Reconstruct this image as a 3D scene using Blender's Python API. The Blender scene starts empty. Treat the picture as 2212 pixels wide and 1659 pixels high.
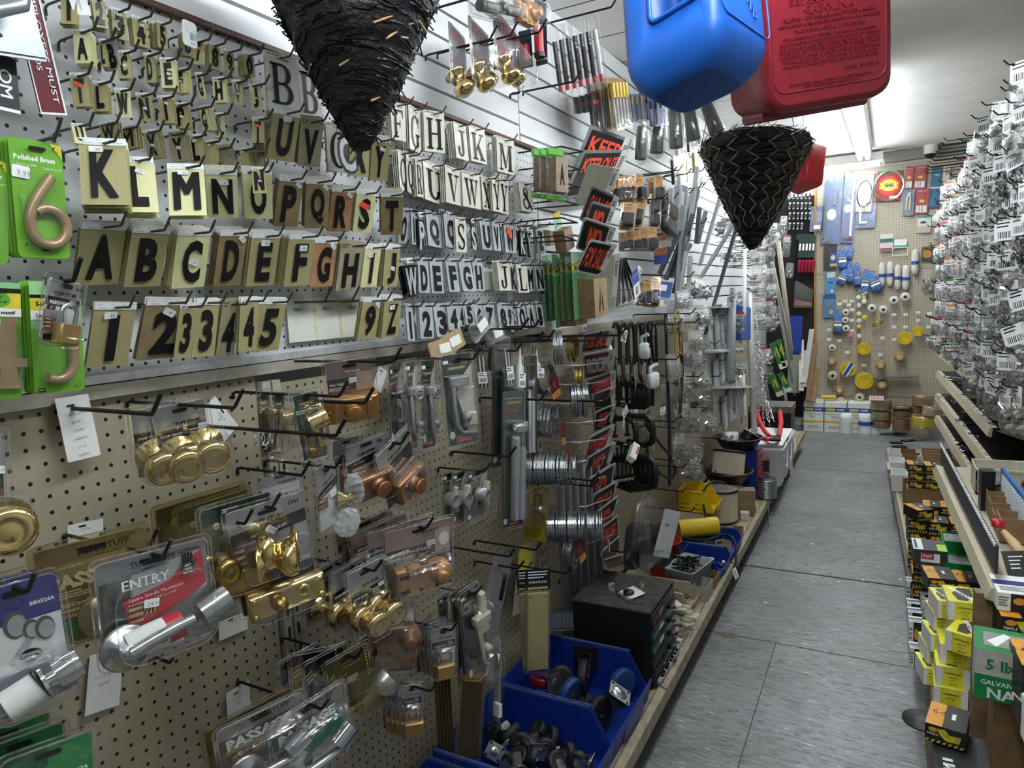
import bpy,math,random
import numpy as np
from mathutils import Vector,Matrix
random.seed(7)
SC=bpy.context.scene
COL=SC.collection
R_=math.radians
# ---------------------------------------------------------------- camera, exposure, world
FPX=1480.0
YAW,PIT,ROL=R_(28.72),R_(-6.98),R_(-2.83)
CAM=np.array([1.12,0.0,1.55])
_c,_s=math.cos,math.sin
_fw=np.array([-_s(YAW)*_c(PIT),_c(YAW)*_c(PIT),_s(PIT)])
_r0=np.array([_c(YAW),_s(YAW),0.0]);_u0=np.cross(_r0,_fw)
_rt=_c(ROL)*_r0+_s(ROL)*_u0;_up=-_s(ROL)*_r0+_c(ROL)*_u0
cam=bpy.data.objects.new('camera',bpy.data.cameras.new('camera'));COL.objects.link(cam)
cam.data.sensor_width=36.0;cam.data.lens=36.0*FPX/2212.0
cam.data.clip_start=0.02
cam.matrix_world=Matrix(((_rt[0],_up[0],-_fw[0],CAM[0]),(_rt[1],_up[1],-_fw[1],CAM[1]),
                           (_rt[2],_up[2],-_fw[2],CAM[2]),(0,0,0,1)))
SC.camera=cam
SC.view_settings.view_transform='Standard'
SC.view_settings.look='None'
SC.view_settings.gamma=1.0
SC.view_settings.use_curve_mapping=False
SC.view_settings.exposure=1.5
SC.cycles.transparent_max_bounces=32
SC.cycles.max_bounces=6
SC.cycles.caustics_reflective=False
SC.cycles.caustics_refractive=False
w_=bpy.data.worlds.new('world');SC.world=w_;w_.use_nodes=True
w_.node_tree.nodes['Background'].inputs[0].default_value=(0.86,0.93,1.0,1)
w_.node_tree.nodes['Background'].inputs[1].default_value=0.05
TUBE_POWER=15.0
NEAR_TUBE_POWER=6.5

# ---------------------------------------------------------------- pixel -> place in the shop
def ray(px,py):
    return (px-1106.0)/FPX*_rt - (py-829.5)/FPX*_up+_fw
def onx(px,py,x=0.0):
    d=ray(px,py);return Vector(CAM+d*((x-CAM[0])/d[0]))
def ony(px,py,y):
    d=ray(px,py);return Vector(CAM+d*((y-CAM[1])/d[1]))
def onz(px,py,z):
    d=ray(px,py);return Vector(CAM+d*((z-CAM[2])/d[2]))
PL={'L':onx,'B':ony,'F':onz,'R':onx}

# ---------------------------------------------------------------- materials
MATS={}
def srgb(h):
    h=h.lstrip('#');o=[]
    for i in (0,2,4):
        c=int(h[i:i+2],16)/255.0
        o.append(c/12.92 if c <= 0.04045 else ((c+0.055)/1.055)**2.4)
    return (*o,1.0)
def mat(h,rough=0.5,metal=0.0,var=0.12,scale=60.0,emit=0.0,bump=0.0,coat=0.0,spec=None):
    key=(h,rough,metal,var,scale,emit,bump,coat,spec)
    if key in MATS:return MATS[key]
    m=bpy.data.materials.new('m_%s_%d' % (h.lstrip('#'),len(MATS)));m.use_nodes=True
    nt=m.node_tree;b=nt.nodes['Principled BSDF']
    col=srgb(h)
    b.inputs['Roughness'].default_value=rough;b.inputs['Metallic'].default_value=metal
    if spec is not None:b.inputs['Specular IOR Level'].default_value=spec
    if coat:b.inputs['Coat Weight'].default_value=coat;b.inputs['Coat Roughness'].default_value=0.08
    if var or bump:
        tc=nt.nodes.new('ShaderNodeTexCoord');nz=nt.nodes.new('ShaderNodeTexNoise')
        nz.inputs['Scale'].default_value=scale;nz.inputs['Detail'].default_value=2.0
        nt.links.new(tc.outputs['Object'],nz.inputs['Vector'])
        rp=nt.nodes.new('ShaderNodeValToRGB')
        rp.color_ramp.elements[0].position=0.3;rp.color_ramp.elements[1].position=0.7
        rp.color_ramp.elements[0].color=(*[c*(1-var) for c in col[:3]],1)
        rp.color_ramp.elements[1].color=(*[min(1,c*(1+var)) for c in col[:3]],1)
        nt.links.new(nz.outputs['Fac'],rp.inputs['Fac']);nt.links.new(rp.outputs['Color'],b.inputs['Base Color'])
        if bump:
            bp=nt.nodes.new('ShaderNodeBump');bp.inputs['Strength'].default_value=bump;bp.inputs['Distance'].default_value=0.004
            nt.links.new(nz.outputs['Fac'],bp.inputs['Height']);nt.links.new(bp.outputs['Normal'],b.inputs['Normal'])
    else:
        b.inputs['Base Color'].default_value=col
    if emit:
        b.inputs['Emission Color'].default_value=col;b.inputs['Emission Strength'].default_value=emit
    MATS[key]=m;return m
def clear_mat(name,tint,gl,rough,tr,shiny=False):
    m=bpy.data.materials.new(name);m.use_nodes=True;nt=m.node_tree;nt.nodes.clear()
    out=nt.nodes.new('ShaderNodeOutputMaterial');mx=nt.nodes.new('ShaderNodeMixShader')
    t=nt.nodes.new('ShaderNodeBsdfTransparent');g=nt.nodes.new('ShaderNodeBsdfGlossy' if shiny else 'ShaderNodeBsdfPrincipled')
    t.inputs[0].default_value=(*tr,1)
    g.inputs[0].default_value=srgb(tint);g.inputs['Roughness'].default_value=rough
    lw=nt.nodes.new('ShaderNodeLayerWeight');lw.inputs['Blend'].default_value=0.35
    mr=nt.nodes.new('ShaderNodeMapRange');mr.inputs['To Min'].default_value=gl[0];mr.inputs['To Max'].default_value=gl[1]
    nz=nt.nodes.new('ShaderNodeTexNoise');nz.inputs['Scale'].default_value=25.0;nz.inputs['Detail'].default_value=3
    tc=nt.nodes.new('ShaderNodeTexCoord');nt.links.new(tc.outputs['Object'],nz.inputs['Vector'])
    bp=nt.nodes.new('ShaderNodeBump');bp.inputs['Strength'].default_value=0.5;bp.inputs['Distance'].default_value=0.01
    nt.links.new(nz.outputs['Fac'],bp.inputs['Height']);nt.links.new(bp.outputs['Normal'],g.inputs['Normal'])
    nt.links.new(lw.outputs['Facing'],mr.inputs['Value']);nt.links.new(mr.outputs[0],mx.inputs[0])
    nt.links.new(t.outputs[0],mx.inputs[1]);nt.links.new(g.outputs[0],mx.inputs[2]);nt.links.new(mx.outputs[0],out.inputs[0])
    return m
CLEAR=clear_mat('clear_plastic','#ffffff',(0.04,0.28),0.12,(0.985,0.985,0.985),True)
EDGE=clear_mat('clear_edge','#ffffff',(0.2,0.5),0.15,(0.95,0.95,0.96),True)
AMBER=clear_mat('yellowed_plastic','#9c8c62',(0.12,0.45),0.2,(0.92,0.88,0.74))
BAG=clear_mat('thin_bag','#ffffff',(0.1,0.5),0.2,(0.97,0.97,0.97),True)
GREYBAG=clear_mat('grey_bag','#8f9395',(0.45,0.8),0.3,(0.8,0.8,0.82))
GLASS=clear_mat('cut_glass','#eef2f2',(0.15,0.75),0.04,(0.9,0.93,0.92))
GREENC=clear_mat('green_plastic','#1d7a49',(0.5,0.8),0.15,(0.45,0.8,0.6))
BLACK=mat('#0b0b0c',0.45);INK=mat('#101012',0.35,var=0);WHITE=mat('#eceeee',0.5,var=0.03)
PAPER=mat('#e6e6e0',0.7,var=0.04);GREY=mat('#8b8d8c',0.5);DGREY=mat('#3a3b3c',0.5)
WIRE=mat('#5b5955',0.35,0.7);DWIRE=mat('#2c2a28',0.4,0.6);STEEL=mat('#b9bcbf',0.22,0.95,0.08)
CHROME=mat('#d6d8da',0.1,1.0,0.03);BRASS=mat('#dcc384',0.16,1.0,0.06);DBRASS=mat('#a58c50',0.3,1.0)
COPPER=mat('#8f5f3d',0.34,0.55,0.15);GOLDP=mat('#a8783f',0.35,0.6,0.1);REDM=mat('#b3202a',0.4);TXT=mat('#77797a',0.6,var=0)
ORANGE=mat('#ff5a3c',0.6,var=0);RUBBER=mat('#17181a',0.55);CARDB=mat('#8d6f4d',0.8,var=0.15,scale=30)
GREENCARD=mat('#22392f',0.45,var=0.1);PINK=mat('#c9a79b',0.5);REDTAG=mat('#c21f2c',0.5,var=0)

# ---------------------------------------------------------------- mesh builder
TCACHE={}
_cu=bpy.data.curves.new('type','FONT');_cu.resolution_u=2;_cu.fill_mode='FRONT'
_to=bpy.data.objects.new('type',_cu)
def glyphs(s,bold,res=2):
    k=(s,bold,res)
    if k not in TCACHE:
        _cu.body=s;_cu.offset=bold;_cu.resolution_u=res
        m=_to.to_mesh();v=np.array([p.co[:2] for p in m.vertices]) if len(m.vertices) else np.zeros((1,2))
        f=[list(p.vertices) for p in m.polygons];_to.to_mesh_clear()
        v=v - v.min(0);TCACHE[k]=(v,f,v[:,0].max() or 1e-6,v[:,1].max() or 1e-6)
    return TCACHE[k]
class MB:
    def __init__(s):s.v=[];s.f=[];s.m=[];s.sm=[];s.mats=[];s.z=0.0
    def mi(s,m):
        if m not in s.mats:s.mats.append(m)
        return s.mats.index(m)
    def add(s,vs,fs,m,smooth=False,M=None):
        o=len(s.v);i=s.mi(m)
        if M is not None:vs=[tuple(M @ Vector(p)) for p in vs]
        s.v.extend([tuple(p) for p in vs])
        for f in fs:s.f.append([o+k for k in f]);s.m.append(i);s.sm.append(smooth)
        return s
    def box(s,m,c,d,M=None,bev=0.0,taper=(1,1)):
        x,y,z=d[0]/2,d[1]/2,d[2]/2;tx,ty=taper
        if bev <= 0:
            vs=[(-x,-y,-z),(x,-y,-z),(x,y,-z),(-x,y,-z),(-x*tx,-y*ty,z),(x*tx,-y*ty,z),(x*tx,y*ty,z),(-x*tx,y*ty,z)]
            fs=[(0,3,2,1),(4,5,6,7),(0,1,5,4),(1,2,6,5),(2,3,7,6),(3,0,4,7)]
            return s.add([(p[0]+c[0],p[1]+c[1],p[2]+c[2]) for p in vs],fs,m,False,M)
        b=min(bev,x*.95,y*.95,z*.95);rings=[]
        for zz,ins in ((-z,b),(-z+b,0),(z-b,0),(z,b)):
            k=(1,1) if zz < 0 else taper
            rings.append([(q[0]*k[0]+c[0],q[1]*k[1]+c[1],zz+c[2]) for q in rrect(2*(x-ins),2*(y-ins),max(b-ins*.5,1e-5),2)])
        return s.loft(m,rings,True,True,M,True)
    def loft(s,m,rings,cap0=True,cap1=True,M=None,smooth=True,closed=True):
        n=len(rings[0]);vs=[p for r in rings for p in r];fs=[]
        for i in range(len(rings)-1):
            for j in range(n if closed else n-1):
                k=(j+1) % n;fs.append((i*n+j,i*n+k,(i+1)*n+k,(i+1)*n+j))
        s.add(vs,fs,m,smooth,M)
        if cap0:s.add(rings[0],[list(range(n))[::-1]],m,False,M)
        if cap1:s.add(rings[-1],[list(range(n))],m,False,M)
        return s
    def tube(s,m,pts,r,n=6,closed=False,M=None,caps=True):
        P=[Vector(p) for p in pts];k=len(P);rings=[];prev=None
        for i,p in enumerate(P):
            a=P[(i-1) % k] if (closed or i > 0) else p;b=P[(i+1) % k] if (closed or i < k-1) else p
            t=(b-a);t=t.normalized() if t.length > 1e-9 else Vector((0,0,1))
            if prev is None:q=t.orthogonal().normalized()
            else:
                q=prev - t*prev.dot(t);q=q.normalized() if q.length > 1e-6 else t.orthogonal().normalized()
            prev=q;e=t.cross(q);rr=r[i] if isinstance(r,(list,tuple)) else r
            rings.append([tuple(p+(q*_c(2*math.pi*j/n)+e*_s(2*math.pi*j/n))*rr) for j in range(n)])
        if closed:rings.append(rings[0]);caps=False
        return s.loft(m,rings,caps,caps,M,n > 4)
    def lathe(s,m,prof,n=20,M=None,smooth=True):
        rings=[[(r*_c(2*math.pi*j/n),r*_s(2*math.pi*j/n),z) for j in range(n)] for r,z in prof]
        return s.loft(m,rings,prof[0][0] > 1e-5,prof[-1][0] > 1e-5,M,smooth)
    def prism(s,m,poly,z0,z1,M=None):
        return s.loft(m,[[(x,y,z0) for x,y in poly],[(x,y,z1) for x,y in poly]],True,True,M,False)
    def flat(s,m,poly,z,M=None):
        return s.add([(x,y,z) for x,y in poly],[list(range(len(poly)))],m,False,M)
    def text(s,m,t,cx,cy,z,h=None,w=None,bold=0.0,M=None,rot=0.0,res=1,align='c'):
        if bold > 0 and any(k in 'MWXN' for k in t):
            for i,d in enumerate((-bold*.8,0,bold*.8)):s.text(m,t,cx+d*(h or .01)*_c(rot),cy+d*(h or .01)*_s(rot),z+i*6e-5,h,w,0,M,rot,res,align)
            return s
        v,f,tw,th=glyphs(t,bold,res)
        sy=(h/th) if h else (w/tw);sx=(w/tw) if w else sy
        if not h:sy=sx
        x=(v[:,0] - (tw/2 if align == 'c' else 0))*sx;y=(v[:,1]-th/2)*sy
        ca,sa=_c(rot),_s(rot)
        return s.add([(cx+a*ca-b*sa,cy+a*sa+b*ca,z) for a,b in zip(x,y)],f,m,False,M)
    def mesh(s,name):
        me=bpy.data.meshes.new(name);me.from_pydata(s.v,[],s.f)
        for m in s.mats:me.materials.append(m)
        me.polygons.foreach_set('material_index',s.m);me.polygons.foreach_set('use_smooth',s.sm)
        me.update();return me
    def obj(s,name,M=None,parent=None):
        return link(name,s.mesh(name),M,parent)
def rrect(w,h,r,n=3,cx=0.0,cy=0.0):
    r=min(r,w/2-1e-6,h/2-1e-6);o=[]
    for qx,qy,a0 in ((w/2-r,h/2-r,0),(-w/2+r,h/2-r,90),(-w/2+r,-h/2+r,180),(w/2-r,-h/2+r,270)):
        for i in range(n+1):
            a=R_(a0+90*i/n);o.append((cx+qx+r*_c(a),cy+qy+r*_s(a)))
    return o
def circ(r,n=24,cx=0.0,cy=0.0,ry=None):
    return [(cx+r*_c(2*math.pi*i/n),cy+(ry or r)*_s(2*math.pi*i/n)) for i in range(n)]
# ---------------------------------------------------------------- objects, labels
def link(name,data,M=None,parent=None):
    o=bpy.data.objects.new(name,data);COL.objects.link(o)
    if parent is not None:o.parent=parent
    if M is not None:
        if parent is None:o.matrix_world=M
        else:o.matrix_local=M
    return o
LABELS={}
def tag(o,label,cat,group=None,kind=None):
    if label in LABELS and (group is None or LABELS[label] != group):print('DUPLABEL',label)
    LABELS[label]=group
    o['label']=label;o['category']=cat
    if group:o['group']=group
    if kind:o['kind']=kind
    return o
def struct(o,label=None):
    o['kind']='structure'
    if label:o['label']=label
    return o
def empty(name,M,label,cat,group=None):
    return tag(link(name,None,M),label,cat,group)
def dup(o,M,label,group=None):
    n=o.copy();COL.objects.link(n);n.parent=None;n.matrix_world=M
    for k in ('label','group'):
        if k in n:del n[k]
    tag(n,label,o['category'],group)
    for ch in [c for c in o.children]:
        c=ch.copy();COL.objects.link(c);c.parent=n
        for g in [q for q in ch.children]:
            d=g.copy();COL.objects.link(d);d.parent=c
    return n
def T(x,y,z):return Matrix.Translation((x,y,z))
def RX(a):return Matrix.Rotation(R_(a),4,'X')
def RY(a):return Matrix.Rotation(R_(a),4,'Y')
def RZ(a):return Matrix.Rotation(R_(a),4,'Z')
def basis(o,U,V):
    U=Vector(U).normalized();V=Vector(V);V=(V-U*V.dot(U)).normalized();W=U.cross(V)
    return Matrix(((U[0],V[0],W[0],o[0]),(U[1],V[1],W[1],o[1]),(U[2],V[2],W[2],o[2]),(0,0,0,1)))
# wall frames: U along the wall to the right, V up, W out of the wall
AX={'L':((0,1,0),(0,0,1),(1,0,0)),'B':((1,0,0),(0,0,1),(0,-1,0)),'R':((0,-1,0),(0,0,1),(-1,0,0))}
def wall_frame(side,p):return basis(p,AX[side][0],AX[side][1])
def quad(Z,TL,TR,BL,xs,side='L'):
    """card frame (centre, width, height) from three corners, each on its own depth plane"""
    f=PL[side];ox,oy,k=Z
    a,b,c=xs if isinstance(xs,(tuple,list)) else (xs,xs,xs)
    p=f(ox+TL[0]/k,oy+TL[1]/k,a);q=f(ox+TR[0]/k,oy+TR[1]/k,b);r=f(ox+BL[0]/k,oy+BL[1]/k,c)
    U=q-p;V=p-r;w=U.length;M=basis((0,0,0),U,V)
    V2=Vector((M[0][1],M[1][1],M[2][1]));h=V.dot(V2)
    U2=U.normalized();o=p+U2*(w/2) - V2*(h/2) - U2*(V.dot(U2)/2)
    M.translation=o;return M,w,h
def level(Z,TL,TR,BL,x):
    """frame of a card that hangs level: turned until its top edge is horizontal, tipped until its corner is square"""
    ox,oy,k=Z;p=onx(ox+TL[0]/k,oy+TL[1]/k,x);xr=min(((abs(onx(ox+TR[0]/k,oy+TR[1]/k,x+.001*i).z-p.z)+.0002*abs(i),x+.001*i) for i in range(-20,46)))[1]
    U=onx(ox+TR[0]/k,oy+TR[1]/k,xr)-p
    def e(i):
        V=p-onx(ox+BL[0]/k,oy+BL[1]/k,x+.001*i);return abs(U.dot(V))/(U.length*V.length)+.0004*abs(i)
    return quad(Z,TL,TR,BL,(x,xr,x+.001*min(range(-45,30),key=e)))
HOOKM={}
FAR=[]
def hook(p,side,L,label,m=None,group=None,r=0.0024,tip=0.022,name='peg_hook',far=False):
    """wire peg hook whose root is at p on the board and which sticks out by L"""
    key=(round(L,2),m,r,tip)
    if key not in HOOKM:
        b=MB();l=key[0]
        b.tube(m or WIRE,[(0,-0.012,0.003),(0,0.0,0.004),(0,0.002,0.012),(0,0.0,l-0.004),(0,0.004,l),(0,tip,l+tip*0.7)],r,6)
        HOOKM[key]=b.mesh(name)
    if far:FAR.append((HOOKM[key],wall_frame(side,p)));return
    o=link(name,HOOKM[key],wall_frame(side,p))
    return tag(o,label,'hook',group)
class Card(MB):
    """flat printed card; u,v run 0..1 from its top left corner"""
    def __init__(s,w,h,m,r=0.003,t=0.0008):
        MB.__init__(s);s.w,s.h=w,h;s.prism(m,rrect(w,h,r),-t,0.0);s.z=0.0
    def xy(s,u,v):return ((u-.5)*s.w,(.5-v)*s.h)
    def up(s):s.z += 0.00022;return s.z
    def rect(s,m,u0,v0,u1,v1):return s.poly(m,[(u0,v1),(u1,v1),(u1,v0),(u0,v0)])
    def poly(s,m,pts):return s.flat(m,[s.xy(*p) for p in pts],s.up())
    def ell(s,m,u,v,ru,rv=None,n=20):
        x,y=s.xy(u,v);return s.flat(m,circ(ru*s.w,n,x,y,rv*s.h if rv else None),s.up())
    def tx(s,m,t,u,v,h=None,w=None,bold=0.0,rot=0.0,res=1,align='c'):
        x,y=s.xy(u,v);return s.text(m,t,x,y,s.up(),h*s.h if h else None,w*s.w if w else None,bold,None,R_(rot),res,align)
    def fine(s,m,u0,v0,u1,v1,n,fill=0.55):
        z=s.up();d=(v1-v0)/n
        for i in range(n):
            a,b=s.xy(u0,v0+d*i),s.xy(u0+(u1-u0)*random.uniform(.6,1),v0+d*(i+fill))
            s.flat(m,[(a[0],b[1]),(b[0],b[1]),(b[0],a[1]),a],z)
        return s
    def bars(s,u0,v0,u1,v1,n=14,m=None):
        z=s.up();u=u0
        while u < u1:
            d=(u1-u0)/n*random.uniform(.25,.8);a,b=s.xy(u,v0),s.xy(min(u+d,u1),v1)
            s.flat(m or INK,[(a[0],b[1]),(b[0],b[1]),(b[0],a[1]),a],z);u += d*random.uniform(1.5,2.6)
        return s
    def sticker(s,u,v,wm=0.018,hm=0.011,rot=0,t='4.99',m=None):
        x,y=s.xy(u,v);z=s.up();ca,sa=_c(R_(rot)),_s(R_(rot))
        s.flat(m or WHITE,[(x+a*ca-b*sa,y+a*sa+b*ca) for a,b in rrect(wm,hm,hm*.1,1)],z)
        if t:s.text(TXT,t,x+.15*wm*ca,y-.1*hm,s.up(),hm*.45,None,0,None,R_(rot))
        return s
# ---------------------------------------------------------------- shell of the shop
def grid_mat(name,base,d,phase,axes,rad,dark='#0d0c0b',rough=0.5,var=0.05,stain=None):
    m=bpy.data.materials.new(name);m.use_nodes=True;nt=m.node_tree;b=nt.nodes['Principled BSDF']
    b.inputs['Roughness'].default_value=rough
    tc=nt.nodes.new('ShaderNodeTexCoord');sp=nt.nodes.new('ShaderNodeSeparateXYZ');nt.links.new(tc.outputs['Object'],sp.inputs[0])
    def math_(op,a,v=None):
        n=nt.nodes.new('ShaderNodeMath');n.operation=op
        for i,q in enumerate((a,v)):
            if q is None:continue
            if isinstance(q,(int,float)):n.inputs[i].default_value=q
            else:nt.links.new(q,n.inputs[i])
        return n.outputs[0]
    sq=[]
    for k in (0,1):
        t=math_('SUBTRACT',sp.outputs[axes[k]],phase[k]-d[k]*500.5)
        t=math_('SUBTRACT',math_('MULTIPLY',math_('FRACT',math_('DIVIDE',t,d[k])),d[k]),d[k]/2)
        sq.append(math_('MULTIPLY',t,t))
    r=math_('SQRT',math_('ADD',*sq));hole=math_('LESS_THAN',r,rad)  # no real holes: dark dots put the shade inside them into the colour
    nz=nt.nodes.new('ShaderNodeTexNoise');nz.inputs['Scale'].default_value=3.0;nz.inputs['Detail'].default_value=4
    nt.links.new(tc.outputs['Object'],nz.inputs['Vector'])
    rp=nt.nodes.new('ShaderNodeValToRGB');c=srgb(base)
    rp.color_ramp.elements[0].position=.3;rp.color_ramp.elements[1].position=.65
    rp.color_ramp.elements[0].color=(*[q*(1-var) for q in c[:3]],1);rp.color_ramp.elements[1].color=(*[min(1,q*(1+var)) for q in c[:3]],1)
    nt.links.new(nz.outputs['Fac'],rp.inputs['Fac']);top=rp.outputs['Color']
    if stain:
        n2=nt.nodes.new('ShaderNodeTexNoise');n2.inputs['Scale'].default_value=9.0;n2.inputs['Detail'].default_value=6;n2.inputs['Roughness'].default_value=.7
        nt.links.new(tc.outputs['Object'],n2.inputs['Vector'])
        g=math_('GREATER_THAN',n2.outputs['Fac'],0.70);mx=nt.nodes.new('ShaderNodeMixRGB');mx.inputs[2].default_value=srgb(stain)
        nt.links.new(g,mx.inputs[0]);nt.links.new(top,mx.inputs[1]);top=mx.outputs[0]
    mx=nt.nodes.new('ShaderNodeMixRGB');mx.inputs[2].default_value=srgb(dark)
    nt.links.new(hole,mx.inputs[0]);nt.links.new(top,mx.inputs[1]);nt.links.new(mx.outputs[0],b.inputs['Base Color'])
    return m
def floor_mat():
    m=bpy.data.materials.new('vinyl_floor');m.use_nodes=True;nt=m.node_tree;b=nt.nodes['Principled BSDF']
    tc=nt.nodes.new('ShaderNodeTexCoord');mp=nt.nodes.new('ShaderNodeMapping');mp.inputs['Scale'].default_value=(16,85,1);mp.inputs['Rotation'].default_value=(0,0,R_(14))
    nt.links.new(tc.outputs['Object'],mp.inputs['Vector'])
    n1=nt.nodes.new('ShaderNodeTexNoise');n1.inputs['Scale'].default_value=1.0;n1.inputs['Detail'].default_value=5;n1.inputs['Roughness'].default_value=.65;n1.inputs['Distortion'].default_value=1.2
    nt.links.new(mp.outputs[0],n1.inputs['Vector'])
    rp=nt.nodes.new('ShaderNodeValToRGB');e=rp.color_ramp.elements
    e[0].position=.3;e[0].color=srgb('#434445');e[1].position=.5;e[1].color=srgb('#8a8c8e')
    q=e.new(.64);q.color=srgb('#9b9d9f');q=e.new(.70);q.color=srgb('#e2e4e6')
    nt.links.new(n1.outputs['Fac'],rp.inputs['Fac'])
    n2=nt.nodes.new('ShaderNodeTexNoise');n2.inputs['Scale'].default_value=2.2;n2.inputs['Detail'].default_value=4
    nt.links.new(tc.outputs['Object'],n2.inputs['Vector'])
    r2=nt.nodes.new('ShaderNodeValToRGB');r2.color_ramp.elements[0].position=.3;r2.color_ramp.elements[0].color=(.62,.62,.61,1);r2.color_ramp.elements[1].position=.65;r2.color_ramp.elements[1].color=(1,1,1,1)
    nt.links.new(n2.outputs['Fac'],r2.inputs['Fac'])
    mx=nt.nodes.new('ShaderNodeMixRGB');mx.blend_type='MULTIPLY';mx.inputs[0].default_value=1
    nt.links.new(rp.outputs[0],mx.inputs[1]);nt.links.new(r2.outputs[0],mx.inputs[2])
    nt.links.new(mx.outputs[0],b.inputs['Base Color'])
    rr=nt.nodes.new('ShaderNodeMapRange');rr.inputs['To Min'].default_value=.5;rr.inputs['To Max'].default_value=.3
    nt.links.new(n1.outputs['Fac'],rr.inputs[0]);nt.links.new(rr.outputs[0],b.inputs['Roughness'])
    bp=nt.nodes.new('ShaderNodeBump');bp.inputs['Strength'].default_value=.35;bp.inputs['Distance'].default_value=.003
    nt.links.new(n1.outputs['Fac'],bp.inputs['Height']);nt.links.new(bp.outputs[0],b.inputs['Normal'])
    return m
Y0,Y1=-1.6,8.16
b=MB();b.box(floor_mat(),(1.2,(Y0+Y1)/2,-.05),(3.4,Y1-Y0+.2,.1));struct(b.obj('floor'),'grey streaked vinyl tile floor of the aisle')
CEIL=mat('#efeeea',.75,var=.05,scale=4)
def cz(y):return 2.535+.0388*y
b=MB();b.loft(CEIL,[[(-.5,Y0,cz(Y0)),(2.9,Y0,cz(Y0)),(2.9,Y0,cz(Y0)+.1),(-.5,Y0,cz(Y0)+.1)],[(-.5,Y1+.1,cz(Y1)),(2.9,Y1+.1,cz(Y1)),(2.9,Y1+.1,cz(Y1)+.1),(-.5,Y1+.1,cz(Y1)+.1)]],True,True,None,False)
for k in range(12):
    y=.5+.405*k;b.box(DGREY,(.12,y,cz(y)-.001),(.9,.008,.003))
struct(b.obj('ceiling'),'pale grey painted ceiling with thin panel seams')
WALLW=mat('#c9c8c3',.7,var=.05,scale=5)
b=MB();b.box(WALLW,(-.12,(Y0+Y1)/2,1.45),(.1,Y1-Y0,2.9));struct(b.obj('wall_left'),'wall behind the left peg boards')
b=MB();b.box(WALLW,(1.2,Y1+.06,1.45),(3.4,.1,2.9));struct(b.obj('wall_back'),'back wall above the tan peg board')
b=MB();b.box(WALLW,(2.75,(Y0+Y1)/2,1.45),(.1,Y1-Y0,2.9));struct(b.obj('wall_right'),'wall behind the right hand gondola')
# slat wall: white boards with dark grooves every 75 mm
SLATW=mat('#e4e6e8',.4,var=.03,scale=6);GROOVE=mat('#3a241a',.6)
def slat_panel(y0,y1,z0,z1,label):
    m=MB();m.box(GROOVE,(-.045,(y0+y1)/2,(z0+z1)/2),(.01,y1-y0,z1-z0))
    z=z0
    while z < z1-.01:
        t=min(z+.068,z1);m.box(SLATW,(-.025,(y0+y1)/2,(z+t)/2),(.03,y1-y0,t-z));z += .0765
    tag(m.obj('slat_wall_panel'),label,'slat wall')
slat_panel(-1.5,2.205,2.08,2.62,'white slat wall panel above the small letter cards')
slat_panel(2.213,4.6,2.08-.03,2.66,'white slat wall panel above the orange lettered sign rack')
slat_panel(2.33,4.6,1.50,2.045,'white slat wall panel behind the sign rack and knee pads')
slat_panel(4.61,7.0,1.2,2.72,'white slat wall panel at the far end by the chains')
PEGW=grid_mat('peg_white','#c9cbcd',(.0242,.0242),(1.0483,1.4727),(1,2),.0029)
PEGT=grid_mat('peg_tan','#9d937e',(.0246,.02545),(.5307,1.4138),(1,2),.0033,var=.12,stain='#8a7a60')
PEGB=grid_mat('peg_back','#b9ae9b',(.0254,.0254),(.6,1.0),(0,2),.0036,dark='#3c362f',var=.05)
PEGR=grid_mat('peg_right','#a7a196',(.0254,.0254),(.6,1.0),(1,2),.0033)
LTRIM=mat('#b9b3a5',.4,.3)
def peg(y0,y1,z0,z1,m,label,x=-.004):
    b=MB();b.box(m,(x,(y0+y1)/2,(z0+z1)/2),(.008,y1-y0,z1-z0));return tag(b.obj('pegboard_panel'),label,'pegboard')
peg(-1.0,2.30,1.458,2.079,PEGW,'white peg board full of letter and number cards')
peg(2.305,4.6,1.43,1.5,PEGW,'white peg board strip under the sign rack')
peg(-1.0,.962,.2,1.425,PEGT,'tan stained peg board nearest, behind the door lock packs')
peg(1.015,2.17,.2,1.40,PEGT,'tan peg board behind the green latch cards')
peg(2.22,3.40,.2,1.40,PEGT,'tan peg board behind the black clamps')
peg(3.45,4.66,.2,1.40,PEGT,'tan peg board behind the bags of screws')
peg(4.7,7.0,.2,1.19,PEGT,'tan peg board behind the long tubes')
# gondola uprights with slots, rails
def upright(y,label):
    m=MB();m.box(LTRIM,(.0,y-.013,.8),(.03,.022,1.22));m.box(LTRIM,(.0,y+.013,.8),(.03,.022,1.22))
    for i in range(24):
        for dy in (-.013,.013):m.box(BLACK,(.0155,y+dy,.22+.05*i),(.001,.006,.026))
    tag(m.obj('shelf_upright'),label,'upright')
upright(.99,'slotted metal shelf upright beside the brass knob packs')
upright(2.195,'slotted metal shelf upright behind the wire coils')
upright(3.425,'slotted metal shelf upright behind the white bags')
upright(4.68,'slotted metal shelf upright near the long tubes')
b=MB();b.box(mat('#d6d8da',.3,.5),(.006,.65,1.456),(.012,3.3,.014));tag(b.obj('metal_trim_strip'),'shiny metal strip along the bottom of the white letter board','trim')
b=MB();b.box(LTRIM,(.004,.65,1.436),(.018,3.3,.022));b.box(LTRIM,(.004,3.45,1.415),(.018,2.28,.03));tag(b.obj('top_rail'),'beige top rail of the tan gondola below the letter board','rail')
b=MB();b.box(mat('#5e4034',.5),(.004,.65,2.083),(.02,3.3,.01));tag(b.obj('wooden_edge_strip'),'brown strip along the top of the letter board','trim')
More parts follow.
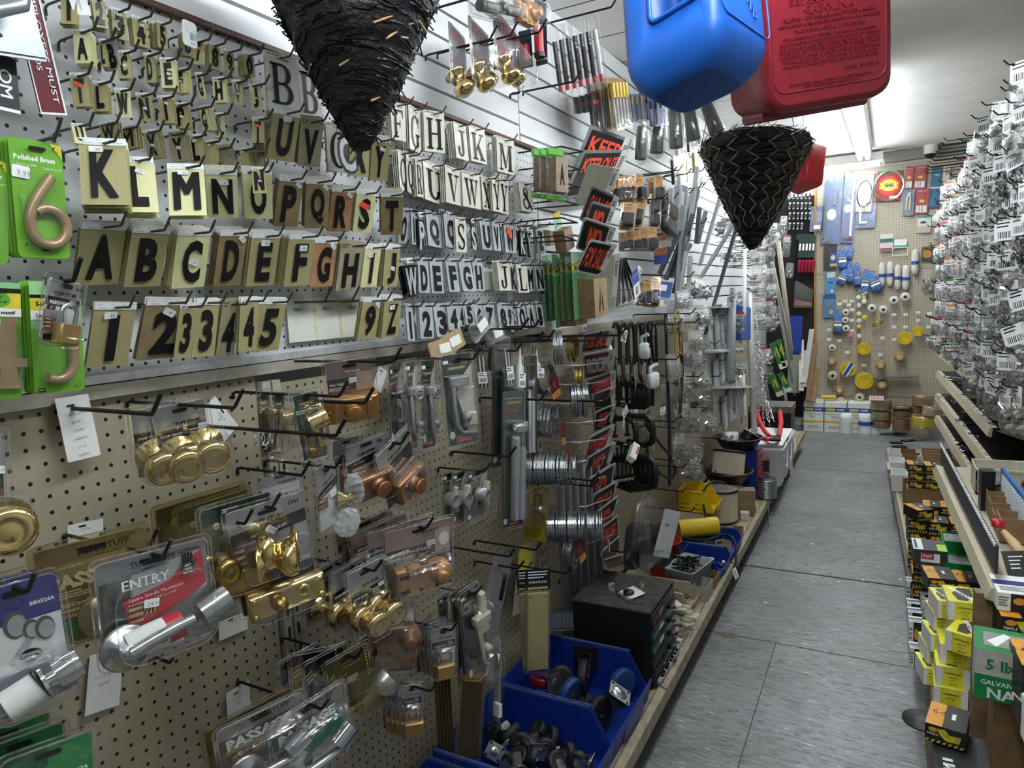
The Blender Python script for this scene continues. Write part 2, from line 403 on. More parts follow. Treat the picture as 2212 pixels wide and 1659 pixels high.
# base shelf of the left gondola
WOODM=mat('#8f836c',.6,var=.25,scale=25)
DECKL=grid_mat('deck','#a3947a',(.02,.03),(.0,.0),(0,1),.004,dark='#6b5a40',var=.25)
for i,(y0,y1) in enumerate(((-.35,.96),(.97,2.19),(2.2,3.41),(3.42,4.66),(4.67,5.9),(5.91,6.9))):
    e=empty('base_shelf',T(0,0,0),['tan metal base shelf section nearest, under the left peg boards','tan base shelf section under the blue caster bins','tan base shelf section under the blue parts bins','tan base shelf section under the round white filters','tan base shelf section under the white buckets','tan base shelf section farthest, by the red bolt cutter'][i],'shelf')
    m=MB();m.box(DECKL,(.222,(y0+y1)/2,.173),(.43,y1-y0,.014));m.obj('deck',None,e)
    m=MB();m.prism(WOODM,[(.437,.18),(.447,.186),(.47,.178),(.474,.135),(.44,.12),(.44,.172)],0,y1-y0,Matrix(((1,0,0,0),(0,0,-1,y1),(0,1,0,0),(0,0,0,1))));m.obj('front_lip',None,e)
    m=MB();m.box(mat('#4a4540',.7),(.40,(y0+y1)/2,.06),(.02,y1-y0,.12));m.obj('kick_plate',None,e)
# back wall peg boards
def pegb(x0,x1,z0,z1,label,y=8.15):
    b=MB();b.box(PEGB,((x0+x1)/2,y+.004,(z0+z1)/2),(x1-x0,.008,z1-z0));tag(b.obj('pegboard_panel'),label,'pegboard')
pegb(.463,.80,1.662,2.735,'upper back peg board behind the blue faucet packs')
pegb(.805,2.6,1.662,2.72,'upper back peg board behind the red hose card')
pegb(.463,2.6,.345,1.658,'large lower back peg board holding the twine balls')
pegb(.44,2.6,-.0,.34,'back peg board panel behind the rope boxes',8.14)
b=MB();b.box(mat('#a9752f',.6),(.452,8.13,1.55),(.02,.03,2.35));tag(b.obj('wooden_post'),'orange brown edge post at the left of the back peg board','post')
b=MB();b.box(mat('#8b8680',.6),(1.3,8.13,2.79),(1.9,.06,.10));struct(b.obj('trim_1'),'grey strip between back peg board and ceiling')
# fluorescent lights
TUBEM=mat('#f3fbff',.3,var=0,emit=TUBE_POWER);HOUS=mat('#dcdad4',.4)
NEARM=mat('#f3fbff',.3,var=0,emit=NEAR_TUBE_POWER)
def tube_light(M,L,label,halves=2,tm=None):
    e=empty('fluorescent_light',M,label,'light')
    m=MB();m.prism(HOUS,[(-.075,.0),(-.06,-.08),(.06,-.08),(.075,0)],-L/2,L/2,RX(90));m.obj('housing',None,e)
    for hh in range(halves):
        for dx in (-.033,.033):
            l=L/halves-.05;c=-L/2+L/halves*(hh+.5)
            m=MB();m.tube(tm or TUBEM,[(dx,c-l/2,-.105),(dx,c+l/2,-.105)],.019,8);m.obj('tube',None,e)
    m=MB()
    for q in range(halves+1):
        for dx in (-.033,.033):m.box(HOUS,(dx,-L/2+q*L/halves,-.095),(.03,.025,.045))
    m.obj('lamp_holder',None,e)
tl=R_(-2.22)
def lm(x,y):return T(x,y,cz(y)-.001) @ Matrix.Rotation(math.atan(.0388),4,'X')
tube_light(lm(.92,6.0),3.1,'long fluorescent light running along the aisle ceiling, beyond the red can')
tube_light(lm(.95,1.9),2.44,'fluorescent light over the aisle, above the hanging cans')
tube_light(lm(1.05,-.35),2.3,'fluorescent light nearest the entrance end of the aisle',2,NEARM)
tube_light(T(.47,7.9,2.815) @ RZ(90),1.22,'short fluorescent light across the back wall',1,NEARM)
b=MB();p=ony(2010,330,8.0)
b.lathe(HOUS,[(.06,.07),(.06,.0),(.05,-.02)],18);b.lathe(BLACK,[(.05,-.02),(.045,-.04),(.025,-.058),(.0,-.063)],18);o=b.obj('dome_camera',T(p.x,8.0,cz(8.0)-.07));tag(o,'small black dome security camera on the ceiling at the back','camera')
# floor seams and scraps
b=MB()
SE=mat('#2b2a29',.8,var=0)
b.box(SE,(.8,3.86,.0005),(.9,.012,.002))
struct(b.obj('trim_2'),'dark open seam across the floor tiles')
b=MB();b.box(SE,(.85,3.02,.0005),(.9,.003,.001));b.box(SE,(.72,2.4,.0005),(.003,1.25,.001));b.box(SE,(.85,6.2,.0005),(.9,.004,.001));b.box(SE,(.9,1.7,.0005),(1,.003,.001));struct(b.obj('trim_3'),'fine joints between the floor tiles')
b=MB();q=onz(1572,1372,0)
b.flat(mat('#63564a',.6,var=.3),[(q.x+random.uniform(.6,1.25)*.055*_c(a),q.y+random.uniform(.6,1.25)*.03*_s(a)) for a in [i*.35 for i in range(18)]],.0012);struct(b.obj('trim_4'),'brown stain on the floor')
for i,(x,y) in enumerate(((1653,1302),(1811,1257),(1945,1252),(1901,1222),(1901,1156),(1755,1175),(1618,1107),(1865,1254),(1667,1108))):
    q=onz(x,y,0);m=MB();m.box(PAPER,(0,0,.001),(.018,.009,.002));tag(m.obj('paper_scrap',T(q.x,q.y,0) @ RZ(i*40)),'tiny white scrap lying on the aisle floor','scrap','white scraps on the floor')
# ---------------------------------------------------------------- house letters and numbers on their hooks
SERIF={
'B':'R0 0 .45 .06;R0 .94 .5 1;R.1 0 .3 1;A.48 .74 .38 .26 -90 90 .2 .06;A.5 .27 .43 .27 -90 90 .22 .06;R.3 .48 .52 .54;R.4 0 .52 .06',
'C':'A.5 .5 .48 .5 42 318 .2 .06;R.82 .62 .88 .96','F':'R0 0 .45 .06;R.1 0 .3 1;R0 .94 .9 1;P.82 .94 .9 .94 .9 .68 .86 .68;R.3 .47 .62 .53;R.58 .37 .64 .63',
'G':'A.5 .5 .48 .5 40 322 .2 .06;R.62 .06 .82 .42;R.52 .38 .95 .44;R.82 .65 .88 .96','H':'R0 0 .4 .06;R.6 0 1 .06;R0 .94 .4 1;R.6 .94 1 1;R.1 0 .3 1;R.7 0 .9 1;R.3 .47 .7 .53',
'J':'R.3 .94 .95 1;R.52 .25 .74 .94;A.42 .26 .32 .26 180 360 .2 .06;A.2 .3 .12 .09 0 360 .11 .08',
'K':'R0 0 .42 .06;R0 .94 .42 1;R.1 0 .3 1;P.3 .4 .37 .34 .86 .94 .78 .94;P.4 .5 .52 .64 .92 .04 .68 .04;R.58 0 1 .06;R.62 .94 1 1',
'M':'R0 0 .26 .06;R.62 0 1 .06;R.08 0 .14 1;R.7 0 .9 1;R0 .94 .26 1;R.74 .94 1 1;P.06 1 .26 1 .52 .1 .42 .1;P.46 .1 .52 .2 .78 1 .72 1',
'Q':'A.5 .54 .48 .46 0 360 .2 .06;P.42 .16 .52 .24 .98 -.1 .72 -.1','R':'R0 0 .42 .06;R0 .94 .5 1;R.1 0 .3 1;A.48 .73 .4 .27 -90 90 .2 .06;R.3 .46 .5 .52;P.42 .5 .62 .5 .95 .04 .72 .04;R.68 0 1 .06',
'U':'R0 .94 .42 1;R.62 .94 1 1;R.1 .3 .3 1;R.8 .3 .86 1;A.48 .32 .38 .32 180 360 .2 .07','V':'R0 .94 .42 1;R.62 .94 1 1;P.08 .96 .3 .96 .58 0 .48 0;P.5 0 .56 .1 .86 .96 .8 .96',
'W':'P.05 .96 .2 .96 .38 0 .3 0;P.32 0 .36 .1 .56 .96 .5 .96;P.42 .96 .56 .96 .74 0 .66 0;P.68 0 .72 .1 .94 .96 .88 .96;R0 .94 .26 1;R.38 .94 .66 1;R.78 .94 1 1',
'X':'P.08 .96 .34 .96 .9 .04 .66 .04;P.16 .04 .24 .04 .86 .96 .78 .96;R0 0 .36 .06;R.56 0 1 .06;R0 .94 .42 1;R.64 .94 1 1',
'Y':'P.08 .96 .3 .96 .6 .42 .42 .42;P.54 .45 .6 .42 .88 .96 .8 .96;R.42 0 .62 .5;R.3 0 .74 .06;R0 .94 .4 1;R.64 .94 1 1',
'S':'A.5 .74 .4 .26 25 232 .17 .07;A.5 .26 .42 .26 -155 52 .19 .07;P.16 .62 .32 .68 .84 .36 .7 .28;R.8 .7 .86 1;R.08 0 .14 .3','L':'R0 0 .9 .06;R.1 0 .3 1;R0 .94 .42 1;R.84 0 .9 .34',
'&':'A.42 .76 .24 .24 0 360 .1 .05;A.36 .26 .34 .26 50 350 .14 .06;P.24 .72 .38 .78 1 0 .8 0','O':'A.5 .5 .48 .5 0 360 .2 .06'}
def serif(b,m,ch,x,y,w,h,z):
    q=lambda u,v:(x+(u-.5)*w,y+(v-.5)*h,z)
    for op in SERIF[ch].split(';'):
        a=[float(t) for t in op[1:].split()]
        if op[0] == 'R':b.add([q(a[0],a[1]),q(a[2],a[1]),q(a[2],a[3]),q(a[0],a[3])],[(0,1,2,3)],m)
        elif op[0] == 'P':b.add([q(a[i],a[i+1]) for i in (0,2,4,6)],[(0,1,2,3)],m)
        else:
            cx,cy,rx,ry,a0,a1,tw,th=a;n=18;vs=[]
            for i in range(n+1):
                t=R_(a0+(a1-a0)*i/n);vs += [q(cx+rx*_c(t),cy+ry*_s(t)),q(cx+(rx-tw)*_c(t),cy+(ry-th)*_s(t))]
            b.add(vs,[(2*i,2*i+2,2*i+3,2*i+1) for i in range(n)],m)
TONE={'g':(mat('#aaa274',.4,.0,.08,300),'gold'),'y':(mat('#dedaa6',.42,.0,.06,300),'pale yellow'),'b':(mat('#9c8b66',.34,.15,.15,40),'brownish gold'),
        'o':(mat('#b98d68',.34,.1,.2,18),'coppery gold'),'p':(mat('#d8d4c6',.3,0,.06),'cream'),'s':(mat('#bcc1c4',.28,.15,.05),'silver'),'h':(mat('#aba486',.32,.1,.12,30),'dull grey gold')}  # brownish and coppery golds hold an orange reflection in their colour
STACKEDGE=mat('#8f8768',.5)
def letter_card(ch,tone,M,w,h,stick=None):
    m,tn=TONE[tone];c=Card(w,h,m,.001 if tone != 's' else .003,.0007);c.z=.0003
    z=c.up()
    if tone in 'gybo':
        hs=.11;c.rect(WHITE,0.0,0.0,1,hs)
        if w > .045:
            for k in (.14,.42,.70,.93):c.tx(INK,'Hy-Ko',k,hs*.28,.018)
            for k in (.2,.5,.82):c.tx(INK,'Self-adhesive',k,hs*.72,.016)
        else:
            c.tx(INK,'Hy-Ko',.3,hs*.4,.03);c.bars(.1,hs*.6,.9,hs*.85,7)
        lw,lh,cy=.56,.72,.545
        if ch in 'I1':lw=.2 if ch == 'I' else .24
        if ch in 'EFLJ':lw=.5
        if ch in 'MW':lw=.64
        if ch == 'A':lw=.62
        if ch == ',':lw,lh,cy=.12,.14,.8
        if ch in 'NHKX':lw=.58
        if ch != ' ':c.text(INK,ch,0,(.5-cy)*h,c.up(),lh*h,lw*w,.045,None,0,3)
    elif tone == 'p':
        c.bars(.06,.03,.5,.055,9);c.bars(.62,.03,.9,.045,5);c.tx(INK,'PERFECT LETTERING',.56,.1,.022,None,.02)
        serif(c,INK,ch,0,-.055*h,.74*w,.74*h,c.up())
    else:
        c.bars(.05,.03,.35,.06,6);c.bars(.6,.04,.95,.06,4);c.bars(.05,.085,.3,.11,3);c.bars(.62,.085,.95,.1,4)
        lw={'1':.3,'J':.5,'I':.2}.get(ch,.62)
        if ch != ' ':c.text(INK,ch,0,-.08*h,c.up(),.72*h,lw*w,.05,None,0,3)
    if stick:
        for t in stick:
            u,v=random.uniform(.35,.65),random.uniform(.16,.3)
            if t == 'w':c.sticker(u,v,min(.022,w*.3),min(.012,w*.17),random.choice((-25,0,5,0)),'89')
            if t == 'r':c.sticker(.45,.35,w*.5,w*.25,-25,'69',ORANGE)
            if t == 'd':c.sticker(.8,.16,min(.02,w*.26),min(.012,w*.16),-40,'89')
            if t == 'm':c.sticker(.55,.55,min(.02,w*.28),min(.012,w*.17),-20,'89')
    return c
def vinyl_letter(ch,w,h):
    c=MB();p=.012*max(.6,h/.1)
    c.prism(CLEAR,rrect(w*.8,h*.2,.002,1,0,h*.42),-.0004,0);c.flat(PAPER,rrect(w*.5,h*.13,.001,1,0,h*.42),.0003)
    c.flat(TXT,rrect(w*.3,h*.02,.001,1,0,h*.42),.0006)
    for i in range(3):c.text(INK,ch,0,-.1*h,-.0008+.0003*i,h*.8,w,.1,None,0,3)
    c.text(TONE['s'][0],ch,0,-.1*h,.0006,h*.8-p*.9,w-p*.9,.03,None,0,3)
    return c
KINDS={'g':'letter_card','v':'vinyl_letter'}
NUMW=dict(zip('0123456789','zero one two three four five six seven eight nine'.split()))
def stacks(spec):
    for ln in spec.strip().splitlines():
        ln=ln.strip()
        if ln[0] == '@':
            a=ln[1:].split('|');n=[float(t) for t in a[0].split()];Z=n[:3];xt,xb,hl=n[3:6];row=a[1].strip();continue
        a=ln.split();ch={'_':' ','~':','}.get(a[0],a[0]);tone=a[1];q=[float(t) for t in a[2:8]];n=int(a[8]);st=a[9] if len(a) > 9 and a[9] != '-' else ''
        extra=' '.join(a[10:])
        cw=NUMW.get(ch,ch if ch.strip() else 'blank')
        x0,x1=xt+random.uniform(-.008,.008),xb+random.uniform(-.006,.006)
        M,w,h=level(Z,q[0:2],q[2:4],q[4:6],x0)
        num=ch.isdigit();nm={'v':'vinyl_letter'}.get(tone,'number_card' if num else 'letter_card');word='number' if num else 'letter'
        if tone == 'v':b=vinyl_letter(ch,w,h);desc='white vinyl %s %s with black outline' % (word,cw)
        else:
            b=letter_card(ch,tone,M,w,h,st);desc=('black %s %s on %s card' % (word,cw,TONE[tone][1])) if ch != ' ' else 'small blank-looking %s card' % TONE[tone][1]
        if ch == ',':desc='small comma on gold card'
        if 'r' in st:desc += ' with red sticker'
        lab=desc+', '+row+((' '+extra) if extra else '')
        o=tag(b.obj(nm,M),lab,'letter card' if not num else 'number card')
        U=Vector(M.col[0][:3]);V=Vector(M.col[1][:3]);W=Vector(M.col[2][:3])
        for k in range(1,n):
            back=M.copy();s=.0055 if w > .05 else .005
            back.translation=M.translation - W*s*k+V*random.uniform(-.001,.0015)+U*random.uniform(-.0012,.0008)
            back=back @ RZ(random.uniform(-1.2,1.2))
            g='cards behind the front %s, %s%s' % (cw,row,(' '+extra) if extra else '')
            dup(o,back,'card behind front %s, %s%s' % (cw,row,(' '+extra) if extra else ''),g)
        hp=M @ Vector((0,h*.455,0))
        hook((0,hp.y,hp.z-.004),'L',hp.x+hl,'hook holding the %s card, %s%s' % (cw,row,(' '+extra) if extra else ''),tip=.018 if hl > .035 else .014,r=.002)
stacks('''
@0 0 3.95 .055 .045 .03|top row of small gold numbers
1 g 515 -70 655 -60 520 200 3 -
2 g 775 -40 890 -18 812 228 4 -
3 g 945 55 1075 90 968 320 3 w
4 g 1118 120 1248 165 1148 378 3 w
5 g 1335 170 1420 200 1350 400 5 -
6 g 1545 250 1640 270 1560 470 5 -
7 g 1640 335 1735 340 1652 545 1 r
8 g 1780 350 1880 385 1785 578 3 -
9 g 1905 410 1995 440 1920 608 1 -
0 g 2072 440 2165 470 2085 635 4 -
@0 0 3.95 .055 .045 .03|second row of small letters
A y 620 250 765 250 640 540 5 w
L g 840 330 900 330 860 570 4 -
B s 868 320 975 300 935 605 1 -
C g 1000 430 1110 430 1010 670 2 m
D g 1222 450 1305 450 1250 705 5 -
E y 1360 490 1490 490 1382 750 4 m
F y 1485 590 1582 570 1500 805 3 m
G y 1660 620 1722 620 1700 840 2 m
H y 1808 660 1915 650 1825 880 3 w
V g 1975 680 2062 680 1995 900 2 m
J y 2120 710 2210 710 2150 940 3 m
@0 0 3.95 .055 .042 .03|third row of small letters
T g 590 620 740 620 625 910 4 r
L g 780 690 915 690 797 950 3 -
W y 972 750 1100 750 1000 1005 2 -
N g 1155 790 1278 790 1190 1035 2 m
I g 1340 815 1458 810 1375 1055 4 w
P g 1480 880 1592 870 1502 1100 3 m
G y 1692 905 1760 890 1730 1120 4 m
R g 1805 960 1908 960 1830 1175 2 -
T g 2150 1000 2250 1000 2150 1220 5 r under J
@0 0 3.95 .055 .045 .03|fourth row of small letters
U y 605 1050 715 1060 645 1220 2 -
W g 842 1050 985 1020 870 1230 3 -
M g 1005 1090 1150 1055 1030 1290 3 -
X g 1222 1110 1335 1095 1265 1360 4 m
Y h 1432 1130 1562 1110 1482 1385 3 m
L g 1602 1150 1718 1140 1630 1400 3 w
_ g 1735 1200 1830 1190 1745 1420 3 w upright
_ h 1840 1250 1925 1240 1900 1465 5 - leaning
~ g 2040 1260 2112 1255 2065 1470 5 w
_ h 2150 1250 2230 1230 2180 1500 2 w under the T
@500 0 3.95 .115 .10 .02|hanging over the large O
N g 175 1430 290 1430 180 1650 1 m
@0 0 3.95 .10 .045 .035|upper row of large letters
K g 735 1175 1138 1192 622 1745 5 w
L y 1100 1335 1378 1345 985 1810 4 w
M y 1465 1395 1772 1400 1405 1840 3 w
N y 1790 1440 2062 1450 1735 1858 4 w
@500 0 3.95 .10 .05 .035|upper row of large letters
O y 165 1440 412 1450 45 1865 5 -
P b 412 1490 620 1510 358 1930 4 d
Q b 660 1520 870 1530 598 1945 5 d
R o 862 1590 1052 1600 820 1975 3 d
S y 1072 1620 1238 1630 1033 1985 4 r
T b 1285 1640 1475 1640 1265 2005 6 -
U g 362 910 592 960 303 1355 5 w
V h 598 1000 797 1020 557 1415 5 -
X g 1010 1110 1182 1130 1000 1500 2 - behind the basket tip
Y g 1210 1170 1365 1180 1170 1540 4 w
@0 400 3.95 .10 .045 .04|row of large letters A to J
A g 720 310 1107 325 610 860 2 -
B g 1148 345 1467 360 1040 872 5 -
C y 1520 370 1806 375 1460 885 5 m
D b 1880 375 2117 380 1818 866 4 d
@500 400 3.95 .10 .05 .04|row of large letters A to J
E g 178 400 422 405 123 866 5 w
F g 498 410 722 415 443 867 6 w
G o 713 445 906 450 668 873 3 d
H h 938 490 1140 490 888 902 5 -
I y 1145 505 1282 510 1100 872 4 w
J g 1315 510 1442 510 1288 876 5 m
@0 400 3.95 .10 .04 .04|bottom row of large numbers
1 g 808 1000 1168 1000 733 1562 2 w
2 b 1283 965 1663 965 1128 1502 2 w
3 g 1540 1000 1690 1000 1480 1480 1 - half hidden
3 g 1680 965 1877 965 1633 1472 2 -
4 h 1905 985 2062 980 1840 1460 3 - half hidden
@500 400 3.95 .10 .05 .04|bottom row of large numbers
4 g 78 960 237 950 58 1432 2 - narrow
5 g 238 965 477 965 163 1425 2 -
9 g 1128 960 1282 960 1073 1322 3 d
Z g 1310 950 1457 940 1278 1312 5 w
@500 0 3.95 .07 .05 .03|big serif cards left of the basket
B p 277 420 552 500 315 900 2 -
B p 553 510 742 570 592 985 2 - second
C p 800 1035 1010 1055 825 1460 3 - by basket tip
@820 220 4.809 .06 .045 .035|top row of serif letters
F p 112 -10 262 30 130 385 5 -
G p 298 15 420 95 315 485 4 -
H p 452 75 668 112 470 510 4 -
J p 762 200 893 250 800 580 5 -
K p 922 235 1088 290 955 612 4 -
M p 1212 345 1395 410 1225 718 4 -
@820 220 4.809 .06 .045 .035|second row of serif letters
Q p 185 490 275 530 215 925 4 -
Q p 272 505 348 560 290 932 2 - narrow
R p 368 570 432 590 390 980 4 -
U p 448 590 653 690 475 1010 3 -
V p 678 650 832 710 695 1042 4 -
W p 848 705 1033 760 870 1082 3 -
X p 1053 760 1143 800 1075 1112 4 -
Y p 1162 780 1250 810 1180 1132 2 - left one
Y p 1240 770 1337 815 1245 1147 5 - right one
& p 1438 820 1572 850 1480 1130 5 -
@820 220 4.809 .06 .05 .035|upper row of silver letters
O s 225 1105 315 1110 190 1470 3 -
I s 320 1110 365 1120 340 1480 3 -
P v 385 1130 470 1140 410 1560 2 -
Q s 473 1115 620 1165 510 1492 3 -
Q s 658 1115 792 1170 690 1502 3 - right one
S p 780 1190 892 1205 800 1560 2 - serif
S v 930 1200 995 1210 960 1560 1 -
U s 1033 1200 1148 1222 1070 1532 3 -
V s 1160 1225 1235 1235 1190 1545 3 -
W s 1285 1232 1393 1260 1310 1562 3 r
X s 1400 1265 1450 1275 1415 1565 2 -
V v 1240 1240 1290 1250 1255 1590 1 - left of the W
K v 1450 1270 1510 1280 1465 1600 2 -
Y v 1515 1290 1575 1300 1535 1610 2 -
Z s 1612 1270 1693 1290 1650 1562 3 -
@820 480 4.809 .06 .05 .035|lower row of silver letters
W v 245 370 375 360 285 790 4 -
D s 390 360 500 372 415 732 3 -
E s 513 365 642 377 545 738 3 -
F s 678 370 792 382 725 722 4 -
G s 813 375 942 390 870 717 3 -
H s 958 370 1062 385 990 712 3 -
J p 1213 395 1333 402 1250 712 4 -
K s 1335 395 1417 410 1360 712 3 -
L p 1413 420 1522 430 1450 732 2 -
M s 1518 425 1592 430 1540 717 3 -
N s 1603 430 1692 430 1635 712 3 -
@820 480 4.809 .06 .05 .035|bottom row of silver numbers
1 s 263 840 337 850 295 1232 2 -
2 s 403 840 543 845 430 1212 3 -
3 s 548 840 692 845 600 1192 4 -
4 s 693 830 812 840 720 1120 3 -
4 s 812 835 870 840 830 1080 1 - half hidden
5 s 868 810 962 830 900 1062 2 -
6 s 963 830 1062 835 1010 1092 3 -
7 s 1073 815 1192 835 1090 1092 3 -
8 s 1213 830 1312 840 1250 1112 3 -
9 s 1315 840 1365 845 1335 1090 2 -
8 v 1330 860 1400 870 1345 1160 1 - small
O s 1418 830 1508 840 1450 1107 2 -
A s 1518 830 1592 830 1555 1092 2 -
B s 1618 820 1682 830 1650 1087 2 -
''')
# outline C in front of the serif C
M,w,h=quad((500,0,3.95),(895,1050),(1050,1060),(905,1490),.12)
tag(vinyl_letter('C',w,h).obj('vinyl_letter',M),'large silver vinyl letter C with black outline under the basket tip','letter card')
# white cards with hook numbers
M,w,h=quad((500,400,3.95),(470,965),(1118,950),(490,1347),(.012,.012,.012))
c=Card(w,h,mat('#dcddd2',.6,var=.03),.001,.001)
for u in (.333,.667):c.rect(mat('#d6cf9e',.5),u-.02,0,u+.02,1)
for i,u in enumerate((.07,.43,.78)):c.tx(INK,'GB25-%d' % (6+i),u+.06,.26,.07,None,.01)
tag(c.obj('price_card',M),'long white card with three handwritten codes beside the large 5','card')
for i,u in enumerate((.1,.45,.78)):
    p=M @ Vector(((u-.5)*w,h*.38,0));hook((0,p.y,p.z),'L',.10,'empty hook in the long white card with handwritten codes',None,'hooks in the long white card',tip=.03)
M,w,h=quad((820,480,4.809),(1075,400),(1183,400),(1085,705),(.012,.012,.012))
c=Card(w,h,mat('#dcddd2',.6,var=.03),.001,.001);c.tx(INK,'GB1',.2,.17,.1,None,.01);c.rect(mat('#d6cf9e',.5),.55,0,.7,1)
tag(c.obj('price_card',M),'small white card with handwriting between silver H and serif J','card')
p=M @ Vector((-.2*w,h*.4,0));hook((0,p.y,p.z),'L',.09,'empty hook above the small white card between H and J')
# barcode tag over the small 6
M,w,h=quad((0,0,3.95),(1535,145),(1660,200),(1578,380),.085)
c=Card(w,h,WHITE,.006,.001);c.tx(INK,'Number',.3,.35,.05,None,0,-70)
for i in range(14):c.rect(INK,.5+.03*i,.45,.5+.03*i+random.choice((.008,.016)),.72)
c.tx(INK,'E0E',.6,.88,.08);tag(c.obj('barcode_tag',M),'white barcode tag hanging over the small 6 and 7 cards','tag')
M,w,h=quad((0,0,3.95),(600,-60),(750,-50),(605,125),.075)
c=Card(w,h,WHITE,.002,.001);c.tx(mat('#b9bdc0',.4),'1',.5,.5,.6,None,.04);tag(c.obj('number_card',M),'white number card hanging beside the top left gold 1','number card')
# ---------------------------------------------------------------- door hardware packs on the near tan boards
def pq(Z,TL,TR,BL,x,xb=None,side='L',lim=.1):
    """card frame whose turn about the vertical is found from the right angle at its top left corner"""
    f=PL[side];ox,oy,k=Z;xb=x if xb is None else xb
    p=f(ox+TL[0]/k,oy+TL[1]/k,x);r=f(ox+BL[0]/k,oy+BL[1]/k,xb);best=None
    for i in range(-40,41):
        xr=x+lim*i/40;q=f(ox+TR[0]/k,oy+TR[1]/k,xr);U=q-p;V=p-r
        e=abs(U.dot(V))/(U.length*V.length)+.12*abs(i)/40
        if best is None or e < best[0]:best=(e,xr)
    return quad(Z,TL,TR,BL,(x,best[1],xb),side)
Z3,Z4,Z7,Z8=(0,800,3.95),(0,1200,3.614),(460,760,3.95),(400,1180,3.456)
Z13,Z14,Z20=(940,700,4.809),(940,1000,4.809),(880,1230,3.868)
ZP=(0,0,1)
def blister(w,h,bub,m=None,depth=.004,r=.008,e=None,hole=True):
    b=MB();m=m or CLEAR;e=e or EDGE
    b.prism(m,rrect(w,h,r),.0012,.0018)
    b.tube(e,[(x,y,.002) for x,y in rrect(w-.001,h-.001,r,3)],.0011,4,True)
    b.tube(e,[(x,y,.004) for x,y in rrect(w-.013,h-.013,r*.8,3)],.0013,4,True)
    for cx,cy,bw,bh,d in bub:
        q=min(bw,bh)*.22
        b.loft(m,[[(x,y,.002) for x,y in rrect(bw,bh,q,3,cx,cy)],[(x,y,d*.7) for x,y in rrect(bw*.97,bh*.97,q,3,cx,cy)],[(x,y,d) for x,y in rrect(bw*.84,bh*.84,q,3,cx,cy)]],False,True)
        b.tube(e,[(x,y,d*.93) for x,y in rrect(bw*.9,bh*.9,q,3,cx,cy)],.0008,4,True)
    return b
def pack(name,label,cat,F,draw,prods=(),bub=(),m=None,e=None,group=None,card=None,margin=.008,r=.007,hk=None,hlen=.03,slot=True):
    M,w,h=F
    o=empty(name,M,label,cat,group)
    c=Card(w-2*margin,h-2*margin,card or WHITE,r*.7);draw(c)
    if slot:
        x,y=0,c.h*.42;c.flat(BLACK,rrect(min(.034,c.w*.3),.007,.0035,2,x,y),c.up())
    c.obj('printed_card',None,o)
    for pn,b,L in prods:b.obj(pn,L,o)
    if bub is not None:blister(w,h,bub,m,e=e,r=r).obj('blister',None,o)
    if hk:
        p=M @ Vector((0,h*.42,0));hook((0,p.y,p.z),'L',p.x+hlen,hk,DWIRE,None,.003,.028)
    return o
def knob(m,s=1.0,stem=True):
    b=MB();pr=[(.030,.0),(.031,.003),(.014,.010),(.012,.026),(.02,.032),(.0275,.040),(.029,.048),(.026,.057),(.016,.0605),(.015,.059),(.010,.0605),(.0,.061)]
    if not stem:pr=[(.012,.0)]+pr[4:]
    return b.lathe(m,[(r*s,z*s) for r,z in pr],26)
def tuff(c,u,v,wd,m=INK,rot=0):
    c.tx(m,'TUFF STUFF',u,v,None,wd,.05,rot);c.tx(m,'LOCKS & SECURITY',u+.02,v+.05*wd/.4+.01,None,wd*.6,.02,rot)
SILV=mat('#a7a6a8',.4,.2,.1,25);BROWNP=mat('#6b4a40',.5,0,.5,60);TANP=mat('#b79a72',.5,0,.3,40);DBLUE=mat('#2b2f7a',.4)
def house(c,u0,v0,u1,v1):
    c.rect(BROWNP,u0,v0,u1,v1);z=c.up()
    for i in range(7):
        t=i/7;c.poly(TANP,[(u0+(u1-u0)*t,v1),(u0+(u1-u0)*(t+.05),v1),(u0+(u1-u0)*(t*.7+.3),v0+(v1-v0)*.55),(u0+(u1-u0)*(t*.7+.26),v0+(v1-v0)*.55)])
    for i in range(3):c.rect(TANP,u0+.02,v0+.02+i*.06,u0+(u1-u0)*.5,v0+.05+i*.06)
def d_brass(num='40'):
    def d(c):
        c.rect(SILV,0,0,1,.34);c.rect(INK,0,.34,1,.56);house(c,0,.56,1,1);c.tx(INK,num,.82,.1,.05,None,.04)
        tuff(c,.62,.27,.5);c.tx(WHITE,'SOLID BRASS',.27,.41,None,.42,.04);c.tx(WHITE,'DOOR KNOB',.25,.5,None,.38,.04)
        c.fine(WHITE,.62,.38,.95,.53,4,.4);c.sticker(.9,.36,.014,.01,0,'17.99')
    return d
def knobs2(w,m=BRASS,s=1.0,dy=-.022):
    return [('brass_knob',knob(m,s),T(-w*.12,dy,.004)),('brass_knob',knob(m,s),T(w*.30,dy+.004,.004))]
F=pq(Z3,(1240,300),(1775,190),(1360,955),.12,.085)
pack('door_knob_pack','clear pack of two shiny brass door knobs hanging alone on the upper tan board','door knob pack',F,d_brass(),knobs2(F[1]),[(-.012,-.02,.06,.062,.068),(.034,-.016,.056,.062,.068)],hk='long dark hook through the upper pair of brass door knobs',hlen=.13)
F2=pq(Z3,(1050,320),(1600,215),(1145,965),.10,.06)
pack('door_knob_pack','second brass door knob pack half hidden behind the upper pair','door knob pack',F2,d_brass(),knobs2(F2[1]),[(-.012,-.02,.06,.062,.066)],slot=False)
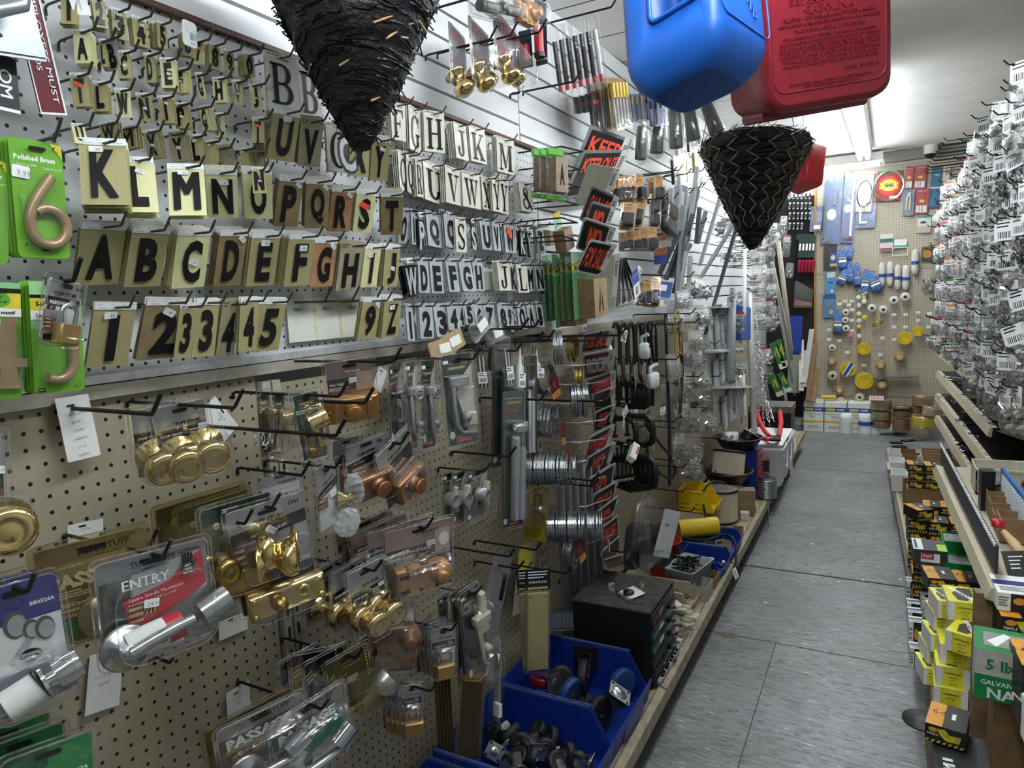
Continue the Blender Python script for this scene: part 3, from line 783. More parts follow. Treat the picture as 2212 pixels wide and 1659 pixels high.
# lower three
for i,(tl,tr,bl,x) in enumerate((((1170,205),(1475,48),(1262,715),.16),((1060,200),(1350,28),(1085,690),.14),((900,200),(1195,28),(872,640),.11))):
    F=pq(Z8,tl,tr,bl,x,x-.03)
    pack('door_knob_pack',('front','middle','rear')[i]+' pack of the lower row of three brass door knob packs','door knob pack',F,d_brass(),knobs2(F[1],dy=-.03),[(-.012,-.03,.062,.064,.068),(.034,-.026,.056,.062,.068)],hk='dark hook of the lower brass door knob packs' if i == 0 else None)
# entry lever pack
REDP=mat('#b3212f',.35,0,.08);LEVER=mat('#b4b6b8',.25,.9,.08)
def lever():
    b=MB();b.lathe(LEVER,[(.031,0),(.033,.004),(.03,.009),(.012,.012),(.011,.03),(0,.03)],24)
    b.tube(LEVER,[(0,0,.028),(.03,.002,.03),(.062,.0,.028),(.085,-.004,.024)],[.01,.009,.0085,.007],10);return b
def d_entry(c):
    c.rect(mat('#77787c',.5,0,.25,30),0,0,1,1);c.rect(mat('#27332e',.5),.02,.2,.28,.78);c.poly(mat('#a9abb0',.4),[(.3,.18),(.95,.1),(.98,.5),(.3,.6)])
    tuff(c,.5,.09,.42);c.tx(INK,'LL0426AL',.84,.07,None,.22,.03)
    c.poly(REDP,[(.2,.42),(.62,.34),(.78,.18),(.95,.1),(.97,.46),(.8,.56),(.24,.74)]);c.tx(WHITE,'ENTRY',.42,.27,None,.42,.06);c.tx(DBLUE,'Lever Handle',.32,.17,None,.2)
    c.tx(WHITE,'Square Spindle Mechanism',.5,.42,None,.5,.0,3);c.tx(WHITE,'Adjustable Latch 2 3/8" or 2 3/4"',.46,.47,None,.44,0,3);house(c,.22,.48,.5,.6)
    # left hand mark
    x,y=c.xy(.8,.24);z=c.up()
    c.flat(INK,rrect(.016,.018,.005,2,x,y),z)
    for k in range(4):c.flat(INK,rrect(.0032,.016,.0015,1,x-.006+.004*k,y+.014-abs(k-1.5)*.0015),z)
    c.flat(INK,[(x+.007,y-.002),(x+.014,y+.007),(x+.012,y+.009),(x+.006,y+.004)],z)
    for k,t in enumerate(('LEFT','HAND','DOORS')):c.tx(WHITE,t,.8,.225+.035*k,.022,None,.03)
    c.sticker(.44,.5,.02,.012,-8,'24.99');c.rect(WHITE,.06,.7,.7,.98);c.tx(INK,'PER MARKER',.36,.8,None,.5,.02)
    c.ell(GREY,.9,.86,.08,.05);c.tx(WHITE,'DULL CHROME',.9,.86,None,.12);c.rect(mat('#8d93ad',.5),.12,.9,.4,.97)
F=pq(ZP,(185,1215),(453,1147),(213,1460),.2,.2)
w,h=F[1:]
cy=MB();cy.tube(CHROME,[(-.02,0,0),(.02,.004,0)],.013,16);cy.tube(BLACK,[(-.014,.0,0),(-.008,.002,0)],.0145,16)
cy2=MB();cy2.tube(LEVER,[(.0,0,0),(.04,.014,0)],.019,14)
lb=MB();lb.tube(PAPER,[(-.05,-.005,0),(.012,.003,0)],.019,16);lb.tube(REDP,[(.0,.001,0),(.022,.004,0)],.0196,16);lb.text(INK,'PER MARKER',-.024,-.003,.0205,.007,.042,.02)
ox=w/2-.075
pack('entry_lock_pack','large clear lever lock pack with red ENTRY card and left hand mark','lock pack',F,d_entry,[('lever_handle',lever(),T(-w*.3,-h*.3,.01) @ RZ(14)),('chrome_knob',cy2,T(w*.3,-h*.2,.025)),('paper_wrapped_cylinder',lb,T(.0,-h*.25,.022))],
     [(0,-.01,w*.88,h*.78,.05)],m=CLEAR,r=.012,hk='dark hook through the red ENTRY lever pack',hlen=.03)
# grey PASSAGE pack behind it
TEAL=mat('#1f7a5c',.45)
def d_pass(c):
    c.rect(mat('#8f8580',.5,0,.25,30),0,0,1,1);c.rect(mat('#33302f',.5),.0,.24,.85,.5);tuff(c,.6,.1,.5);c.tx(INK,'L0226A',.82,.04,None,.18,.02)
    c.tx(WHITE,'Lever Handle',.28,.22,None,.25);c.tx(WHITE,'PASSAGE',.47,.37,None,.78,.05);c.fine(WHITE,.06,.47,.5,.55,3,.4)
    c.poly(TEAL,[(.08,.78),(.5,.66),(.9,.42),(.95,.7),(.6,.86),(.2,.98)]);house(c,.1,.56,.45,.74);c.tx(WHITE,'Square Spindle Mechanism',.4,.6,None,.55,0,4)
    c.tx(WHITE,'Adjustable Latch 2 3/8" or 2 3/4"',.42,.65,None,.5,0,4)
F=pq(ZP,(52,1186),(322,1121),(95,1420),.12,.12)
pack('passage_lock_pack','yellowed lever pack reading PASSAGE, behind the red ENTRY pack','lock pack',F,d_pass,[('lever_handle',lever(),T(0,-F[2]*.25,.01))],[(0,-.01,F[1]*.85,F[2]*.7,.045)],m=AMBER,r=.012)
for i,(tl,tr,bl,x) in enumerate((((590,1340),(1195,965),(660,1800),.17),((190,1375),(890,1040),(260,1800),.13),((100,1380),(810,1005),(170,1800),.09))):
    F=pq(Z8,tl,tr,bl,x,x-.02);w,h=F[1:]
    pr=[('lever_handle',lever(),T(-w*.25,-h*.32,.012)),('chrome_knob',MB().tube(CHROME,[(0,0,0),(.035,.02,.0)],.018,14),T(w*.2,-h*.25,.03))]
    if i == 2:pr=pr[:1]
    pack('passage_lock_pack',('front one of the teal and grey PASSAGE lever packs near the bottom','second PASSAGE lever pack at the bottom, left of the front one','rear PASSAGE lever pack on the bottom hook, mostly its clear shell')[i],'lock pack',F,d_pass,pr,[(0,-.01,w*.88,h*.74,.045)],r=.012,m=CLEAR if i < 2 else AMBER,hk='dark long hook carrying the bottom PASSAGE lever packs' if i == 0 else None,hlen=.04)
# blue card with stainless knobs at the frame edge
def d_blue(c):
    c.rect(DBLUE,0,0,1,.32);c.tx(WHITE,'BB0326A',.8,.2,None,.3,.04);c.rect(mat('#8a8fa0',.4),0,.7,1,1);c.tx(INK,'Distributed by',.74,.68,None,.2)
    for u,v,s in ((.45,.33,.14),(.62,.4,.1),(.78,.42,.12)):
        c.ell(mat('#50524f',.4),u,v,s,s*.8);c.ell(mat('#c9cdd2',.2,.8),u+.02,v+.01,s*.8,s*.62)
    c.poly(mat('#c3c8cc',.25,.7),[(.3,.62),(.34,.66),(.6,.5),(.57,.45)]);c.ell(INK,.57,.6,.13,.05);c.tx(WHITE,'STAINLESS',.57,.588,None,.2,.02);c.tx(WHITE,'STEEL',.57,.615,None,.1,.02)
def d_green(c):
    c.rect(mat('#1f8a45',.4),0,0,1,.5);c.rect(mat('#0f5c33',.4),0,0,.5,.2);c.tx(WHITE,'BB0203A',.8,.34,None,.3,.04);c.ell(BROWNP,.6,.6,.3,.12);c.ell(mat('#d9b24c',.3,.5),.5,.62,.14,.1);c.ell(mat('#d9b24c',.3,.5),.72,.6,.12,.09)
F=pq(ZP,(-92,1278),(133,1217),(-40,1575),.19,.19);w,h=F[1:]
wr=MB();wr.tube(PAPER,[(-.045,-.012,0),(-.008,.0,0)],.019,18);wr.tube(BLACK,[(-.008,.0,0),(-.006,.001,0)],.0215,18);wr.tube(CHROME,[(-.006,.001,0),(-.002,.002,0)],.0215,18);wr.tube(CHROME,[(-.002,.002,0),(.01,.005,.0)],[.009,.011],14);wr.tube(CHROME,[(.008,.005,0),(.022,.009,0),(.034,.012,0)],[.017,.019,.018],20)
pack('knob_lock_pack','clear pack with blue topped card and stainless steel knob at the left frame edge','lock pack',F,d_blue,[('steel_knob_set',wr,T(w*.16,-h*.28,.024))],[(0,-h*.26,w*.92,h*.4,.046)],r=.014,hk='dark hook through the blue topped knob pack')
F=pq(ZP,(-130,1272),(84,1213),(-80,1570),.16,.16)
pack('knob_lock_pack','second blue topped knob pack, just its edge showing behind the first','lock pack',F,d_blue,[],[(0,-F[2]*.26,F[1]*.9,F[2]*.4,.05)],r=.014)
for i,(a,b_,c_,x) in enumerate((((-20,1640),(212,1558),(-10,1900),.2),((-80,1620),(150,1539),(-70,1880),.17),((-115,1600),(120,1515),(-105,1860),.14))):
    F=pq(ZP,a,b_,c_,x,x)
    pack('knob_lock_pack',('front','second','rear')[i]+' of the green topped knob packs in the bottom left corner','lock pack',F,d_green,[],[(0,-F[2]*.3,F[1]*.9,F[2]*.35,.05)],r=.014)
# left edge upper pack with brass ball
F=pq(ZP,(-120,930),(20,922),(-110,1180),.1,.1)
pack('door_knob_pack','brass door knob pack cut by the left frame edge','door knob pack',F,d_brass(),[('brass_knob',knob(BRASS,1.1),T(F[1]*.36,-F[2]*.36,.004))],[(F[1]*.25,-F[2]*.3,.07,.07,.07)])
# mortise lockset
def d_mort(c):
    c.rect(SILV,0,0,1,.3);c.rect(mat('#b5afb2',.4),0,.3,1,.62);c.tx(INK,'1201',.86,.07,.045,None,.04);c.poly(INK,[(0,.22),(1,.16),(1,.28),(0,.34)]);tuff(c,.5,.16,.42)
    c.tx(WHITE,'MORTISE LOCKSET',.5,.27,None,.48,.04,4);c.fine(TXT,.04,.12,.2,.2,3,.4);house(c,0,.34,.3,.66);c.rect(mat('#2d2a2b',.5),0,.66,1,1);c.sticker(.52,.26,.02,.012,-45,'33.99')
F=pq(ZP,(474,1104),(661,1049),(517,1342),.15,.13);w,h=F[1:]
LB=MB();LB.box(BRASS,(0,0,.016),(.135,.05,.032),None,.004)
for x,y in ((-.058,.016),(-.058,-.016),(.058,.016),(.058,-.016)):LB.lathe(BRASS,[(.006,.032),(.006,.034),(.002,.036),(0,.036)],12,T(x,y,0))
LB.lathe(BRASS,[(.013,.032),(.012,.036),(.007,.036),(.006,.032),(0,.032)],18,T(.028,.004,0));LB.lathe(DBRASS,[(.015,.032),(.012,.05),(.0,.055)],16,T(-.018,0,0))
kn=lambda s:knob(BRASS,s,True)
pack('mortise_lock_pack','wide clear pack holding two brass knobs above a long brass mortise lock body','lock pack',F,d_mort,[('brass_knob',kn(1.1),T(-w*.24,h*.06,.04) @ RY(70)),('brass_knob',kn(1.1),T(w*.22,h*.12,.04) @ RY(-100)),('lock_body',LB,T(.004,-h*.33,.012))],
     [(0,h*.05,w*.9,h*.36,.05),(.002,-h*.33,w*.86,h*.28,.06)],r=.01,hk='dark hook through the mortise lock pack with brass body',hlen=.02)
p=F[0] @ Vector((-.05,h*.36,0));hook((0,p.y,p.z),'L',p.x+.02,'second dark hook through the left of the mortise lock pack',DWIRE,None,.003,.028)
# yellowed packs behind
for i,(a,b_,c_,x) in enumerate((((418,1098),(590,1050),(445,1320),.12),((368,1098),(540,1045),(395,1310),.09),((322,1096),(527,1036),(348,1300),.06))):
    F=pq(ZP,a,b_,c_,x,x-.01)
    def d_am(c):c.rect(GREENCARD,0,0,1,1);c.fine(WHITE,.3,.05,.6,.1,2);c.ell(PAPER,.2,.2,.045)
    pack('mortise_lock_pack',('green carded lock pack just behind the mortise lock pack','yellowed lock pack, middle of those behind the mortise pack','yellowed lock pack rearmost behind the mortise pack')[i],'lock pack',F,d_am,[('brass_knob',knob(DBRASS,.8),T(-F[1]*.3,-F[2]*.1,.004)),('lock_body',MB().box(DBRASS,(0,0,.012),(.1,.05,.024),None,.003),T(0,-F[2]*.3,.004))],[(0,-.01,F[1]*.85,F[2]*.7,.04)],m=AMBER if i else CLEAR,e=AMBER if i else EDGE,r=.01)
# rim nightlatch
def lockbody(m,w=.09,h=.06,d=.03,pr=.018):
    b=MB();b.box(m,(0,0,d/2),(w,h,d),None,.003);b.box(m,(w*.36,0,d*.55),(w*.22,h*1.02,d*1.12),None,.003)
    b.lathe(m,[(pr,d),(pr*1.05,d+.004),(pr*.7,d+.006),(pr*.7,d+.012),(pr,d+.015),(pr,d+.022),(pr*.85,d+.0235),(0,d+.0235)],20,T(0,0,0))
    b.lathe(m,[(.004,d),(.004,d+.002),(0,d+.002)],10,T(-w*.42,0,0));return b
def d_night(c):
    c.rect(mat('#8d7370',.5),0,0,1,.28);tuff(c,.56,.18,.34,WHITE);c.rect(mat('#40383a',.5),0,.28,.62,.5);c.tx(WHITE,'Rim Nightlatch',.3,.37,None,.5,.03);c.fine(WHITE,.03,.42,.5,.48,2,.4)
    c.rect(mat('#b6a08e',.5),.62,.2,1,.55);house(c,0,.5,1,1);c.sticker(.55,.31,.016,.012,0,'17.99')
F=pq(Z7,(915,70),(1378,8),(985,650),.13,.1);w,h=F[1:]
pack('nightlatch_pack','rim nightlatch pack with tan lock body at the top of the tan board','lock pack',F,d_night,[('lock_body',lockbody(GOLDP,.11,.055),T(-.005,-h*.18,.004))],[(-.003,-h*.18,w*.78,h*.5,.055)],hk='long dark hook through the rim nightlatch pack',hlen=.12)
# rim deadlocks
def d_dead(c):
    c.rect(SILV,0,0,1,.3);c.poly(INK,[(0,.34),(1,.26),(1,.54),(0,.6)]);tuff(c,.5,.23,.44,INK,4);c.tx(WHITE,'RIM DEADLOCK',.45,.46,None,.62,.03,4);c.tx(WHITE,'Single Cylinder',.3,.37,None,.3,0,4);c.tx(INK,'132',.84,.1,.06,None,.04);c.rect(mat('#3a3335',.5),0,.6,1,1)
for i,(tl,tr,bl,x) in enumerate((((1355,890),(1668,598),(1480,1388),.2),((1088,800),(1492,648),(1140,1310),.16),((985,740),(1275,675),(1010,1250),.12))):
    F=pq(Z7,tl,tr,bl,x,x-.03);w,h=F[1:]
    pack('deadlock_pack',('front tilted rim deadlock pack with coppery lock body','second rim deadlock pack, left of the tilted one','rearmost rim deadlock pack, mostly hidden')[i],'lock pack',F,d_dead,[('lock_body',lockbody(COPPER,min(.1,w*.72),.055),T(.004,-h*.22,.004))],[(0,-h*.2,w*.86,h*.5,.055)],hk='dark hook through the rim deadlock packs' if i == 0 else None,hlen=.03)
# crystal knob
def d_cry(c):
    c.rect(SILV,0,0,1,.4);tuff(c,.6,.26,.6,INK,25);c.poly(INK,[(0,.42),(1,.24),(1,.36),(0,.54)]);c.tx(WHITE,'CRYSTAL DOOR KNOB',.45,.41,None,.7,.03,27);house(c,0,.5,.5,.66);c.sticker(.75,.48,.016,.014,5,'39')
def crystal():
    b=MB();n=24;rings=[]
    for r,z in ((.010,0),(.022,.006),(.029,.016),(.03,.024),(.026,.032),(.012,.036)):
        rings.append([(r*(1 if j % 2 else .9)*_c(2*math.pi*j/n),r*(1 if j % 2 else .9)*_s(2*math.pi*j/n),z) for j in range(n)])
    return b.loft(GLASS,rings,True,True,None,False)
F=pq(Z7,(835,985),(1058,880),(890,1590),.17,.15);w,h=F[1:]
pack('crystal_knob_pack','pack with two clear cut glass door knobs and a brass rose','door knob pack',F,d_cry,[('glass_knob',crystal(),T(-w*.02,-h*.28,.03)),('glass_knob',crystal(),T(w*.72,-h*.06,.0) @ RY(60)),('brass_rose',MB().lathe(BRASS,[(.02,0),(.018,.004),(.009,.016),(.009,.03),(0,.03)],18),T(w*.42,-h*.12,.0) @ RY(40))],
     [(w*.1,-h*.22,w*1.0,h*.5,.05)],hk='dark hook through the glass door knob pack')
for i,(a,b_,c_,x) in enumerate((((360,1065),(752,968),(395,1300),.1),)):
    F=pq(Z7,a,b_,c_,x,x)
    def d30(c):c.rect(SILV,0,0,1,.5);c.tx(INK,'30',.86,.1,.07,None,.04);tuff(c,.68,.4,.5)
    pack('door_knob_pack','grey carded pack numbered 30 half hidden behind the glass knobs','door knob pack',F,d30,[],[(0,-F[2]*.2,F[1]*.8,F[2]*.4,.03)],hk='dark hook through the grey pack numbered 30',hlen=.06)
# rim cylinders on green cards
def d_rim(c):
    c.tx(WHITE,'WE GUARANTEE IT FOR LIFE',.5,.09,None,.7);c.rect(mat('#8f7b4a',.5),.15,.12,.8,.17);c.tx(WHITE,'TUFF STUFF',.5,.145,None,.5,.03);c.tx(WHITE,'SOLID BRASS',.35,.2,None,.4);c.rect(WHITE,.02,.23,.95,.29);c.tx(INK,'RIM CYLINDER',.5,.26,None,.8,.03)
    c.rect(REDTAG,.25,.9,.8,.96);c.tx(WHITE,'SECURITY',.5,.93,None,.4,.03);c.poly(mat('#e0d43a',.5),[(0,.99),(.3,.95),(.3,.97),(0,1)])
def rimcyl():
    b=MB();b.lathe(BRASS,[(.02,0),(.021,.004),(.017,.008),(.016,.034),(.013,.036),(0,.036)],20,RY(90) @ RX(-14));b.tube(BRASS,[(.012,-.01,0),(.014,-.045,0)],.005,8);b.tube(BRASS,[(.03,-.006,.0),(.031,-.03,0)],.003,6);b.box(DBRASS,(-.002,-.045,0),(.012,.03,.003));b.lathe(DBRASS,[(.01,0),(.01,.002),(0,.002)],14,T(-.003,-.062,0));return b
F=pq(Z7,(635,350),(918,288),(750,972),.18,.15);w,h=F[1:]
def d_rimy(c):d_rim(c);c.ell(mat('#e6da35',.4),.86,.78,.12,.055);c.fine(INK,.78,.75,.94,.81,4,.4)
pack('rim_cylinder_pack','front dark green card with brass rim lock cylinder and yellow dot','lock pack',F,d_rimy,[('brass_cylinder',rimcyl(),T(-.004,h*.12,.02))],[(.002,-.01,w*.72,h*.72,.04)],card=GREENCARD,r=.004,hk='grey hook through the front green rim cylinder card',hlen=.08)
for i,(a,b_,c_,x) in enumerate((((482,335),(640,325),(482,945),.11),((360,340),(482,300),(400,950),.09))):
    F=pq(Z7,a,b_,c_,x,x-.01)
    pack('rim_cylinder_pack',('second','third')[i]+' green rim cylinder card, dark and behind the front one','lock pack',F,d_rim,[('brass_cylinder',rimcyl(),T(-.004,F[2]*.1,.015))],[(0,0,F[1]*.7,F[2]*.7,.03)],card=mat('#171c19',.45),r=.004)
hook((0,.992,1.37),'L',.26,'longest dark hook reaching across the green rim cylinder cards',DWIRE,None,.0035,.03)
F=pq(Z7,(605,310),(700,305),(545,890),.15,.13);M,w,h=F
c=MB();c.prism(EDGE,[(-w*.3,h/2),(w*.3,h/2),(w*.8,-h/2),(-w*.8,-h/2)],0,.03);c.box(mat('#2f9a4a',.4),(0,h*.18,.0305),(w*.9,h*.1,.001));tag(c.obj('blister_shell',M),'empty grey tapered blister with a green band beside the rim cylinder','pack')
# crossing jimmy proof locks
def d_jim(c):
    c.rect(mat('#b08f80',.5),0,0,1,.3);tuff(c,.62,.13,.36);c.rect(mat('#3c3234',.5),0,.3,1,.5);c.tx(WHITE,'Jimmy-Proof Lock',.38,.37,None,.62,.04);c.fine(WHITE,.05,.43,.75,.48,2,.4);c.rect(mat('#c9b7a8',.5),.74,.12,.98,.5);c.tx(INK,'167',.88,.46,None,.08,.03);c.ell(PAPER,.88,.28,.08,.1);c.sticker(.68,.3,.02,.014,0,'19.99');c.rect(mat('#5d4640',.5),0,.5,1,1)
def jimmy(m):
    b=MB();b.loft(m,[[(x,y,z) for x,y in rrect(.085*k,.058*k,.022,5)] for z,k in ((0,1),(.012,1),(.016,.96))])
    b.lathe(m,[(.022,.016),(.021,.022),(.012,.024),(.012,.034),(.009,.036),(0,.036)],22,T(.024,.004,0));b.box(m,(-.05,0,.01),(.02,.058,.02),None,.002)
    for x,y in ((-.02,.02),(.012,.024),(.016,-.022),(-.014,-.022)):b.lathe(BLACK,[(.0035,.0162),(0,.0164)],10,T(x,y,.0005))
    for y in (.016,-.016):b.box(BLACK,(-.045,y,.0145),(.018,.008,.012))
    return b
JT=mat('#b07f4c',.32,.25,.1)
for i,(a,b_,c_,x) in enumerate((((805,1150),(965,1112),(848,1296),.17),((775,1152),(930,1106),(810,1270),.14),((745,1155),(880,1098),(770,1262),.11),((714,1150),(850,1088),(735,1250),.08))):
    F=pq(ZP,a,b_,c_,x,x-.02);w,h=F[1:]
    pack('jimmy_lock_pack',('front jimmy proof lock pack with tan lock and pinkish card','second jimmy proof lock pack behind the front one','third jimmy proof lock pack, edge only','rearmost jimmy proof lock pack, edge only')[i],'lock pack',F,d_jim,[('lock_body',jimmy(JT),T(.012,-h*.2,.006) @ Matrix.Scale(1.25,4))] if i < 1 else [('lock_body',jimmy(mat('#5d4630',.4)),T(.012,-h*.2,.006))],[(.006,-h*.2,w*.84,h*.52,.055)],hk='dark hook through the jimmy proof lock packs' if i == 0 else None,hlen=.02)
for i,(tl,tr,bl,x) in enumerate((((1388,420),(1738,380),(1415,855),.12),((1370,500),(1700,480),(1400,960),.09))):
    F=pq(Z8,tl,tr,bl,x,x-.02);w,h=F[1:]
    pack('jimmy_lock_pack',('brown jimmy proof lock pack on the lower hook, beside the padlocks','dark jimmy proof pack behind the lower brown one')[i],'lock pack',F,d_jim,[('lock_body',jimmy(mat('#7d5a3a',.4,.2)),T(0,-h*.1,.006) @ Matrix.Scale(1.25,4))],[(0,-h*.1,w*.9,h*.7,.05)])
# black carded door knobs
def d_blk(c):
    c.tx(WHITE,'DOOR KNOB',.6,.24,None,.45,.03);c.tx(WHITE,'Solid Brass',.5,.16,None,.25);c.tx(mat('#d8c93a',.5),'TUFF STUFF',.28,.36,None,.3,.04)
    for i in range(3):c.poly(mat('#d8c93a',.5),[(.02,.3+.1*i),(.16,.22+.1*i),(.16,.27+.1*i),(.02,.35+.1*i)])
    for i in range(9):c.rect(mat('#d8c93a',.5),.93,.06+.06*i,.97,.09+.06*i)
    c.fine(WHITE,.4,.42,.75,.55,4,.35);c.fine(TXT,.1,.7,.4,.8,3,.4)
NIC=mat('#a9a79c',.3,.9,.06)
for i,(tl,tr,bl,x) in enumerate((((1010,880),(1365,678),(1110,1300),.16),((848,880),(1215,690),(900,1200),.13),((755,800),(1170,720),(790,1150),.1),((668,870),(1000,700),(700,1150),.07))):
    F=pq(Z8,tl,tr,bl,x,x-.03);w,h=F[1:]
    b=MB();b.tube(NIC,[(-.02,-.012,.02),(.01,.004,.022)],[.011,.012],14);b.tube(NIC,[(.008,.003,.022),(.02,.01,.022),(.034,.017,.022)],[.02,.03,.022],20)
    pack('door_knob_pack',('front black card with dull nickel door knob near the bottom','second black door knob card beside the nickel knob','third black door knob card, edge showing','rearmost black door knob card in the dark')[i],'door knob pack',F,d_blk,[('nickel_knob',b,T(w*.3,-h*.18,.01) @ Matrix.Scale(1.2,4))] if i == 0 else [],[(w*.2,-h*.22,w*.6,h*.5,.05)],card=mat('#121314',.45),m=AMBER if i == 0 else CLEAR,hk='dark hook through the black door knob cards' if i == 0 else None,hlen=.03)
hook((0,1.075,.935),'L',.2,'dark hook under the nickel door knob',DWIRE,None,.003,.02)
# padlocks
def padlock(s=1.0):
    b=MB();b.box(mat('#b3935a',.35,.6,.06),(0,-.012*s,.009*s),(.03*s,.026*s,.016*s),None,.002)
    b.tube(STEEL,[(-.010*s,-.002*s,.009*s),(-.011*s,.014*s,.009*s)]+[(-.011*s*_c(R_(a)),.014*s+.011*s*_s(R_(a)),.009*s) for a in range(20,180,20)]+[(.011*s,.014*s,.009*s),(.010*s,-.002*s,.009*s)],.0027*s,8);return b
def d_padl(sz):
    def d(c):
        c.rect(SILV,0,0,1,.3);tuff(c,.55,.22,.66);c.rect(INK,0,.28,1,.42);c.tx(WHITE,'PADLOCK',.38,.37,None,.5,.05);c.fine(WHITE,.68,.3,.96,.4,3,.4);c.rect(INK,.06,.43,.3,.5);c.tx(WHITE,sz,.18,.465,.05,None,.03)
        c.rect(mat('#8b8d92',.5,0,.3,40),0,.5,.4,.9);house(c,0,.62,.35,.9);c.rect(INK,0,.9,1,1)
    return d
for i,(tl,tr,bl,x) in enumerate((((1815,605),(2035,560),(1822,1008),.15),((1780,590),(1980,530),(1790,990),.13),((1745,585),(1945,515),(1755,975),.11),((1700,580),(1890,500),(1715,960),.09),((1660,575),(1840,490),(1680,940),.07))):
    F=pq(Z8,tl,tr,bl,x,x-.02);w,h=F[1:]
    nm='front pack of the brass padlocks with a price sticker' if i == 0 else 'padlock pack in the row behind the front brass padlock'
    pack('padlock_pack',nm,'padlock pack',F,d_padl('1 3/4"'),[('padlock',padlock(1.5),T(0,-h*.16,.003))],[(0,-h*.12,w*.66,h*.6,.028)],group=None if i == 0 else 'padlock packs behind the front one',hk='dark hook through the front brass padlock packs' if i == 0 else None)
for i,(tl,tr,bl,x) in enumerate((((1588,1025),(1780,1000),(1602,1400),.13),((1555,1020),(1740,990),(1570,1390),.11),((1520,1010),(1700,980),(1535,1385),.09),((1480,1005),(1660,970),(1500,1380),.07),((1440,1000),(1620,960),(1460,1375),.05))):
    F=pq(Z8,tl,tr,bl,x,x-.02);w,h=F[1:]
    pack('padlock_pack','front pack of the darker lower row of brass padlocks' if i == 0 else 'padlock pack in the lower row behind its front padlock','padlock pack',F,d_padl('2"'),[('padlock',padlock(1.5),T(.004,-h*.18,.003))],[(0,-h*.12,w*.66,h*.6,.028)],group=None if i == 0 else 'padlock packs in the lower row',hk='dark hook through the lower brass padlock packs' if i == 0 else None,hlen=.06)
# green latch cards
def d_latch(word='LATCH',big=False):
    def d(c):
        c.poly(mat('#d8d3c6',.5),[(.62,.26),(1,.12),(1,.9),(.75,.9),(.4,.42)] if big else [(.7,.2),(1,.05),(1,.6),(.6,.5)]);c.tx(WHITE,'WE GUARANTEE IT FOR LIFE',.46,.1,None,.8,0,-3);c.rect(mat('#8f7b4a',.5),.16,.125,.8,.165);c.tx(PAPER,'HARDWARE',.48,.145,None,.5,.02)
        c.tx(WHITE,'Pushbutton Lock',.3,.22,None,.5,.02);c.tx(mat('#a5222a',.5),word,.26,.27,None,.46,.05);c.rect(REDTAG,.3,.93,.8,.98);c.tx(WHITE,'SCREEN DOOR',.55,.955,None,.36);c.ell(PAPER,.14,.88,.09,.045);c.sticker(.12,.07,.014,.008,0,'')
    return d
def pull(m,s=1.0):
    b=MB();b.box(m,(0,.055*s,.012*s),(.045*s,.022*s,.02*s),None,.003);b.tube(m,[(-.014*s,.045*s,.016*s),(-.02*s,.0,.028*s),(-.016*s,-.04*s,.024*s),(.0,-.062*s,.014*s),(.02*s,-.064*s,.012*s)],.005*s,10)
    b.lathe(m,[(.009*s,0),(.009*s,.016*s),(0,.018*s)],14,T(.014*s,-.03*s,0));b.box(m,(.014*s,-.04*s,.006*s),(.016*s,.02*s,.014*s),None,.002);return b
PLG=mat('#8f9091',.4,.3);PLW=mat('#bdb7a4',.45)
F=pq(Z13,(25,310),(392,252),(120,1312),.16,.15);w,h=F[1:]
pack('latch_pack','front green push button latch card with grey door pull','latch pack',F,d_latch('LATCH',True),[('door_pull',pull(PLG,1.15),T(-.006,-h*.04,.004)),('bubble_part',MB().box(PLW,(0,0,.01),(.025,.035,.016),None,.003),T(.024,-h*.2,.004))],[(0,-h*.12,w*.8,h*.66,.045)],card=GREENCARD,r=.006,hk='grey hook through the front green latch card',hlen=.05)
for i,(tl,tr,bl,x) in enumerate((((1755,55),(1905,40),(1770,860),.13),((1622,62),(1742,50),(1650,860),.11),((1490,100),(1610,60),(1505,850),.09))):
    F=pq(Z7,tl,tr,bl,x,x-.01);w,h=F[1:]
    pack('latch_pack',('second','third','rearmost')[i]+' green latch card in the upper row of grey door pulls','latch pack',F,d_latch(),[('door_pull',pull(PLG,1.0),T(.0,-h*.08,.004)),('round_button',MB().lathe(PLG,[(.014,0),(.014,.02),(.01,.022),(.009,.014),(0,.014)],16),T(.006,h*.12,.006))],[(0,-h*.1,w*.8,h*.66,.04)],card=GREENCARD,r=.005)
for i,(tl,tr,bl,x) in enumerate((((325,85),(548,0),(302,682),.14),((165,92),(330,40),(163,690),.12),((60,100),(200,60),(70,690),.1))):
    F=pq(Z14,tl,tr,bl,x,x-.01);w,h=F[1:]
    pack('latch_pack',('front','second','third')[i]+' green latch card with a large round grey button, middle row','latch pack',F,d_latch(),[('round_button',MB().lathe(PLG,[(.019,0),(.019,.03),(.017,.034),(.015,.031),(0,.031)],22),T(-.004,h*.02,.006)),('latch_bar',MB().box(PLW,(0,0,.01),(.014,.07,.02),None,.003),T(w*.26,h*.0,.004))],[(0,-h*.1,w*.84,h*.7,.045)],card=GREENCARD,r=.006,hk='dark hook through the round button latch cards' if i == 0 else None)
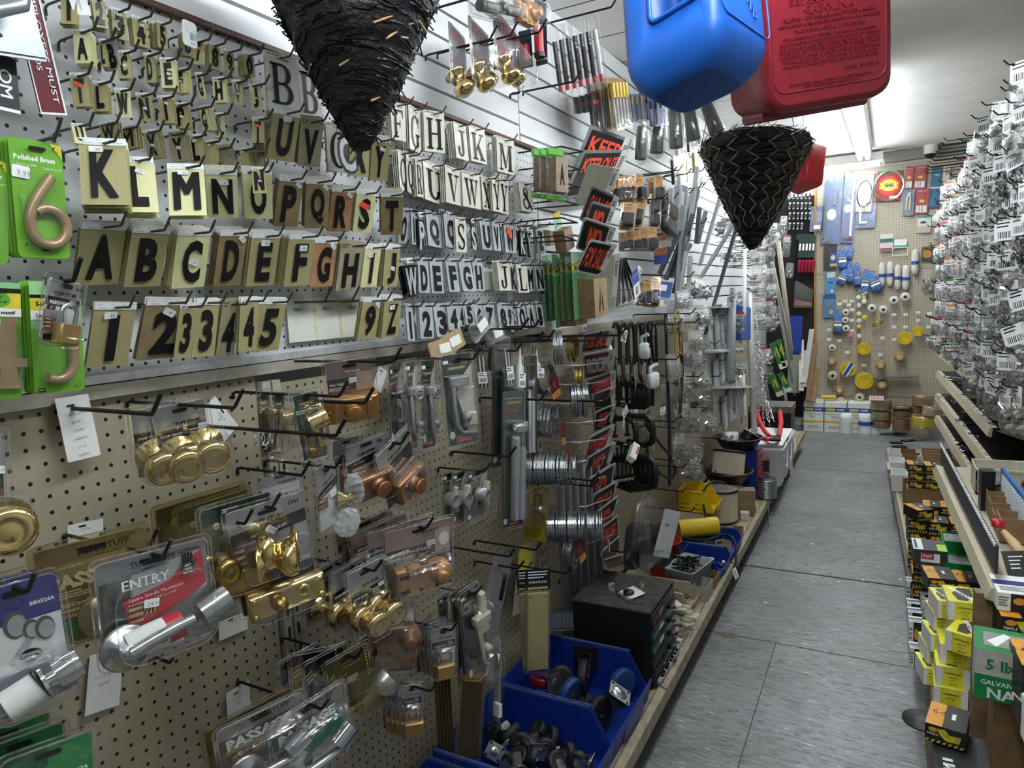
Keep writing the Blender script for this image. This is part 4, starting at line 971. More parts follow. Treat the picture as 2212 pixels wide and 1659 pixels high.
for i,(tl,tr,bl,x) in enumerate((((415,195),(603,70),(497,1012),.19),((385,190),(560,60),(470,990),.17),((345,195),(520,70),(420,980),.15),((240,240),(380,130),(270,700),.11))):
    F=pq(Z20,tl,tr,bl,x,x-.02);w,h=F[1:]
    pr=[('door_pull',pull(PLW,1.2),T(w*.2,-h*.06,.006)),('latch_bar',MB().box(PLW,(0,0,.012),(.035,.03,.024),None,.003),T(w*.22,h*.08,.006)),('latch_bar',MB().box(PLW,(0,0,.01),(.02,.06,.02),None,.003),T(w*.34,h*.3,.004)),('lock_cylinder',MB().lathe(STEEL,[(.01,0),(.01,.03),(.007,.032),(0,.03)],14),T(w*.3,-h*.24,.01))]
    pack('latch_pack',('front green latch card with cream plastic latch, above the caster bins','second green latch card behind the cream plastic latch','third green latch card behind the cream plastic latch','dark green latch card beside the padlock pack')[i],'latch pack',F,d_latch(),pr if i == 0 else [],[(w*.2,-h*.08,w*.86,h*.8,.05)] if i == 0 else [(w*.2,0,w*.6,h*.7,.03)],card=GREENCARD,r=.006,m=AMBER if i in (1,2) else CLEAR,hk='dark hook through the cream latch cards' if i == 0 else None,hlen=.02)
# paper notes
def note(F,lines,label,dy=.0):
    M,w,h=F;c=Card(w,h,mat('#d9d9d5',.7,var=.03),.001,.0006)
    for i,t in enumerate(lines):c.tx(TXT,t,.5,.28+.13*i,None,min(.6,.065*len(t)),.0,4)
    c.flat(BLACK,rrect(.012,.003,.001,1,-w*.1,h*.36),c.up());tag(c.obj('paper_note',M),label,'note')
note(quad(ZP,(98,865),(172,853),(166,995),(.02,.02,.03)),('TUFLL00403A6','ENTRY','LEVER','HANDLE','LOCK','ENTRY'),'white handwritten note under the green number packs')
note(quad(ZP,(180,1420),(255,1400),(197,1543),.01),('TUF','LOCK SETS','ENTRY'),'handwritten note on the peg board below the ENTRY pack')
note(quad(ZP,(490,1497),(540,1468),(492,1580),.012),('BEDROOM','LOCK'),'small handwritten note above the bottom PASSAGE packs')
note(quad(ZP,(470,1345),(532,1320),(476,1384),.01),('LOCK',),'blank white note under the mortise lock pack')
note(quad(ZP,(448,835),(500,900),(440,920),.01),('KNOB','3'),'white note tilted beside the split rings')
note(quad(ZP,(808,782),(826,795),(815,845),.01),('RIM',),'white note right of the rim nightlatch')
note(quad(ZP,(145,1135),(222,1120),(148,1190),.01),('LOCK',),'pale note on the peg board above the PASSAGE pack')
hook(onx(140,884),'L',.22,'bare long dark hook in front of the handwritten note',DWIRE,None,.0035,.03)
hook(onx(210,1155),'L',.14,'bare dark hook above the ENTRY pack',DWIRE,None,.0035,.03)
hook(onx(330,1420),'L',.05,'short bare hook under the ENTRY pack',DWIRE,None,.003,.01)
# split rings with clip
e=empty('key_clip',T(.14,.84,1.325),'steel spring clip with three split rings hanging on a long hook','clip')
for i in range(3):MB().tube(CHROME,[(.004*i,.012*_c(R_(a)),.012*_s(R_(a))) for a in range(0,360,30)],.0012,5,True).obj('split_ring',T(.004*i,.004*i,0) @ RZ(20*i),e)
b=MB();b.tube(CHROME,[(.01,.0,-.012),(.01,.01,-.024),(.012,.035,-.03)],[.006,.005,.003],8);b.lathe(BLACK,[(.007,-.004),(.007,.004)],10,T(.01,.006,-.019));b.obj('clip_body',None,e)
hook((0,.835,1.342),'L',.33,'long dark hook with split rings hanging from it',DWIRE,None,.0035,.03)
# solid brass house number packs, green cards
LIME=mat('#6fae2e',.45,var=.08,scale=12);YEL=mat('#d9c53a',.5);ROSE=mat('#a98f6c',.32,.35,.12,30);LGREEN=mat('#8fbf7a',.45)
def d_lime(c):
    c.tx(WHITE,'Polished Brass',.46,.155,None,.78,.04);c.tx(WHITE,'Laton pulido',.3,.215,None,.38,.0);c.tx(WHITE,'Laiton poli',.78,.23,None,.34,.0);c.poly(YEL,[(.75,.01),(.98,.02),(.98,.13)])
    c.tx(INK,'4"',.84,.045,.025,None,.02);c.tx(INK,'10,16 cm',.84,.07,None,.16);c.tx(LGREEN,'CHOICE',.16,.56,None,.42,.05,90);c.sticker(.17,.28,.022,.016,-5,'3.99');c.tx(INK,'4"',.16,.89,.03,None,.02);c.tx(INK,'10,16 cm',.17,.93,None,.17);c.rect(INK,.44,.9,.58,.94);c.tx(WHITE,'HY-KO',.51,.92,None,.11,.03)
def digit(ch,w,h):
    b=MB();v,f,tw,th=glyphs(ch,.0,6)
    return b
def six():
    pts=[]
    for t in range(0,11):a=t/10;pts.append((.010-.034*_s(a*1.35),.05-.062*a,.006))
    for a in range(190,500,15):pts.append((.001+.025*_c(R_(a)),-.021+.026*_s(R_(a)),.006))
    return MB().tube(ROSE,pts,.0075,10)
def four():
    b=MB();b.prism(ROSE,[(.0,.05),(.012,.05),(.012,-.008),(.026,-.008),(.026,-.02),(.012,-.02),(.012,-.032),(.018,-.05),(-.012,-.05),(-.008,-.02),(-.03,-.02),(-.03,-.01)],.002,.008);return b
def jay():
    return MB().tube(ROSE,[(.012,.03,.006),(.014,.0,.006)]+[(-.012+.026*_c(R_(a)),-.02+.026*_s(R_(a)),.006) for a in range(0,-130,-15)],.0075,10)
def lime_pack(F,dig,label,n,lab2,d=d_lime,m=LIME,cl=True):
    M,w,h=F;o=empty('house_number_pack',M,label,'house number pack');c=Card(w,h,m,.007,.001);d(c);c.flat(BLACK,rrect(.022,.005,.002,2,0,h*.43),c.up());c.obj('printed_card',None,o)
    if dig:dig.obj('brass_number',T(.004,-h*.1,.0) @ Matrix.Scale(h/.165,4),o)
    if cl:
        b=MB();b.loft(CLEAR,[[(x,y,z) for x,y in rrect(w*k,h*.7*k,.01,3,0,-h*.1)] for z,k in ((.001,.92),(.014,.88))],False,True);b.obj('blister',None,o)
    for i in range(n):
        B=M.copy();B.translation=M.translation - Vector(M.col[2][:3])*.006*(i+1) - Vector(M.col[0][:3])*.0015*(i+1)
        k=Card(w,h,m,.007,.001);k.flat(BLACK,rrect(.022,.005,.002,2,0,h*.43),k.up());tag(k.obj('house_number_pack',B),lab2,'house number pack',lab2)
F=quad(ZP,(10,292),(126,322),(45,560),.11)
lime_pack(quad(ZP,(10,292),(127,312),(46,556),(.11,.11,.10)),six(),'lime green pack with a large brass number six',3,'lime green number pack in the stack behind the six')
def d_four(c):
    c.rect(mat('#8fc58a',.45),0,0,1,.2);c.rect(INK,0,.05,1,.09);c.rect(YEL,0,.09,1,.22);c.ell(mat('#5aa53a',.4),.5,.15,.25,.06);c.tx(INK,'4"',.5,.13,.03,None,.02);c.tx(INK,'10,16 cm',.5,.165,None,.3,.02);c.rect(PAPER,0,.22,1,.29);c.tx(INK,'Laton massif',.5,.255,None,.7,.03);c.sticker(.3,.35)
def d_jay(c):
    c.rect(mat('#9dca8e',.45),0,0,1,.42);c.rect(INK,0,.12,1,.15);c.rect(YEL,0,.15,.8,.26);c.tx(INK,'Solid Brass',.4,.2,None,.6,.04);c.rect(PAPER,0,.26,.8,.34);c.tx(INK,'Laton massif',.4,.3,None,.6,.03);c.tx(INK,'BR-40',.85,.96,None,.14);c.rect(INK,.05,.95,.2,.985);c.tx(WHITE,'HY-KO',.125,.967,None,.12,.03)
lime_pack(quad(ZP,(-50,606),(42,612),(-40,866),(.1,.1,.09)),four(),'green pack with brass number four at the left frame edge',3,'green number pack in the stack behind the four',d_four)
lime_pack(quad(ZP,(60,606),(172,610),(76,852),(.1,.1,.09)),jay(),'bright green pack with a curved brass figure, behind the padlock card',3,'green number pack in the stack behind the padlock card',d_jay)
lime_pack(quad(ZP,(-80,330),(14,350),(-70,563),(.1,.1,.09)),None,'lime green pack cut by the left edge beside the brass six',1,'lime green pack behind the one at the left edge')
F=pq(ZP,(92,583),(186,606),(74,744),.16,.15);w,h=F[1:]
def d_pl1(c):d_padl('1"')(c);c.tx(INK,'3100',.85,.1,None,.22,.04);c.tx(WHITE,'CANDADO',.82,.95,None,.25)
pack('padlock_pack','small solid brass padlock pack hanging in front of the green number packs','padlock pack',F,d_pl1,[('padlock',padlock(1.1),T(-.001,-h*.17,.004))],[(0,-h*.12,w*.62,h*.52,.03)],hk='hook through the small brass padlock pack',hlen=.02)
p=onx(88,305,.1);hook((0,p.y,p.z),'L',.14,'hook through the pack with the brass six',WIRE)
# signs at upper left
MAROON=mat('#6d1222',.45);ZINC=mat('#a6acae',.35,.6,.12,15)
M,w,h=quad(ZP,(40,-75),(98,-62),(60,245),(.07,.07,.06));c=Card(w*1.05,h,MAROON,.004,.002);z=c.up()
for a in ((0,0,1,.012),(0,.985,1,1),(.93,0,1,1),(0,0,.05,1)):c.rect(WHITE,*a)
c.text(WHITE,'EMPLOYEES MUST',.2*w,-.02*h,c.up(),w*.22,h*.8,.02,None,R_(-90),3);c.text(WHITE,'WASH HANDS',-.15*w,.08*h,c.up(),w*.22,h*.55,.02,None,R_(-90),3);tag(c.obj('hand_washing_sign',M),'maroon sign reading EMPLOYEES MUST WASH HANDS, hung sideways','sign')
M,w,h=quad(ZP,(-60,100),(35,128),(-50,225),.075);c=Card(w,h,mat('#111214',.4),.004,.002);c.rect(WHITE,0,.94,1,1);c.text(WHITE,'OM',w*.2,0,c.up(),w*.3,h*.5,.03,None,R_(-90),3);tag(c.obj('room_sign',M),'black sign with white letters OM, left of the maroon sign','sign')
M,w,h=quad(ZP,(-150,-180),(62,-120),(-135,100),.10);e=empty('door_pull_handle',M,'galvanised grab handle on a steel plate in the upper left corner','handle')
b=MB();b.prism(ZINC,rrect(w,h,.004),0,.0025);b.box(ZINC,(0,-h*.42,.003),(w,h*.1,.004));b.obj('steel_plate',None,e)
b=MB();b.tube(ZINC,[(w*.28,h*.5,.01),(w*.33,h*.1,.03),(w*.2,-h*.12,.035),(-w*.1,-h*.2,.03)],.009,10);b.lathe(DGREY,[(.003,.003),(0,.004)],8,T(w*.02,-h*.34,.003));b.obj('grab_bar',None,e)
# ---------------------------------------------------------------- middle of the left wall
Z15,Z16,Z17,Z10,Z11=(1180,200,4.809),(1180,500,4.809),(1280,800,4.809),(820,220,4.809),(820,480,4.809)
Z18=(1540,480,3.456)
rnd=random.Random(11)
def zp(Z,x,y):return Z[0]+x/Z[2],Z[1]+y/Z[2]
def bagmesh(seed,contents,n=14,cm=None,glassy=None,fill=.55):
    """a thin crumpled bag 1 x 1 with pieces lying in its lower part; returns (bag, contents)"""
    r=random.Random(seed);rings=[];N=16
    for v,wd,d in ((.5,.86,.015),(.38,.9,.05),(.2,.95,.14),(0,1,.22),(-.2,1,.28),(-.38,.96,.26),(-.47,.8,.16),(-.5,.7,.03)):
        ring=[]
        for j in range(N):
            a=2*math.pi*j/N;k=1+r.uniform(-.07,.07)
            ring.append((wd*.5*_c(a)*k,v+r.uniform(-.015,.015),d*(_s(a)+.9)*.5*(1+r.uniform(-.35,.35))))
        rings.append(ring)
    b=MB().loft(glassy or BAG,rings,True,True)
    c=MB()
    for i in range(n):
        x,y,z=r.uniform(-.36,.36),-.46+fill*r.random(),r.uniform(.05,.17)
        M=T(x,y,z) @ Matrix.Rotation(r.uniform(0,6),4,'X') @ Matrix.Rotation(r.uniform(0,6),4,'Z')
        m=cm[i % len(cm)] if cm else STEEL
        if contents == 'screw':c.tube(m,[(-.12,0,0),(.1,0,0),(.101,0,0),(.13,0,0)],[.022,.022,.045,.045],6,False,M)
        elif contents == 'nut':c.lathe(m,[(.03,-.02),(.06,-.02),(.06,.02),(.03,.02)],6,M,False)
        elif contents == 'long':c.tube(m,[(-.015+.03*i-.2,-.42,.08),(-.2+.03*i,.3,.09)],.012,5)
        else:c.box(m,(0,0,0),(.22,.14,.06),M)
    return b.mesh('bag'),c.mesh('contents')
BAGS=[bagmesh(1,'screw',30,[STEEL,GREY]),bagmesh(2,'nut',26,[STEEL,DGREY]),bagmesh(3,'plate',14,[GREY,STEEL,mat('#c9c5b8',.5)]),bagmesh(4,'screw',30,[DGREY,BLACK]),bagmesh(5,'long',12,[GREY,STEEL]),bagmesh(6,'plate',10,[mat('#d8d3c0',.5),PAPER])]
def tagcard(w,h,m=None,top=None):
    c=Card(w,h,m or WHITE,.001,.0006)
    if top:c.rect(top,0,0,1,.3)
    c.fine(INK,.1,.08 if not top else .34,.8,.42 if not top else .52,2,.4);c.bars(.15,.55,.85,.88,12);return c
LBLM=[tagcard(.6,.34).mesh('paper_header'),tagcard(.6,.34,None,mat('#c9444c',.5)).mesh('paper_header'),tagcard(.6,.34,None,mat('#3c9a5c',.5)).mesh('paper_header'),tagcard(.6,.34,None,mat('#d97a3a',.5)).mesh('paper_header'),tagcard(.6,.34,mat('#e8d9dc',.5)).mesh('paper_header')]
def bag(F,kind,label,group=None,lab=None,name='parts_bag',cat='bag of parts'):
    M,w,h=F;o=empty(name,M @ Matrix.Diagonal((w,h,min(w,h),1)),label,cat,group)
    link('bag',BAGS[kind][0],None,o);link('contents',BAGS[kind][1],None,o)
    if lab is not None:link('paper_header',LBLM[lab],T(0,.36,.05),o)
    return o
# --- storm door closers, bars
TUBEG=mat('#a9adb3',.35,.5,.05);TUBEW=mat('#c6c9cc',.35,.1,.04)
def d_cl(c):d_latch('CLOSER',True)(c)
def closer(F,label,tm,card=GREENCARD):
    M,w,h=F;o=empty('door_closer',M,label,'door closer');c=Card(w,h,card,.004);c.tx(WHITE,'WE GUARANTEE IT FOR LIFE',.46,.05,None,.8);c.rect(mat('#8f7b4a',.5),.2,.07,.8,.09);c.tx(mat('#a5222a',.5),'CLOSER',.4,.14,None,.6,.04);c.ell(PAPER,.16,.94,.1,.022);c.rect(REDTAG,.35,.95,.75,.975);c.tx(WHITE,'SCREEN DOOR',.55,.962,None,.34);c.obj('printed_card',None,o)
    b=MB();b.box(tm,(-w*.06,-h*.12,.018),(w*.3,h*.62,.03),None,.006);b.tube(tm,[(w*.24,-h*.42,.02),(w*.24,h*.1,.02)],w*.15,14);b.tube(STEEL,[(w*.24,h*.1,.02),(w*.24,h*.22,.02)],.004,8);b.box(PLG,(w*.1,h*.24,.02),(w*.5,h*.06,.03),None,.004);b.obj('closer_tube',None,o)
    blister(w*1.04,h,[(0,-h*.06,w*.9,h*.74,.045)],r=.005).obj('blister',None,o);return o
closer(pq(Z13,(705,705),(935,690),(690,2145),.15,.13),'long grey door closer pack in the middle of the wall',TUBEG)
closer(pq(Z13,(590,150),(800,150),(590,1500),.09,.08),'dark door closer pack behind the bagged bars',mat('#3b4046',.4))
closer(pq(Z13,(920,330),(1055,330),(930,1400),.13,.12),'whitish door closer tube left of the wire coils',TUBEW)
hook(onx(*zp(Z13,450,770)),'L',.22,'dark double hook in front of the long door closer',DWIRE,None,.0035,.03)
hook(onx(*zp(Z13,160,1330)),'L',.2,'bare hook below the front green latch card',DWIRE,None,.0035,.03)
def barbag(F,label):
    M,w,h=F;o=empty('bar_bag',M,label,'bag of bars');b=MB()
    for i in range(5):b.box(PAPER if i % 2 else DGREY,(-w*.3+w*.15*i,-h*.1,.006),(w*.1,h*.7,.003))
    b.obj('bars',None,o);m=MB();m.loft(BAG,[[(x,y,z) for x,y in rrect(w*k,h,.01,2)] for z,k in ((0,1),(.012,.9))]);m.obj('bag',None,o)
    link('barcode_label',tagcard(w*.75,h*.26).mesh('label'),T(0,-h*.22,.0135),o)
barbag(pq(Z13,(405,225),(530,215),(450,680),.13,.13),'bag of grey bars with barcode label right of the latch card')
barbag(pq(Z13,(665,130),(760,110),(725,665),.15,.15),'bag of striped bars with barcode label, twisted')
F=pq(Z13,(540,225),(630,245),(515,490),.14,.14);M,w,h=F
b=MB();b.box(mat('#22201e',.4),(0,0,.012),(w*.8,h*.9,.024),None,.004);b.box(CLEAR,(0,0,.016),(w,h,.032));b.box(mat('#4d4238',.4),(0,0,.025),(w*.3,h*.6,.003));tag(b.obj('flush_bolt_box',M),'small dark boxed bolt hanging between two bags of bars','box')
for i,(tl,tr,bl) in enumerate((((770,200),(905,340),(760,690)),((920,200),(1060,320),(925,580)))):
    F=pq(Z13,(tl[0],330),(tr[0],340),bl,.13,.13);M,w,h=F;o=empty('nozzle_pack',M,('left','right')[i]+' clear pack with a white pointed nozzle above the door closers','pack')
    b=MB();b.tube(TUBEW,[(0,-h*.45,.02),(0,h*.2,.02),(0,h*.25,.02),(0,h*.8,.02)],[.013,.013,.006,.001],12);b.obj('nozzle_tube',None,o)
    m=MB();m.box(CLEAR,(0,0,.02),(w,h,.04));m.obj('clear_box',None,o);link('barcode_label',tagcard(w*.5,h*.4).mesh('label'),T(-w*.1,-h*.2,.041),o)
# clutter on the top hooks under the silver numbers
for i,(x,y,wx,hy,r) in enumerate(((1560,1330,520,90,14),(1850,1170,260,110,28),(1450,1400,260,60,5),(2010,1240,200,90,10))):
    x2,y2=x-820,y-80;p=onx(*zp(Z11,x2,y2),.1)
    M=T(*p) @ RZ(90) @ RY(-r) @ RX(80);b=MB();b.loft(BAG if i % 2 else mat('#a48b66',.6),[[(a+rnd.uniform(-.004,.004),c,z) for a,c in rrect(.11,.05,.01,2)] for z in (0,.008)]);b.box(PAPER,(.01,.0,.009),(.05,.025,.002));tag(b.obj('crumpled_packet',M),('brown crumpled packet','clear crinkled packet with white paper','flat tan packet','clear packet farthest right')[i]+' lying across the hooks below the silver numbers','packet')
for i,(x,y) in enumerate(((1180,1060),(1330,1040),(1120,1280),(1350,1190),(1480,1170))):
    hook(onx(*zp(Z11,x-300,y+60)),'L',.2,'long dark hook under the silver number cards',DWIRE,'long dark hooks under the silver numbers',.0035,.03)
# --- wire coils with maroon and orange tags
def coilmesh(m,R=.045,n=12,th=.012,L=.03):
    b=MB();r=random.Random(n)
    for i in range(n):
        rr=R+r.uniform(-th,th)*.6;z=r.uniform(-L/2,L/2)
        b.tube(m,[(rr*_c(2*math.pi*j/26),rr*_s(2*math.pi*j/26),z+r.uniform(-.001,.001)) for j in range(26)],.0022,4,True)
    return b.mesh('wire_coil')
GALV=mat('#9a9da0',.28,.85,.1);COILS=[coilmesh(GALV,.05,16),coilmesh(mat('#a58c4e',.3,.8),.045,14,.008),coilmesh(GALV,.055,24,.01,.06),coilmesh(GALV,.05,20,.008,.05)]
def coiltag(w=.05,h=.075,white=False):
    c=Card(w,h,PAPER if white else MAROON,.002,.0008)
    if white:c.bars(.06,.06,.4,.16);c.rect(INK,.35,.22,.65,.36);c.tx(INK,'GALVANIZED WIRE',.5,.46,None,.7);c.fine(TXT,.2,.6,.8,.8,2)
    else:
        c.rect(mat('#d8923a',.5),0,.7,1,1);c.tx(WHITE,'GALVANIZED WIRE',.55,.35,None,.55,.02,90);c.tx(WHITE,'FIL GALVANISE',.35,.35,None,.45,.0,90);c.tx(INK,'20 GA',.5,.85,None,.4)
    return c.mesh('hang_tag')
CT=[coiltag(),coiltag(.06,.05,True)]
def coil(Z,x,y,dx,k,tilt,label,tags=(),group=None,s=1.0):
    p=onx(*zp(Z,x,y),dx);M=T(*p) @ RZ(tilt) @ wall_frame('L',(0,0,0)) @ Matrix.Scale(s,4);o=empty('wire_coil',M,label,'wire coil',group)
    link('wire_loops',COILS[k],None,o)
    for (q,u,v,rot) in tags:link('hang_tag',CT[q],T(u,v,.045) @ RZ(rot) @ RX(rnd.uniform(-12,12)),o)
coil(Z13,1275,250,.17,0,25,'thin grey wire coil in plastic at the top, left of the gold one',[(1,.015,-.055,-6)])
coil(Z13,1430,250,.10,1,5,'gold wire coil with maroon centre at the top')
coil(Z13,1490,560,.12,1,20,'second gold wire coil behind the white tag')
coil(Z13,1130,560,.10,0,-10,'dark shaded wire coil left of the white tag',[(0,.0,-.03,20)])
coil(Z13,1500,790,.19,2,28,'large shiny galvanised wire coil with maroon tag below it',[(0,-.01,-.06,30),(0,-.085,.03,15)])
coil(Z13,1150,1010,.13,3,10,'pair of dark grey wire coils, left of the large coil',[(0,.05,-.05,-10)])
coil(Z13,1240,990,.10,3,10,'grey wire coil behind the dark pair')
for i,x in enumerate((1040,1160,1270,1400)):coil(Z13,x,1500,.2-.03*(3-i)/1.5,3,15,('leftmost','second','third','front right')[i]+' wrapped wire coil in the middle row of four',[(0,-.01,.05,10*i)] if i > 1 else [])
for i,x in enumerate((1250,1370,1480,1660)):coil(Z14,x,660,.12+.035*i,3,20,('leftmost','second','third','front')[i]+' bare galvanised coil in the lowest row, above the black cabinet',[(0,-.02,-.045,5+9*i)] if i != 1 else [(0,0,.05,60)],None,1.0)
coil(Z14,1420,930,.17,0,0,'plastic wrapped wire coil with maroon label above the aluminium strips',[(0,-.02,.02,4)])
for i,(x,y,L) in enumerate(((1050,780,.3),(930,1550,.3),(1000,1610,.28),(1200,130,.32),(950,180,.3))):
    hook(onx(*zp(Z13,x-130,y+5)),'L',L,'long dark hook among the wire coils',DWIRE,'long dark hooks among the wire coils',.0035,.03)
for i,(x,y,L) in enumerate(((440,810,.22),(200,880,.2),(660,1030,.26),(1320,1220,.2),(440,1025,.16))):
    hook(onx(*zp(Z14,x-40,y)),'L',L,('dark hook right of the jimmy proof packs','dark hook with clear packs beside the jimmy proof pack','dark hook through the brass push plates','bare dark hook over the black cabinet','short dark hook by the grey closer box')[i],DWIRE,None,.0035,.028)
# clear packs, grey closer box, yellow cards
F=pq(Z14,(440,830),(610,880),(680,2130),.10,.10);M,w,h=quad(Z14,(440,830),(600,900),(640,2100),.09)
c=Card(w,h,mat('#77787b',.5),.002,.012);c.tx(INK,'CLOSER',.7,.18,None,.5,.04);c.rect(INK,.62,.2,.9,.42);c.fine(TXT,.1,.5,.9,.75,8,.3);tag(c.obj('closer_box',M),'tall grey closer carton hanging askew right of the cream latches','carton')
YC=mat('#c9bd3a',.5)
for i,(tl,tr,bl,lab) in enumerate((((930,90),(1085,60),(940,280),'yellow card at an angle behind the hooks by the door closer'),((900,640),(1140,660),(920,800),'yellow edged card with brass hinge parts, mid wall'),((880,860),(1060,790),(800,1600),'tall yellow striped hanging card behind the push plates'))):
    M,w,h=pq(Z14,tl,tr,bl,.07,.05);c=Card(w,h,YC if i != 2 else mat('#a39a86',.5),.002);c.fine(INK,.1,.2,.9,.8,5,.25)
    if i == 2:c.poly(YC,[(0,.1),(.3,0),(.9,.25),(0,.55)])
    tag(c.obj('hang_card',M),lab,'card')
F=pq(Z14,(945,280),(1120,240),(950,690),.1,.1);M,w,h=F;o=empty('sash_lock_bag',M,'clear bag of brass colored window locks left of the coils','bag');b=MB();b.box(DBRASS,(0,h*.2,.015),(w*.4,h*.3,.02),None,.004);b.lathe(NIC,[(.014,0),(.014,.03),(.005,.034),(0,.034)],18,T(-w*.1,0,.01));b.box(DBRASS,(w*.1,-h*.25,.015),(w*.5,h*.3,.02),None,.006);b.obj('sash_locks',None,o);m=MB();m.box(AMBER,(0,0,.015),(w,h,.035),None,.01);m.obj('bag',None,o)
# brass push plates
def d_push(c):c.rect(BLACK,0,0,1,.17);c.fine(WHITE,.1,.02,.9,.09,3,.4);c.tx(WHITE,'PUSH PLATE',.5,.11,None,.7,.03);c.rect(mat('#c9bb4a',.5),.1,.14,.9,.16)
PLATE=mat('#c4b67c',.32,.6,.06)
for i,(tl,tr,bl,x) in enumerate((((985,5),(1195,-10),(985,862),.2),((915,10),(1060,0),(950,850),.16))):
    F=pq(Z20,tl,tr,bl,x,x-.02);M,w,h=F;o=empty('push_plate_pack',M,('front','rear')[i]+' hanging pack with a long polished brass push plate','push plate')
    c=d=Card(w,h*.2,BLACK,.002);d.fine(WHITE,.1,.1,.9,.5,3,.4);d.tx(WHITE,'PUSH PLATE',.5,.62,None,.7,.03);d.rect(mat('#c9bb4a',.5),.1,.85,.9,.95);c.obj('header_card',T(0,h*.4,0),o)
    b=MB();b.loft(PLATE,[[(x,y,z) for x,y in rrect(w*.86*k,h*.76*(1-(1-k)*.25),.002,1,0,-h*.1)] for z,k in ((0,1),(.002,1),(.004,.86),(.0035,.8))],True,True,None,False)
    for sx in (-1,1):
        for v in (.24,-.45):b.lathe(BLACK,[(.002,.0045),(0,.0046)],8,T(sx*w*.3,h*v,0))
    b.obj('brass_plate',None,o);m=MB();m.box(CLEAR,(0,-h*.08,.003),(w,h*.85,.011));m.obj('sleeve',None,o)
F=pq(Z20,(425,880),(655,895),(398,1600),.16,.12);M,w,h=F;o=empty('kick_plate_pack',M,'long dark brown kick plate pack hanging to the floor of the caster bins','push plate')
b=MB();b.loft(mat('#4a3420',.25,.7),[[(x,y,z) for x,y in rrect(w*.75*k,h*.9*(1-(1-k)*.3),.004,2)] for z,k in ((0,1),(.003,.95),(.003,.8))],True,True,None,False);b.obj('brown_plate',None,o);m=MB();m.box(AMBER,(0,0,.004),(w,h,.014));m.obj('sleeve',None,o)
for i in range(5):
    p=onx(*zp(Z20,250+28*i,1150+10*i),.06+.01*i);c=MB();c.box(mat('#3b3128',.4),(0,0,0),(.012,.26,.002));c.box(AMBER,(0,0,0),(.02,.28,.004));tag(c.obj('plate_pack',T(*p) @ wall_frame('L',(0,0,0)) @ RY(60)),'dark thin plate pack edge left of the brown kick plate','push plate','dark plate packs seen edge on')
F=pq(Z20,(735,520),(830,560),(720,1270),.14,.14);M,w,h=F;o=empty('hasp_pack',M,'clear long pack with steel hasp bar right of the cream latch','pack');b=MB();b.box(GREY,(0,0,.01),(w*.5,h*.9,.004));b.tube(STEEL,[(-w*.3,h*.3,.02),(w*.3,h*.3,.02),(w*.35,h*.2,.02),(0,h*.12,.02)],.005,8);b.box(PAPER,(w*.2,-h*.3,.016),(w*.5,h*.14,.012));b.obj('hasp',None,o);m=MB();m.box(CLEAR,(0,0,.012),(w,h,.03),None,.004);m.obj('blister',None,o)
ALU=mat('#9c9fa2',.35,.8,.05)
for i in range(6):
    a=onx(*zp(Z14,1340+75*i,1240+8*i),.09+.012*i);bq=onx(*zp(Z14,1340+75*i,1500),.09+.012*i);m=MB();m.box(ALU,(0,0,0),(.028,.006,.62),None,.002);tag(m.obj('aluminium_strip',T(a.x,a.y,.56+.02*i)),'grey aluminium strip leaning behind the black cabinet','strip','aluminium strips behind the cabinet')
for i in range(4):
    p=onx(*zp(Z20,1240+32*i,430),.13);m=MB();m.box(EDGE,(0,0,0),(.05,.004,.07));m.box(GREY,(0,0,0),(.04,.003,.05));tag(m.obj('small_pack',T(*p) @ RZ(30)),'small clear pack edge between push plate and black cabinet','pack','small clear packs by the cabinet')
# --- sign racks
SGREY=mat('#8d9091',.4,.2);SW=mat('#d2d6d8',.4);CREAM=mat('#b9b8a4',.6)
def sign(F,word,style,label,strip=True):
    M,w,h=F;edge={'g':SGREY,'w':SW,'c':CREAM,'m':SW}[style];c=Card(w,h,edge,.01,.0015);fg=ORANGE
    if style != 'c':
        x=c.up();c.flat(MAROON if style == 'm' else mat('#131315',.4),rrect(w*.88,h*.88,.012),x);fg=WHITE if style == 'm' else ORANGE
    L=word.split('/')
    for i,t in enumerate(L):
        if t:c.text(fg,t,0,h*(.5-(i+.5)/len(L))*.78,c.up(),h*.6/len(L),w*.74 if len(t) > 2 else w*.4,.03,None,0,3)
    if strip:
        z=c.up();c.flat(PAPER,[(w*.36,-h*.3),(w*.56,-h*.3),(w*.56,h*.5),(w*.36,h*.5)],z);z=c.up()
        for i in range(7):c.flat(INK,[(w*.4,h*(.1+.04*i)),(w*.5,h*(.1+.04*i)),(w*.5,h*(.12+.04*i)),(w*.4,h*(.12+.04*i))],z)
    return tag(c.obj('plastic_sign',M),label,'sign')
UP=[((480,340),(885,490),(215,905),'KEEP/OUT','g','grey bordered KEEP OUT sign at the very top of the rack'),((385,600),(848,596),(165,1112),'KEEP OUT/NO','g','front KEEP OUT sign with orange letters, second from the top'),
      ((440,735),(750,790),(290,1160),'','c','cream back of a sign below the KEEP OUT sign'),((480,962),(752,1085),(335,1320),'GARAGE','g','GARAGE sign in the upper rack'),
      ((478,1128),(718,1200),(360,1450),'NO','g','upper NO sign beneath the GARAGE sign'),((395,1292),(714,1402),(300,1620),'NO','w','lower NO sign with wide white border')]
for i,(a,b_,c_,wd,st,lab) in enumerate(UP):sign(pq(Z15,a,b_,c_,.16+.012*i,.06+.012*i),wd,st,lab)
sign(pq(Z16,(452,78),(720,135),(300,420),.24,.16),'FOR SALE','w','FOR SALE sign at the bottom of the upper rack');sign(pq(Z16,(470,300),(752,228),(440,860),.2,.14),'','c','cream sign back lowest in the upper rack, left of the black ties')

